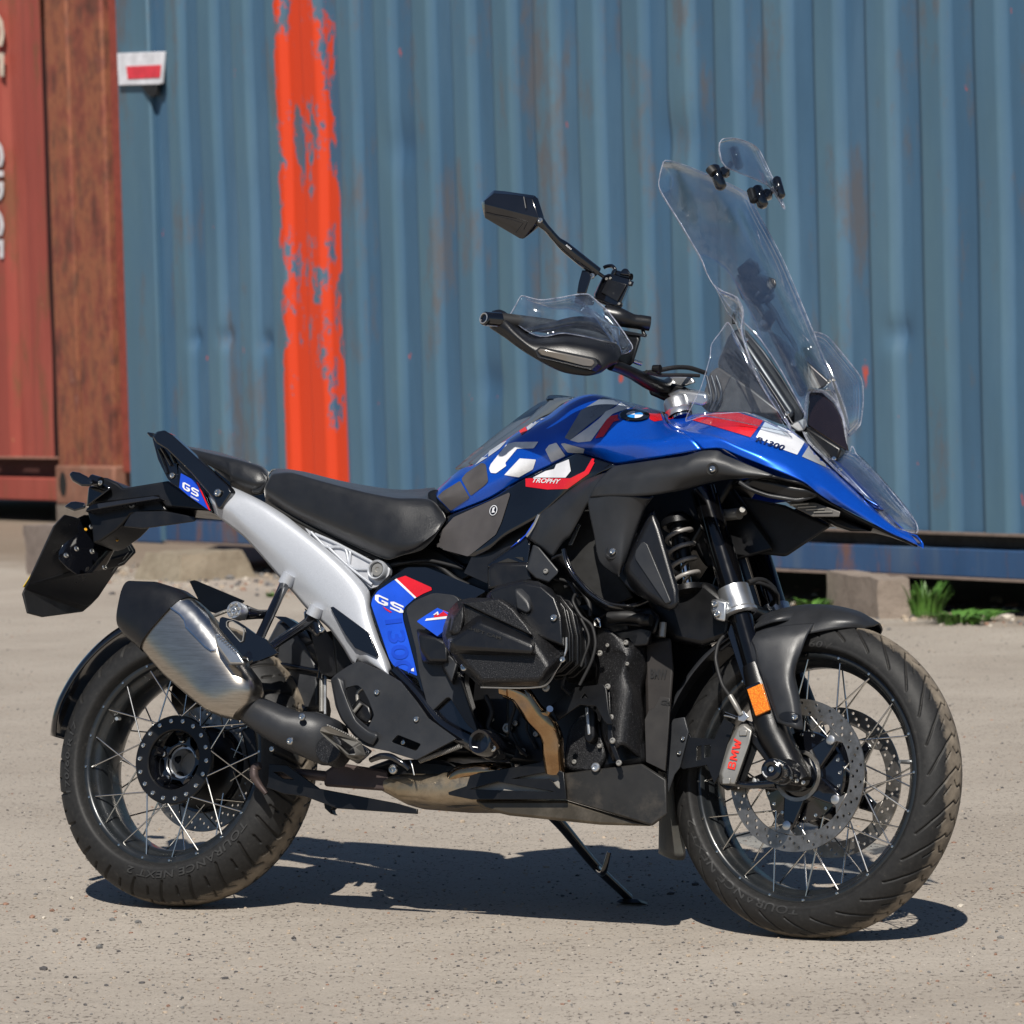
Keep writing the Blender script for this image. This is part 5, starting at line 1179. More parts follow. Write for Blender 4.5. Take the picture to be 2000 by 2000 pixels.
# centre strip of the tank between both covers
cs = resample(L(TOP_T, [-.075, -.07, -.07, -.075, -.08, -.08, -.075, -.07]), 40)
rows = []
for t, up in ((-1.0, -.006), (-.8, .002), (-.4, .006), (0, .008), (.4, .006), (.8, .002), (1.0, -.006)):
    rows.append([Vector((p.x, -p.y*t, p.z+up)) for p in cs])
grid('tank_centre_cover', rows, M['gloss'], bike, th=.003)
gw = multi('tank_crest', [('C 250 790 440 640 610 520 730 430 840 310 860 280 1040 290', [-.02, -.02, -.01, .0, .0, .01, .01]),
     ('C 300 800 480 660 650 540 790 440 870 405 960 330 1060 300', [-.06, -.06, -.06, -.06, -.06, -.06, -.06])], M['wing'], 24, 3, .004)
multi('tank_crest_lip', [('C 838 300 860 278 950 278 1060 292', [.02, .02, .02, .02]), ('C 838 308 950 318 1040 296', [-.01, -.03, -.05])], M['plastic'], 12, 2, .006)
far_w = multi('far_tank_wing', [('C 150 830 300 700 500 540 700 390 840 300', [.03, .05, .06, .07, .08]), ('C 290 815 420 700 560 590 700 500 860 430', [-.03, -.03, -.03, -.03, -.03])], M['wing'], 20, 3, .004)
tt = tree_of([tank])
def td(name, s, m, r=1.5, **k): return decal(name, s, tt, M[m], tank, .0012, 9, r, **k)
td('grip_pad', 'C 18 1045 60 1003 188 925 262 1052 118 1150', 'pad', 3)
td('grip_pad', 'C 198 912 232 868 352 788 384 800 402 928 372 960 268 1038', 'pad', 4)
td('white_stripe', 'C 300 806 385 728 430 690 500 660 540 622 500 640 470 668 400 720', 'white', .5)
td('white_stripe', 'C 300 808 378 722 500 640 540 625 490 680 400 745', 'white', .5)
td('white_bar', 'C 690 520 770 458 830 455 795 470 700 548', 'white', .4)
td('red_bar', 'C 636 548 680 518 697 545 652 580', 'bred', .4)
td('white_letter', 'C 408 832 420 800 540 650 600 632 780 630 745 680 620 682 530 790 538 812 460 868 420 864', 'white', 2)
td('grey_patch', 'C 605 632 782 630 748 680 622 681', 'lgrey', 1, off=.0018) if False else None
td('white_letter', 'C 522 880 640 755 762 764 738 836 632 896', 'white', 1.5)
td('white_letter', 'C 832 690 860 655 915 636 984 735 878 784', 'white', 2)
td('white_letter', 'C 950 645 975 640 1130 682 1118 716 1000 710', 'white', 1.5)
td('grey_patch', 'C 978 600 1100 395 1270 290 1420 320 1300 395 1150 510 1018 618', 'lgrey', 2)
td('white_stripe', 'C 1018 618 1160 520 1240 455 1290 400 1350 375 1418 320 1505 345 1480 372 1400 398 1340 420 1290 468 1175 625 1080 635', 'white', 1.5)
td('red_stripe', 'C 1208 605 1255 520 1310 440 1380 425 1380 455 1392 468 1345 480 1270 590', 'red', .8)
td('red_stripe', 'C 1488 385 1520 352 1695 404 1716 468 1655 478 1620 462 1610 425 1560 395', 'red', 1)
# round maker's badge on the tank
bc_ = Q('C 1505 432')[0]
def ell(cx, cy, a, b, rot=0, n=32, a0=0, a1=2*math.pi): return [(cx+a*math.cos(t)*math.cos(rot)-b*math.sin(t)*math.sin(rot), cy+a*math.cos(t)*math.sin(rot)+b*math.sin(t)*math.cos(rot)) for t in np.linspace(a0, a1, n, endpoint=(a1-a0) < 6)]
decal('badge_rim', ell(*bc_, 29.5, 12.2, .02), tt, M['chrome'], tank, .0025, 9)
decal('badge_ring', ell(*bc_, 28, 11.2, .02), tt, M['gloss'], tank, .0035, 9)
for k in range(4):
    q = [bc_]+ell(*bc_, 16, 6.6, .02, 9, k*math.pi/2, (k+1)*math.pi/2)
    decal('badge_quadrant', q, tt, M['emblue' if k % 2 else 'white'], tank, .0045, 9)
# beak
M['navytext'] = simple('navy_print', (.004, .012, .06), .3)
beak = multi('beak', [
    ('D -12 612 120 618 240 608 380 600 540 598 640 622 735 660 860 705 950 735 1060 830 1170 950 1290 1060 1450 1210 1620 1370 1740 1470 1850 1510', [-.075, -.085, -.10, -.11, -.115, -.115, -.11, -.10, -.085, -.07, -.055, -.04, -.03, -.015]),
    ('D 40 700 200 735 400 740 560 760 700 800 860 860 1000 925 1140 1000 1280 1100 1440 1240 1600 1370 1740 1480 1870 1545', [-.19, -.20, -.205, -.20, -.195, -.18, -.16, -.14, -.115, -.09, -.06, -.04, -.02]),
    ('D 190 802 300 792 420 800 560 860 720 920 880 970 1040 1060 1180 1150 1330 1270 1500 1370 1650 1450 1780 1520 1890 1570', [-.235, -.235, -.235, -.23, -.22, -.20, -.18, -.155, -.125, -.09, -.06, -.04, -.018]),
    ('D 272 880 340 872 425 874 560 930 740 1000 900 1060 1062 1130 1160 1215 1262 1285 1480 1395 1690 1500 1800 1555 1908 1606', [-.238, -.238, -.235, -.23, -.22, -.205, -.185, -.155, -.125, -.09, -.06, -.035, -.012])], M['blue'], 64, 6, .003)
fb = bpy.data.objects.new('beak', beak.data.copy()); COL.objects.link(fb); fb.parent = bike; fb.matrix_local = Matrix.Diagonal((1, -1, 1, 1)); s_ = fb.modifiers.new('solid', 'SOLIDIFY'); s_.thickness = .003; s_.offset = 1
tb = tree_of([beak])
def bd_(name, s, m, r=1): return decal(name, s, tb, M[m], beak, .0012, 9, r)
bd_('red_panel', 'D 8 612 100 640 20 656', 'red')
bd_('red_panel', 'D 200 660 260 625 380 605 540 602 735 665 640 790 560 765 340 700', 'red')
bd_('white_panel', 'D 680 790 760 655 935 742 1048 826 992 922 890 885', 'white')
bd_('grey_triangle', 'D 1080 852 1275 1045 1028 935', 'midgrey', .4)
text_decal('lettering', 'R1300', (1300+676/3.864, 650+822/3.864), (218/3.864, 72/3.864), (8/3.864, -40/3.864), tb, M['navytext'], beak, .3, .035, 1.0, .0022)
tube('seam', [p+Vector((0, -.001, 0)) for p in L('C 1718 405 1760 480 1850 545 1932 600 D 272 872', [-.09, -.16, -.20, -.225, -.237])], .0011, M['darkhole'], beak, 6)
# black flank under the tank
fl_ = multi('tank_flank', [('C 100 1185 250 1130 430 1055 600 950 760 868 900 800 1060 722 1150 742 1360 806', [-.125, -.135, -.15, -.17, -.18, -.20, -.23, -.235, -.24]),
    ('C 40 1300 200 1260 420 1180 560 1120 700 1060 850 980 1000 900 1100 860 1290 840', [-.135, -.145, -.16, -.175, -.185, -.20, -.225, -.235, -.245]),
    ('C 5 1420 120 1470 260 1500 400 1440 520 1340 660 1260 790 1180 1000 1000 1200 885', [-.125, -.135, -.15, -.165, -.175, -.185, -.20, -.22, -.24])], M['gloss'], 50, 6, .004)
tf = tree_of([fl_])
def fd(name, s, m, r=1, off=.0012): return decal(name, s, tf, M[m], fl_, off, 9, r)
fd('knee_pad', 'C 2 1370 60 1290 140 1200 560 1012 566 1030 500 1240 458 1330 250 1495 20 1432', 'pad', 3)
fd('white_letter', 'C 738 900 835 850 900 835 915 800 1010 762 1025 850 985 900', 'white')
fd('red_stripe', 'C 682 905 1020 905 1130 850 1185 755 1220 757 1160 870 1000 985 850 990 684 968', 'red', .6)
text_decal('lettering', 'TROPHY', (850+738/3.864, 700+938/3.864), (212/3.864, 10/3.864), (4/3.864, -36/3.864), tf, M['white'], fl_, .35, .02, 1.0, .0022)
ec = Q('C 443 1148')[0]
decal('pad_emblem', ell(*ec, 8.2, 11.5, .35), tf, M['gloss'], fl_, .002, 9); decal('pad_emblem_ring', ell(*ec, 7.4, 10.4, .35), tf, M['white'], fl_, .0026, 9); decal('pad_emblem_core', ell(*ec, 5.9, 8.6, .35), tf, M['gloss'], fl_, .0032, 9)
decal('pad_emblem_mark', [(ec[0]-3, ec[1]+5), (ec[0]-1, ec[1]-5), (ec[0]+4, ec[1]-6), (ec[0]+1, ec[1]), (ec[0]+4, ec[1]+4)], tf, M['white'], fl_, .0038, 9)
plate('flank_lower', 'C 300 1440 460 1338 790 1178 792 1195 700 1345 560 1430 400 1545 395 1700 215 1620', -.150, .02, M['plastic'], bike, .003, 2)
fpn = plate('flank_label', 'C 560 1432 680 1330 745 1232 728 1290 640 1380', -.188, .003, M['bluefilm2'], bike, .0005)
t_fp = tree_of([fpn]); text_decal('lettering', '1300', (850+600/3.864, 700+1412/3.864), (110/3.864, -112/3.864), (-14/3.864, -26/3.864), t_fp, M['white'], fpn, .2, .02, 1, .001)
tube('side_trim', L('C 782 1180 740 1270 690 1345', -.20), .003, M['alu'], bike, 6)
chunk('intake_shroud', 'C 395 1560 560 1440 690 1350 720 1400 700 1560 680 1590 400 1580', -.185, 'C 390 1550 690 1340 740 1420 700 1600 395 1600', -.15, M['gloss'], bev=.004)
plate('shroud_vent', 'C 470 1540 550 1508 628 1535', -.188, .002, M['darkhole'], bike, 0); plate('shroud_vent', 'C 600 1500 660 1500 664 1528', -.188, .002, M['darkhole'], bike, 0)  # dark plates paint the shade inside the vents
sp_ = chunk('side_bracket', 'C 690 1590 740 1410 780 1420 930 1600 925 1625 858 1690 760 1660', -.215, 'C 685 1590 740 1400 935 1600 860 1700 740 1650', -.19, M['greyplastic'], bev=.003); qbolt('C 835 1607', -.217, .0055, M['caliper'], sp_)
# radiator shroud
sa_ = multi('radiator_side_panel', [('C 690 1352 790 1180 900 1090 1000 1002 1110 930 1230 878 1340 850', [-.185, -.20, -.21, -.22, -.235, -.25, -.262]),
    ('C 780 1420 850 1300 920 1220 1010 1110 1100 1020 1180 950 1290 890', [-.20, -.215, -.225, -.238, -.25, -.262, -.27]),
    ('C 880 1500 960 1390 1010 1340 1080 1220 1130 1120 1160 1070 1200 980', [-.205, -.215, -.225, -.235, -.248, -.258, -.266])], M['greyplastic'], 30, 5, .006)
plate('intake_mouth', 'C 900 1480 1000 1400 1150 1080 1240 1530 1400 1650 1480 1800 1300 1870 1110 1735 1000 1600', -.17, .01, M['darkhole'], bike, 0, 3)  # dark sheet paints the shade inside the open mouth
tube('panel_lip', L('C 970 1440 985 1520 1040 1630 1150 1760 1280 1850 1400 1878 1520 1860 1620 1820', [-.225, -.225, -.225, -.225, -.22, -.21, -.19, -.17]), .0050, M['gloss'], bike, 8)
multi('panel_lower_web', [('C 880 1500 985 1470 1060 1620 1190 1760 1320 1840 1480 1860', -.222), ('C 870 1520 950 1560 1080 1720 1200 1840 1330 1900 1500 1880', -.20)], M['plastic'], 20, 3, .004)
plate('intake_reflector', 'C 1003 1400 1080 1245 1098 1255 1030 1408 1005 1412', -.20, .004, simple('smoked_trim', (.07, .075, .08), .25, coat=1), bike, .001, 1)
sh = multi('radiator_shroud', [('C 1345 812 1500 790 1700 760 1880 735 D 280 890 400 888 440 918 600 985 810 1072', [-.262, -.268, -.272, -.272, -.272, -.268, -.262, -.25, -.235]),
    ('C 1270 880 1420 850 1640 820 1850 800 D 200 960 340 960 440 980 580 1040 790 1082', [-.275, -.282, -.288, -.288, -.288, -.282, -.274, -.258, -.238]),
    ('C 1200 970 1300 930 1500 900 1750 880 D 120 1080 260 1060 400 1060 540 1080 730 1090', [-.28, -.288, -.294, -.294, -.29, -.282, -.272, -.258, -.238]),
    ('C 1165 1050 1300 1040 1480 1040 1650 1030 1780 1010 D 120 1190 300 1140 450 1110 640 1096', [-.27, -.285, -.29, -.285, -.275, -.262, -.25, -.24, -.225])], M['greyplastic'], 50, 5, .004)
sd_ = multi('shroud_leg', [('C 1152 1085 1200 1000 1300 1030 1480 1040 1610 1060 1650 1045', [-.268, -.272, -.285, -.288, -.27, -.25]),
    ('C 1165 1180 1220 1130 1320 1130 1450 1140 1560 1150 1590 1130', [-.266, -.274, -.282, -.28, -.262, -.245]),
    ('C 1200 1340 1250 1300 1330 1300 1420 1320 1490 1340 1510 1340', [-.262, -.270, -.274, -.27, -.255, -.24]),
    ('C 1240 1535 1290 1500 1350 1520 1400 1540 1440 1510 1450 1500', [-.255, -.262, -.264, -.262, -.25, -.24]),
    ('C 1372 1640 1376 1642 1382 1645 1388 1645 1392 1640 1394 1636', [-.245, -.246, -.246, -.246, -.244, -.242])], M['greyplastic'], 30, 5, .004)
M['ringrec'] = simple('recess_ring', (.02, .02, .021), .5)
lathe('bolt_recess', [(-.002, .0095), (-.006, .012), (-.004, .0155), (0, .017)], M['greyplastic'], sd_, 24, Matrix.Translation(P(*Q('C 1338 1462')[0], -.262)))
qbolt('C 1340 1457', -.270, .0068, M['steelbolt'], sd_)
lathe('bolt_recess', [(-.002, .0085), (-.003, .0125), (0, .0128)], M['darkhole'], sh, 24, Matrix.Translation(P(*Q('D 353 1028')[0], -.281))); qbolt('D 355 1028', -.286, .0068, M['steelbolt'], sh)
wl_ = chunk('shroud_winglet', 'C 1560 1300 1640 1150 1700 1290 1830 1740 1838 1860 1780 1905 1600 1790 1450 1620 1430 1560 1510 1400', -.245, 'C 1500 1350 1650 1110 1710 1280 1840 1740 1845 1870 1780 1915 1600 1830 1470 1760 1415 1610', -.20, M['plastic'], bev=.010, seg=4)
plate('winglet_face', 'C 1550 1392 1572 1382 1600 1400 1778 1828 1772 1842 1735 1852 1510 1520 1503 1490 1510 1450', -.2485, .004, M['greyplastic'], bike, .0018, 2)
chunk('winglet_root', 'C 1380 1640 1460 1500 1520 1600 1620 1760 1600 1830 1480 1760 1400 1680', -.215, 'C 1380 1640 1620 1760 1480 1760', -.17, M['matte'], bev=.004)
# under the beak
multi('beak_underside', [('D 640 1096 800 1072 900 1100 1062 1140 1200 1250 1480 1400 1700 1508 1900 1604', [-.21, -.22, -.20, -.18, -.13, -.085, -.05, -.01]), ('D 500 1140 640 1150 800 1160 950 1250 1100 1330 1300 1420 1500 1480 1700 1520', [-.05, -.05, -.04, -.03, -.02, -.01, 0, 0])], M['matte'], 24, 4, .004)
tube('duct_lip', L('D 560 1130 640 1180 760 1225 900 1250 990 1262 1070 1245 1135 1222', [-.19, -.19, -.185, -.175, -.165, -.155, -.15]), .0046, M['greyplastic'], bike, 8)
multi('duct_scoop', [('D 660 1100 800 1120 950 1160 1060 1180 1140 1215', [-.19, -.19, -.18, -.17, -.155]), ('D 570 1140 700 1205 900 1250 1000 1262 1130 1225', [-.185, -.18, -.17, -.16, -.15])], M['plastic'], 16, 3, .004)
chunk('connector_box', 'D 905 1275 1130 1280 1320 1350 1310 1390 1110 1390 990 1330', -.12, 'D 905 1275 1130 1280 1320 1350 1310 1390 1110 1390', -.06, simple('metal_box', (.13, .12, .11), .5, .4), bev=.002)
for i in range(4): tube('box_rib', L('D %d %d %d %d' % (940+i*60, 1300+i*18, 1080+i*60, 1290+i*20), -.122), .002, M['caliper'], bike, 6, 0)
chunk('lamp_housing', 'D 1200 1400 1320 1390 1560 1500 1400 1500 1280 1460', -.06, 'D 900 1250 1320 1390 1560 1500 1300 1480', .05, M['matte'], bev=.006)
chunk('steering_head', 'D 0 1250 400 1200 900 1300 1250 1460 910 1690 700 1500 0 1600', -.03, 'D 0 1250 400 1200 900 1300 1250 1460 910 1690 500 1650 0 1600', .06, simple('inner_shade_plastic', (.012, .012, .013), .6), bev=.006)
lathe('fork_bolt', [(-.03, 0), (-.03, .006), (.0, .007)], M['caliper'], bike, 12, axis_matrix(P(*Q('D 590 1355')[0], -.09), (.3, -.9, 0)))
lathe('fork_sleeve', [(-.022, 0), (-.022, .012), (.04, .012)], M['caliper'], bike, 18, axis_matrix(P(*Q('D 500 1370')[0], -.08), (.9, -.3, 0)))
# front strut with spring
ps0, ps1 = L('D 90 1440 O 1344 1150', -.085)
dd = (ps1-ps0)
tube('damper_body', [ps0-dd*.1, ps0+dd*.55], .0185, M['matte'], bike, 18, 0); tube('damper_rod', [ps0+dd*.5, ps1], .010, M['chrome'], bike, 14, 0)
coil('damper_spring', ps0, ps1, .0275, 4.6, .0048, simple('spring_grey', (.30, .285, .27), .45, .3), bike, 20, 10)
lathe('spring_seat', [(-.004, 0), (-.004, .034), (.008, .034), (.012, 0)], M['matte'], bike, 28, axis_matrix(ps1, -dd)); lathe('spring_seat', [(-.004, 0), (-.004, .034), (.008, .034), (.02, .02)], M['matte'], bike, 28, axis_matrix(ps0, dd))
tube('damper_hose', L('O 1318 1040 1330 1005 1350 995 1372 1002', -.05), .004, M['rubber'], bike)
# --- fork
def leg(y, full=True):
    T0, T1, T2, T3 = (P(1386, 1000, -.105), P(1437, 1168, -.105), P(1511, 1432, -.105), P(1549, 1505, -.105))
    sft = Vector((0, y+.105, 0)); T0, T1, T2, T3 = [t+sft for t in (T0, T1, T2, T3)]
    d = (T2-T1).normalized()
    a = tube('fork_outer_tube', [T0-d*.05, T1], .0275, M['tubegloss'], bike, 28, 0)
    lathe('fork_collar', [(-.024, .0295), (-.026, .033), (.022, .0345), (.026, .0375), (.032, .0375), (.036, .031), (.036, .028)], M['alu'], bike, 40, axis_matrix(T1+d*.004, -d))
    tube('fork_inner_tube', [T1, T1+(T2-T1)*.55], .0235, M['tubegloss'], bike, 28, 0)
    tube('fork_slider', [T1+(T2-T1)*.16+Vector((0, .012*(1 if y > 0 else -1)*-1, 0)), T2, T3], [.030, .0295, .0275], M['matte'], bike, 24, 0) if not full else None
    sl = tube('fork_slider', [T1+(T2-T1)*.50, T1+(T2-T1)*.80, T2, T2+(T3-T2)*.55, T3+(T3-T2)*.35], [.0255, .0335, .0345, .031, .027], M['matte'], bike, 28, 4)
    return T1, T2, T3, d, sl
T1, T2, T3, dF, slider = leg(-.105)
leg(.105)
for s in ('H 400 80', 'H 412 135'): bolt(*Q(s)[0], -.150, .0068, M['steelbolt'], bike)
chunk('clamp_tab', 'H 385 62 420 55 470 70 460 180 410 168 382 120', -.145, 'H 385 60 470 60 460 180 400 165', -.115, M['alu'], bev=.005)
chunk('telelever_arm', 'H 10 10 350 -40 500 80 480 260 330 310 180 280 100 200 60 100', -.09, 'H 10 10 350 -40 640 80 620 200 330 330 100 250', .09, M['matte'], bev=.012)
chunk('arm_joint', 'H -40 120 60 90 110 160 90 240 0 260 -60 200', -.125, 'H -40 120 110 150 90 250 -60 220', -.08, M['matte'], bev=.008)
tube('fork_bridge', [P(1437, 1190, -.105)+dF*-.01, P(1437, 1190, -.105)+dF*-.01+Vector((0, .21, 0))], .02, M['matte'], bike)
tube('brake_hose_bridge', L('L 40 660 100 640 160 650 215 700 230 770 200 810', [-.07, -.05, -.02, 0, .03, .06]), .0055, M['rubber'], bike); tube('brake_hose_bridge', L('L 10 680 100 660 190 690 240 740 245 800', [-.07, -.05, -.02, 0, .05]), .004, M['rubber'], bike)
# fender side
fr_ = [L('H 560 250 650 150 760 108 900 84 1040 88 1180 120 1292 184', [0]*7), L('H 556 270 650 185 760 140 900 112 1040 112 1170 140 1265 196', [-.045, -.05, -.052, -.052, -.05, -.042, -.022]),
    L('H 552 288 650 250 780 215 905 185 1040 165 1150 176 1240 206', [-.092, -.090, -.084, -.080, -.076, -.062, -.032]), L('H 550 292 660 272 790 262 905 240 1010 222 1110 212 1225 216', [-.114, -.108, -.098, -.090, -.082, -.068, -.036])]
fm_ = [[Vector((p.x, -p.y, p.z)) for p in r] for r in reversed(fr_[1:])]
rr_ = [resample(r, 30) for r in fm_+fr_]; cc_ = [catmull([r[i] for r in rr_], 4) for i in range(30)]
grid('front_fender', [[c[k] for c in cc_] for k in range(len(cc_[0]))], M['greyplastic'], bike, th=.004, angle=50)
fgd = multi('fender_leg', [('H 550 282 620 236 700 210 790 196 870 188 940 184', [-.100, -.106, -.104, -.098, -.090, -.082]),
    ('H 546 300 600 288 660 275 760 262 850 250 905 244', [-.119, -.125, -.124, -.118, -.109, -.10]),
    ('H 588 455 640 440 690 430 760 400 820 360 868 345', [-.122, -.130, -.132, -.130, -.122, -.11]),
    ('H 655 500 690 520 740 520 790 500 820 470 837 450', [-.126, -.136, -.14, -.138, -.128, -.115]),
    ('H 700 640 730 650 780 640 820 620 850 600 862 590', [-.130, -.138, -.141, -.14, -.13, -.12]),
    ('H 740 722 780 738 810 745 840 752 865 757 882 756', [-.134, -.14, -.142, -.141, -.135, -.13])], M['greyplastic'], 30, 5, .005)
tube('fender_crease', [p+Vector((0, -.002, 0)) for p in L('H 605 282 625 330 640 420 665 480 710 620 745 718', [-.1235, -.127, -.131, -.136, -.139, -.141])], .0016, M['plastic'], fgd, 6)
tgd = tree_of([fgd]); decal('bolt_recess', ell(*Q('H 808 690')[0], 21, 10, .1), tgd, M['plastic'], fgd, .0012, 8); qbolt('H 834 692', -.146, .0062, M['steelbolt'], fgd)
rf = plate('reflector', 'H 575 542 655 508 700 652 622 686', -.146, .008, M['orange'], bike, .0015); plate('reflector_base', 'H 570 530 640 500 690 650 625 690', -.138, .01, M['gloss'], bike, .001)
plate('fork_guard', 'H 500 140 545 290 600 462 640 482 655 500 590 530 560 520 470 240', -.113, .006, M['gloss'], bike, .002)
# caliper
cp = chunk('front_caliper', 'H 530 752 560 735 605 765 590 830 545 960 510 1055 450 1040 440 1000 475 880', -.128, 'H 518 752 560 700 608 760 590 860 520 1068 430 1055 425 1000 470 840', -.105, M['caliper'], bev=.003)
chunk('caliper_back', 'H 560 700 640 740 650 820 600 950 560 1060 470 1090 420 1050', -.105, 'H 560 700 640 740 620 900 560 1060 470 1090', -.065, M['matte'], bev=.004)
tcp = tree_of([cp]); 
BG = {'B': [(0, 0), (0, 1), (.75, 1), (.95, .86), (.95, .62), (.82, .5), (1, .38), (1, .14), (.8, 0)], 'M': [(0, 0), (0, 1), (.26, 1), (.5, .5), (.74, 1), (1, 1), (1, 0), (.8, 0), (.8, .66), (.58, .2), (.42, .2), (.2, .66), (.2, 0)],
      'W': [(0, 1), (.22, 0), (.42, 0), (.5, .42), (.58, 0), (.78, 0), (1, 1), (.80, 1), (.67, .38), (.58, .8), (.42, .8), (.33, .38), (.20, 1)]}
def blk(ch, x0, w):
    c = Q('H 512 976')[0]; r = (37/2.76, -158/2.76); u = (-40/2.76, -9/2.76)
    f = lambda q: [(c[0]+(x0+w*x)*r[0]+y*u[0], c[1]+(x0+w*x)*r[1]+y*u[1]) for x, y in q]
    decal('lettering', f(BG[ch]), tcp, M['bred'], cp, .0018, 14)
    if ch == 'B':
        for y0 in (.17, .59): decal('letter_counter', f([(.28, y0), (.28, y0+.22), (.68, y0+.22), (.72, y0+.11), (.68, y0)]), tcp, M['caliper'], cp, .0026, 14)
blk('B', 0, .25); blk('M', .31, .32); blk('W', .66, .36)
for s in ('H 555 775', 'H 465 1035'): chunk('caliper_boss', 'H %d %d %d %d %d %d %d %d' % (int(s.split()[1])-22, int(s.split()[2])-14, int(s.split()[1])+22, int(s.split()[2])-18, int(s.split()[1])+20, int(s.split()[2])+18, int(s.split()[1])-22, int(s.split()[2])+18), -.132, 'H %d %d %d %d' % (int(s.split()[1])-20, int(s.split()[2]), int(s.split()[1])+20, int(s.split()[2])), -.12, M['caliper'], bev=.002)
chunk('caliper_bracket', 'H 600 770 640 800 720 900 700 960 660 900 600 830', -.115, 'H 600 770 720 900 660 900', -.09, M['matte'], bev=.003); tube('caliper_arm', L('H 520 1050 600 1060 730 1050', -.11), .007, M['gloss'], bike)
plate('guard_bracket', 'H 190 765 250 752 275 800 400 810 450 700 510 730 470 840 430 1000 400 1050 360 950 230 972 185 925', -.085, .006, M['matte'], bike, .0015, 0, holes=('H 305 850 330 845 330 920 305 925', 'H 345 845 380 840 380 905 350 910'))
plate('guard_side', 'H 150 740 180 700 240 690 262 770 215 960 185 1000 150 1100 140 1000', -.09, .005, M['greyplastic'], bike, .002)
qbolt('H 230 808 210 885', -.093, .0048, M['steelbolt'], bike)
chunk('hose_union', 'H 530 660 560 655 590 690 560 720 525 710', -.128, 'H 530 660 585 690 530 715', -.11, M['alu'], bev=.002)
tube('brake_hose', L('H 470 235 425 290 408 370 420 440 445 520 485 580', [-.10, -.12, -.135, -.14, -.14, -.135]), .0042, M['rubber'], bike); tube('hose_fitting', L('H 485 575 520 635 545 680', [-.135, -.132, -.128]), [.0058, .006, .005], M['caliper'], bike)
tube('sensor_lead', L('H 455 683 490 690 515 700', -.13), .0022, M['steelbolt'], bike)
# axle slider
ax = P(*Q('H 740 985')[0], -.190)
asl = lathe('axle_slider', [(-.028, 0), (-.028, .008), (-.032, .009), (-.034, .015), (-.031, .0215), (-.024, .0235), (.03, .0235), (.05, .017)], M['gloss'], bike, 36, Matrix.Translation(ax))
bolt(0, 0, 0, .006, M['steelbolt'], asl, p=ax+Vector((0, -.029, 0)))
for a0 in (.3, 3.44): tube('slider_mark', [ax+Vector((.0175*math.cos(a0+t), -.0338, .0175*math.sin(a0+t))) for t in np.linspace(-.0, .9, 6)], .0011, M['white'], asl, 5, 0)
tube('axle', [ax+Vector((0, .02, 0)), ax+Vector((.012, .12, 0))], .019, M['gloss'], bike, 24, 0)
lathe('axle_clamp', [(-.034, 0), (-.034, .028), (-.01, .034), (.03, .034)], M['matte'], bike, 32, MW_F @ Matrix.Translation((0, -.105, 0)))
qbolt('H 845 1035 880 1045', -.148, .0045, M['steelbolt'], bike)
lathe('axle_ring', [(-.002, .030), (-.004, .036), (.004, .036)], M['alu'], bike, 36, MW_F @ Matrix.Translation((0, -.088, 0)))
# --- cockpit
lathe('fork_cap', [(-.016, 0), (-.016, .012), (-.010, .025), (-.004, .0275), (.016, .029), (.020, .0265), (.028, .0265)], M['alu'], bike, 40, axis_matrix(P(*Q('I 1630 1770')[0], -.105), -dF*1.0))
tube('fork_top_tube', [P(*Q('I 1640 1800')[0], -.105), P(*Q('I 1665 1880')[0], -.105)], .0215, M['chrome'], bike, 24, 0)
chunk('top_clamp', 'I 1560 1700 1650 1665 1850 1690 1880 1760 1820 1790 1600 1740', -.11, 'I 1560 1690 1650 1640 1900 1690 1900 1760', .10, M['alu'], bev=.006)
chunk('bar_riser', 'I 1420 1640 1560 1610 1690 1640 1760 1700 1680 1740 1560 1760 1420 1700', -.085, 'I 1420 1640 1560 1600 1760 1680 1560 1760', -.03, M['matte'], bev=.006)
chunk('riser_cap', 'I 1560 1585 1600 1560 1740 1562 1775 1610 1700 1640 1570 1630', -.06, 'I 1560 1585 1740 1560 1775 1610 1570 1640', .02, M['alu'], bev=.005)
tube('handlebar', L('I 1130 1480 1200 1500 1300 1545 1420 1610 1530 1650 1600 1620', [-.30, -.27, -.22, -.15, -.09, -.03]), [.0115, .012, .013, .0155, .0165, .0165], M['matte'], bike, 20)
tube('cable', L('I 1160 1470 1350 1540 1450 1530 1600 1500 1720 1500 1850 1540', [-.28, -.2, -.16, -.12, -.08, -.04]), .005, M['rubber'], bike); tube('cable', L('I 1400 1530 1500 1555 1650 1555 1800 1560', [-.2, -.16, -.12, -.08]), .004, M['rubber'], bike)
lathe('cable_clip', [(-.008, 0), (-.008, .009), (.008, .009), (.008, 0)], M['matte'], bike, 14, axis_matrix(P(*Q('I 1480 1510')[0], -.17), (1, 0, 0)))
# right hand guard
P_plain = P
def P(u, v, y): return P_plain(u, v, y*.86 if y < -.2 else y)
hg_ = multi('hand_guard', [('I 235 1072 290 1060 345 1082 372 1115 480 1218 580 1260 700 1252 800 1240 1000 1272 1180 1322 1212 1395', [-.43, -.43, -.425, -.42, -.41, -.40, -.385, -.37, -.34, -.32, -.31]),
    ('I 228 1110 330 1135 420 1215 520 1290 640 1312 800 1312 1000 1345 1140 1385 1206 1410', [-.455, -.458, -.455, -.45, -.44, -.42, -.39, -.36, -.33]),
    ('I 222 1155 330 1205 450 1295 580 1380 760 1440 940 1480 1080 1470 1196 1432', [-.46, -.465, -.465, -.458, -.435, -.41, -.385, -.345]),
    ('I 218 1200 330 1272 450 1362 600 1454 760 1532 940 1562 1050 1542 1110 1502 1190 1468', [-.44, -.445, -.445, -.44, -.42, -.40, -.38, -.36, -.34]),
    ('I 240 1200 450 1330 700 1420 900 1470 1050 1460 1180 1440', [-.41, -.40, -.37, -.34, -.32, -.30])], M['plastic'], 50, 6, .004)
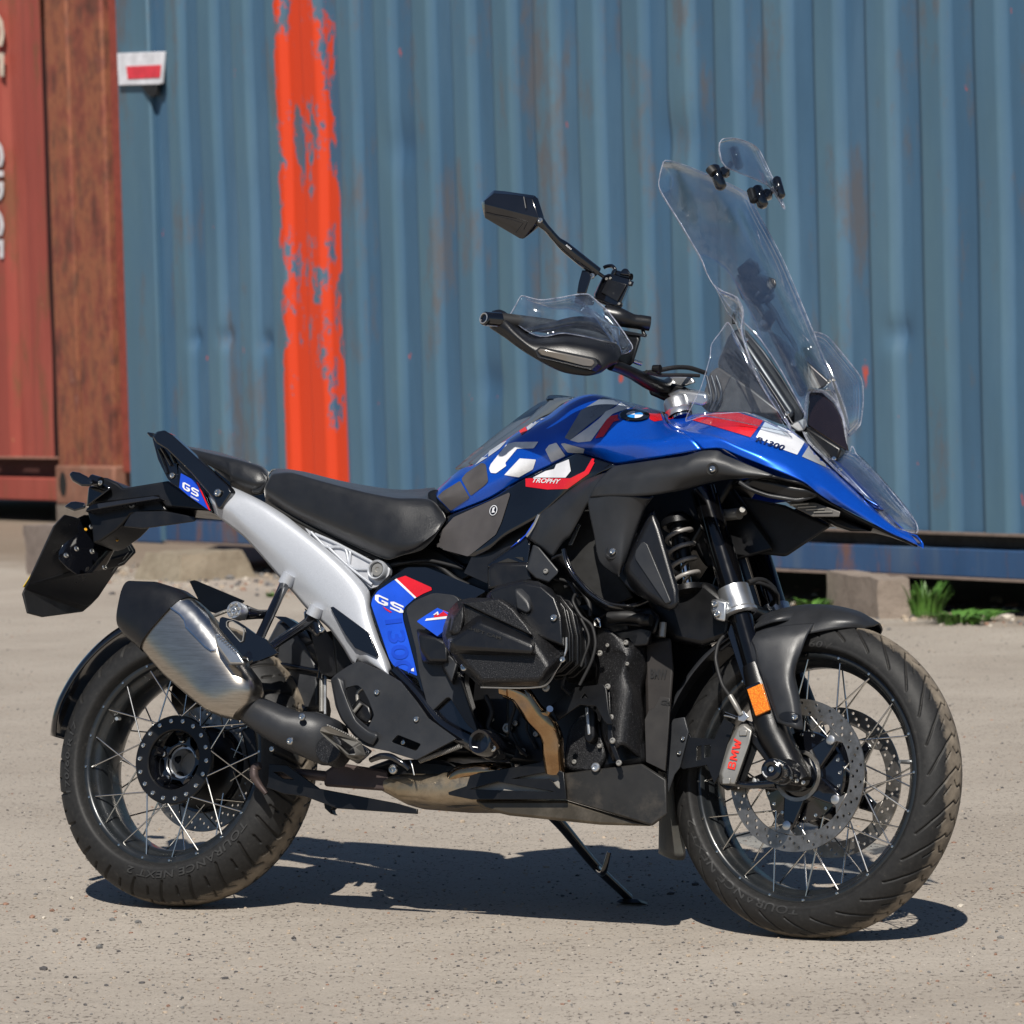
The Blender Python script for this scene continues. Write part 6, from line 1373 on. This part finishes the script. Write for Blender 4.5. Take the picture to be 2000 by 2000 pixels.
GL = .022
dr = chunk('guard_light', 'I 580 1372 598 1358 640 1362 1000 1442 1012 1465 990 1490 940 1488 600 1400', [-.476, -.476, -.472, -.424, -.422, -.424, -.43, -.472], 'I 570 1372 598 1352 1005 1438 1018 1465 990 1498 590 1405', [-.45, -.45, -.40, -.40, -.40, -.445], simple('lamp_lens', (.13, .115, .10), .15, coat=1), bev=.003)
plate('lamp_surround', 'I 560 1370 600 1340 1010 1425 1035 1470 990 1515 930 1505 580 1420', [-.472, -.469, -.420, -.416, -.42, -.428, -.468], .02, M['plastic'], bike, .003, 1)
tube('bar_end', [P(*Q('I 188 1130')[0], -.485), P(*Q('I 300 1140')[0], -.455)], [.0148, .0155], M['gloss'], bike, 24, 0)
lathe('bar_end_cap', [(-.003, 0), (-.003, .008), (-.005, .010), (-.003, .0142), (.002, .0148)], M['gloss'], bike, 24, axis_matrix(P(*Q('I 186 1130')[0], -.487), (-.3, -.95, 0))); 
lathe('bar_end_ring', [(-.0062, .0090), (-.0068, .0105), (-.0062, .0120)], M['alu'], bike, 24, axis_matrix(P(*Q('I 186 1130')[0], -.487), (-.3, -.95, 0)))
tube('grip', L('I 300 1140 620 1180 900 1230 1150 1290', [-.45, -.38, -.32, -.27]), .0155, M['rubber'], bike, 18)
tube('brake_lever', L('I 480 1220 700 1180 850 1150 1000 1160 1120 1230', [-.42, -.38, -.35, -.32, -.29]), [.006, .008, .010, .012, .012], M['gloss'], bike)
qbolt('I 1148 1400', -.345, .0068, M['steelbolt'], hg_)
hb = multi('hand_guard_screen', [('I 372 1100 415 1030 452 962 480 960 600 988 740 972 870 948 960 945', [-.43, -.43, -.425, -.42, -.40, -.37, -.34, -.325]),
    ('I 410 1140 480 1110 560 1080 700 1070 850 1060 960 1060 1060 1090 1100 1080', [-.435, -.43, -.42, -.40, -.37, -.34, -.32, -.31]),
    ('I 450 1190 560 1252 640 1262 780 1238 1000 1278 1180 1330 1215 1395 1290 1350', [-.435, -.425, -.41, -.39, -.35, -.32, -.305, -.295])], [M['clear'], M['clearedge']], 40, 6, .0035)
hb.modifiers['solid'].material_offset_rim = 1
tube('screen_edge', L('I 372 1100 415 1025 452 962 480 960 600 988 740 972 870 948 960 945 1020 990 1100 1062 1200 1190 1292 1330 1280 1375 1212 1396 1185 1335 1000 1280 780 1240 640 1264 560 1252 450 1190 372 1100', [-.435, -.43, -.425, -.42, -.40, -.37, -.34, -.325, -.315, -.31, -.305, -.30, -.30, -.30, -.32, -.35, -.39, -.41, -.425, -.432, -.435]), .0011, M['clearedge'], hb, 6)
multi('guard_screen_front', [('I 960 945 1060 1030 1140 1110 1220 1220 1292 1330', [-.325, -.31, -.305, -.30, -.30]), ('I 900 1060 1000 1110 1080 1170 1150 1250 1215 1395', [-.34, -.33, -.32, -.315, -.305])], [M['clear'], M['clearedge']], 16, 2, .0035)
# switchgear, reservoir, device mount, mirror
tube('switch_pod', L('I 1100 1100 1200 1120 1300 1150 1410 1162', [-.27, -.26, -.24, -.22]), [.022, .020, .0155, .0145], M['plastic'], bike, 22)
tube('switch_ring', L('I 1340 1155 1425 1168', [-.232, -.215]), .0158, M['plastic'], bike, 24, 0)
tube('reservoir_clip', L('I 1370 1200 1380 1240 1395 1262', -.22), .004, M['matte'], bike)
chunk('reservoir', 'I 1200 1240 1340 1240 1350 1290 1330 1340 1300 1470 1250 1500 1180 1480 1160 1400', -.26, 'I 1200 1230 1360 1240 1360 1290 1300 1470 1200 1500', -.20, M['matte'], bev=.006)
chunk('reservoir_lid', 'I 1200 1215 1390 1250 1398 1270 1200 1245', -.265, 'I 1200 1210 1398 1250 1398 1272 1200 1245', -.195, M['matte'], bev=.002)
chunk('lever_pivot', 'I 1060 1200 1180 1200 1190 1300 1080 1310', -.29, 'I 1060 1190 1190 1190 1200 1320 1080 1320', -.24, simple('inner_plastic', (.10, .10, .105), .5), bev=.006)
tube('banjo_bolt', L('I 1300 1450 1360 1470', [-.25, -.23]), .005, M['steelbolt'], bike)
mt = chunk('device_mount', 'I 1012 945 1075 805 1120 790 1285 835 1200 1030 1160 1035 1010 980', -.275, 'I 1000 945 1075 800 1300 840 1215 1040 1010 990', -.235, M['gloss'], bev=.003)
plate('mount_face', 'I 1060 930 1110 830 1250 870 1180 1000', -.279, .003, M['plastic'], bike, .001)
tube('mount_hook', L('I 1080 745 1100 735 1140 732 1165 760 1150 800 1110 805', -.26), .004, M['gloss'], bike); tube('mount_roller', L('I 1150 790 1285 820', [-.25, -.25]), .009, M['gloss'], bike, 14, 0)
chunk('mount_dome', 'I 1195 800 1215 755 1250 748 1278 775 1280 810', -.27, 'I 1190 800 1250 745 1282 810', -.24, M['gloss'], bev=.006)
chunk('mount_wing', 'I 1255 840 1308 850 1295 888 1250 880', -.27, 'I 1255 840 1308 850 1295 888 1250 880', -.23, M['gloss'], bev=.002); chunk('mount_foot', 'I 1005 960 1060 965 1225 1010 1220 1045 1160 1060 1000 990', -.27, 'I 1000 960 1228 1005 1220 1045 1000 990', -.23, M['gloss'], bev=.003)
tube('mount_stem', L('I 1120 1040 1160 1100', [-.25, -.25]), .015, M['gloss'], bike); qbolt('I 1100 830 1128 825 1278 862 1195 1018 1155 940', -.277, .003, M['caliper'], mt)
mi = chunk('mirror', 'I 180 240 250 185 400 195 540 225 560 290 590 370 500 345 300 285 180 265', [-.47, -.465, -.455, -.445, -.445, -.445, -.45, -.46, -.47],
    'I 155 250 245 160 320 165 560 200 585 222 632 372 600 432 520 490 495 515 470 530 440 525 180 372 160 280', [-.45, -.445, -.44, -.43, -.425, -.42, -.42, -.425, -.425, -.43, -.43, -.45, -.455], M['gloss'], bev=.006, seg=3)
tube('mirror_seam', L('I 180 330 400 385 470 410 415 480', -.462), .0009, M['plastic'], mi, 5, 0); tube('mirror_seam', L('I 475 210 490 295', -.458), .0009, M['caliper'], mi, 5, 0)
qbolt('I 600 388', -.445, .0058, M['steelbolt'], mi)
tube('mirror_neck', L('I 590 390 640 440 680 480', [-.43, -.42, -.41]), [.013, .008, .007], M['gloss'], bike)
ma = tube('mirror_arm', L('I 650 450 730 540 790 590 900 680 1030 780', [-.415, -.39, -.37, -.34, -.30]), [.0075, .008, .0115, .0122, .0115], M['gloss'], bike, 14)
tube('mirror_arm_tip', L('I 1030 780 1075 812', [-.30, -.285]), .004, M['gloss'], bike)
chunk('mirror_stem', 'I 915 762 960 768 990 800 970 835 945 942 875 940 890 850', -.325, 'I 915 760 990 800 950 945 872 940', -.30, M['gloss'], bev=.003)
chunk('mirror_stem_base', 'I 865 950 960 945 1010 1000 1000 1030 920 1030 858 1010', -.318, 'I 865 950 1010 1000 1000 1030 858 1010', -.29, M['gloss'], bev=.003); qbolt('I 992 808', -.32, .0062, M['steelbolt'], bike)
t_mb = tree_of([ma]); text_decal('lettering', 'RIZO', Q('I 790 578')[0], (40/3.864, 34/3.864), (7/3.864, -9/3.864), t_mb, M['white'], ma, .2, .02, 1, .001)
# --- windscreen
P = P_plain
def screen(name, rows, ys, n=40, k=6, th=.004, out=None):
    s = multi(name, list(zip(rows, ys)), [M['clear'], M['clearedge']], n, k, th); s.modifiers['solid'].material_offset_rim = 1; return s
ws = screen('windscreen', ['J 152 212 126 300 126 385 250 590 380 810 420 910 462 985 600 1165 760 1330 900 1540 1030 1790',
    'J 240 225 260 420 400 640 560 860 680 1050 800 1220 900 1370 1000 1540 1060 1660',
    'J 450 305 560 500 700 760 840 1010 930 1200 1010 1380 1080 1540 1140 1660',
    'J 620 385 690 560 820 820 940 1060 1040 1270 1120 1440 1180 1570 1220 1660',
    'J 692 426 742 530 900 830 1090 1280 1160 1440 1215 1620 1305 1900'], [[-.175, -.17, -.165, -.15, -.135, -.12, -.10], [-.13, -.12, -.10, -.08, -.07], [0, 0, 0, 0, 0], [.11, .10, .09, .07, .06], [.165, .16, .14, .12, .11, .10]], 50, 8)
tube('screen_edge', L('J 1040 1800 900 1545 760 1330 600 1165 462 985 420 910 380 810 250 590 126 385 126 300 150 215 180 204 300 240 450 303 560 350 640 390 692 426 742 530 900 830 1090 1280 1200 1580 1305 1900', [-.10, -.12, -.135, -.145, -.155, -.16, -.165, -.17, -.175, -.175, -.175, -.165, -.10, 0, .08, .13, .165, .16, .15, .13, .11, .10]), .0010, M['clearedge'], ws, 6)
tube('screen_fold', L('J 735 640 790 820 890 1090 940 1200 1060 1340', [.10, .09, .08, .07, .06]), .0010, M['clearedge'], ws, 6)
nw = screen('side_deflector', ['J 480 1010 600 1060 640 1110 652 1180 640 1270 690 1440 760 1600 850 1760 945 1900', 'J 560 1170 600 1210 640 1300 700 1440 760 1560 860 1720 940 1880'], [[-.16, -.165, -.17, -.172, -.175, -.17, -.165, -.155, -.14], [-.15]*7], 40, 3, .0035)
tube('screen_edge', L('J 462 985 520 1025 605 1062 640 1110 652 1180 640 1280 690 1440', -.17), .0011, M['clearedge'], nw, 6)
nd = screen('side_deflector', ['J 553 1222 500 1290 450 1360 438 1450 380 1640 300 1800 290 1842', 'J 575 1250 560 1400 520 1560 480 1700 440 1790 420 1808', 'J 600 1300 660 1420 740 1580 820 1720 880 1820 935 1915'], [[-.17, -.18, -.195, -.205, -.215, -.225, -.225], [-.17, -.185, -.195, -.205, -.21, -.215], [-.165, -.165, -.165, -.16, -.15, -.14]], 40, 8)
tube('screen_edge', L('J 600 1300 553 1222 500 1290 450 1360 438 1450 380 1640 300 1800 288 1842 320 1836 430 1802 520 1795 640 1788 720 1808 935 1912 945 1890 880 1800 740 1575 600 1300', [-.165, -.17, -.18, -.195, -.205, -.215, -.225, -.225, -.225, -.215, -.21, -.20, -.19, -.145, -.14, -.15, -.16, -.165]), .0010, M['clearedge'], nd, 6)
fdl = screen('side_deflector', ['J 1095 1280 1180 1312 1300 1450 1392 1575 1406 1700 1390 1850 D 1382 782', 'J 1110 1320 1160 1450 1230 1600 1290 1760 1320 1880 D 1376 760'], [[.17, .19, .205, .215, .22, .21, .19], [.15, .15, .15, .15, .16, .18]], 40, 6)
tube('screen_edge', L('J 1095 1280 1180 1312 1300 1450 1392 1575 1406 1700 1390 1850 D 1440 730 1380 785 1362 740 1300 560 1225 385', [.17, .19, .205, .215, .22, .21, .20, .19, .18, .16, .15]), .0010, M['clearedge'], fdl, 6)
spl = screen('spoiler', ['J 505 90 500 140 512 200 545 245', 'J 600 66 620 130 640 220 650 290', 'J 690 92 730 180 780 280 800 350', 'J 750 140 790 230 850 350 880 430 910 498'], [[-.13, -.13, -.13, -.13], [-.06]*4, [.03]*4, [.10, .10, .10, .10, .10]], 20, 6, .0035)
tube('screen_edge', L('J 512 200 500 140 503 95 525 68 600 65 680 90 750 140 840 325 910 495 895 498 850 390 760 340 640 288 545 248 512 200', [-.13, -.13, -.13, -.12, -.06, .02, .09, .10, .10, .10, .08, .04, -.04, -.10, -.13]), .0012, M['clearedge'], spl, 6)
def capsule(name, s0, s1, y, r, mat, par, flat=.6):
    a, b = L(s0+' '+s1, y); o = tube(name, [a, a.lerp(b, .1), a.lerp(b, .9), b], [r*.55, r, r, r*.55], mat, par, 16, 0); return o
for y0, s in ((-.06, ('J 445 240', 'J 470 330')), (.085, ('J 700 375', 'J 730 460'))):
    a, b = Q(s[0])[0], Q(s[1])[0]
capsule('spoiler_clamp', 'J 462 235', 'J 515 385', -.075, .0125, M['gloss'], spl); capsule('spoiler_clamp', 'J 436 250', 'J 470 290', -.085, .0105, M['rubber'], spl)
capsule('spoiler_clamp', 'J 730 365', 'J 778 500', .065, .0125, M['gloss'], spl); capsule('spoiler_clamp', 'J 695 380', 'J 722 470', .055, .0095, M['rubber'], spl)
capsule('spoiler_pad', 'J 588 118', 'J 628 258', -.045, .0098, M['gloss'], spl); capsule('spoiler_pad', 'J 855 308', 'J 892 440', .095, .0098, M['gloss'], spl)
for s, y in (('J 532 278', -.06), ('J 800 418', .08)):
    c = P(*Q(s)[0], y); lathe('spoiler_joint', [(-.012, 0), (-.012, .009), (-.008, .0115), (.008, .0115), (.012, .009), (.012, 0)], M['gloss'], spl, 24, axis_matrix(c, (.2, -.97, 0)))
tube('spoiler_arm', L('J 500 290 540 270 575 220', [-.07, -.06, -.05]), .006, M['gloss'], spl); tube('spoiler_arm', L('J 770 430 810 410 860 380', [.07, .08, .09]), .006, M['gloss'], spl)
# far mirror, guard and instruments seen through the screen
dk = simple('cockpit_plastic', (.022, .024, .030), .35)
chunk('device_holder', 'J 610 885 690 815 740 850 760 905 690 960 640 990', .05, 'J 610 885 690 815 740 850 760 905 640 1000', .09, dk, bev=.003)
chunk('device_holder', 'J 700 900 850 950 858 980 845 1030 770 1050 680 960', .02, 'J 700 900 850 950 845 1030 680 970', .06, dk, bev=.003)
chunk('device_clamp', 'J 605 920 700 990 800 1050 860 1050 830 1085 760 1110 640 1080 600 980', .03, 'J 605 920 800 1040 830 1085 640 1080', .07, dk, bev=.004); tube('device_arm', L('J 680 1060 740 1150 790 1240', .05), .013, dk, bike, 14)
lathe('ball_clamp', [(-.02, 0), (-.02, .014), (.02, .014), (.02, 0)], dk, bike, 20, axis_matrix(P(*Q('J 800 1215')[0], .05), (.6, -.6, .5))); qbolt('J 772 1225', .02, .0065, M['steelbolt'], bike); qbolt('J 745 1035 803 1058', .02, .004, M['steelbolt'], bike)
tube('cable', L('J 800 1100 850 1160 900 1260 960 1340 980 1400 975 1460', [.05, .05, .06, .07, .07, .07]), .0055, M['rubber'], bike); tube('cable', L('J 620 1130 590 1180 590 1230', .0), .004, M['rubber'], bike)
chunk('instrument_pod', 'J 485 1490 560 1300 610 1260 680 1340 760 1500 900 1700 980 1790 900 1870 700 1790 560 1640', -.03, 'J 485 1480 610 1260 760 1480 1000 1770 900 1870 600 1700', .06, dk, bev=.01)
chunk('instrument_panel', 'J 610 1250 670 1270 780 1400 900 1570 1040 1800 990 1880 900 1870 780 1640 660 1440', .0, 'J 610 1250 780 1400 1040 1800 990 1880 780 1660', .04, dk, bev=.004)
chunk('cowl_inner', 'J 440 1540 490 1500 700 1640 880 1780 860 1800 430 1790 380 1740', -.06, 'J 440 1540 880 1780 430 1790', .02, simple('brown_grey_plastic', (.060, .054, .050), .4), bev=.01)
for i in range(3): tube('gaiter_rib', L('J %d 1560 %d 1640 %d 1700 %d 1780' % (420+i*30, 440+i*34, 448+i*30, 425+i*20), -.068), .0035, dk, bike, 8)
chunk('screen_mount', 'J 800 1270 880 1310 1000 1430 1060 1540 1190 1590 1160 1630 1050 1640 1000 1700 900 1480', .01, 'J 800 1270 1000 1430 1190 1590 1050 1650', .07, dk, bev=.004)
chunk('screen_bracket', 'J 1012 1370 1070 1380 1110 1440 1175 1570 1080 1540', .09, 'J 1012 1370 1070 1380 1175 1570 1080 1540', .11, dk, bev=.003)
qbolt('J 968 1480', -.0, .0085, M['steelbolt'], bike); qbolt('J 1012 1462 1075 1380 1190 1590 1218 1582', .08, .0045, M['steelbolt'], bike); qbolt('J 625 1360 672 1332', -.10, .004, M['steelbolt'], bike)
tube('screen_rail', L('J 590 1310 700 1460 790 1590 900 1760 960 1860', -.06), .0018, dk, bike)
qbolt('J 925 1795', -.12, .005, M['steelbolt'], bike)
rp = chunk('sensor_panel', 'D 1085 450 1180 450 1270 530 1335 650 1355 850 1385 900 1230 820 1068 695', [-.02, .02, .05, .06, .06, .06, .02, -.03], 'D 1085 450 1180 450 1270 530 1335 650 1355 850 1385 905 1230 825 1068 700', [.03, .06, .09, .10, .10, .10, .06, .03], simple('sensor_cover', (.014, .008, .009), .25, coat=1), bev=.008)
tube('sensor_rim', L('D 1055 700 1060 520 1085 442 1180 440 1280 520 1340 650 1362 850', [-.035, -.035, -.03, .01, .05, .06, .06]), .0035, M['clearedge'], bike, 8)
chunk('screen_foot', 'D 940 700 1000 680 1060 640 1065 700 1040 740 1000 750', -.06, 'D 900 700 1060 640 1060 740', .0, M['midgrey'], bev=.004); chunk('nose_cover', 'D 970 740 1060 700 1230 825 1330 870 1300 960 1200 930 1100 850', -.045, 'D 960 740 1060 700 1240 830 1380 900', .06, M['matte'], bev=.006)
# headlight and its clear cover
hl = chunk('headlight', 'D 1090 830 1200 880 1320 1020 1480 1180 1640 1340 1560 1330 1400 1180 1250 1030', -.04, 'D 1090 830 1380 920 1560 1110 1700 1340 1500 1250 1250 1030', .06, M['navy'], bev=.006)
for s in ('D 1130 850 1200 900 1215 910 1150 880', 'D 1480 1200 1590 1290 1610 1310 1500 1250'):
    chunk('lamp_lens', s, -.045, s, -.03, M['chrome'], hl, bev=.002)
qbolt('D 1270 950 1315 1030', -.055, .005, M['chrome'], hl)
hc = screen('headlight_guard', ['D 1040 755 1080 830 1180 930 1300 1050 1480 1210 1620 1360 1740 1470 1890 1512', 'D 1110 720 1230 850 1400 1010 1560 1180 1700 1320 1800 1410 1890 1500', 'D 1230 830 1380 905 1450 930 1600 1080 1740 1240 1830 1350 1893 1440'], [[-.06, -.075, -.07, -.06, -.045, -.03, -.02, 0], [0]*7, [.06, .07, .08, .07, .06, .04, .01]], 40, 6)
tube('screen_edge', L('D 1040 755 1035 735 1070 712 1110 720 1240 838 1380 910 1405 858 1425 880 1450 930 1600 1080 1740 1240 1850 1380 1893 1440 1895 1510 1740 1470 1620 1360 1480 1210 1300 1050 1180 930 1080 830 1040 755', [-.06, -.05, -.02, 0, .03, .06, .07, .07, .07, .065, .05, .03, .01, 0, -.02, -.03, -.045, -.06, -.07, -.075, -.06]), .0013, M['clearedge'], hc, 6)
decal('red_reflection', 'D 0 0 1 0 1 1', tb, M['red'], beak) if False else None

for nm in ('radiator_shroud', 'shroud_leg', 'shroud_winglet', 'radiator_side_panel', 'tank_flank', 'intake_mouth'):
    mirrored(bpy.data.objects[nm])
chunk('inner_fairing', 'O 1250 1180 1380 1200 1400 1320 1340 1480 1270 1500', .0, 'O 1250 1180 1380 1200 1400 1320 1340 1480', .06, M['matte'], bev=.006)
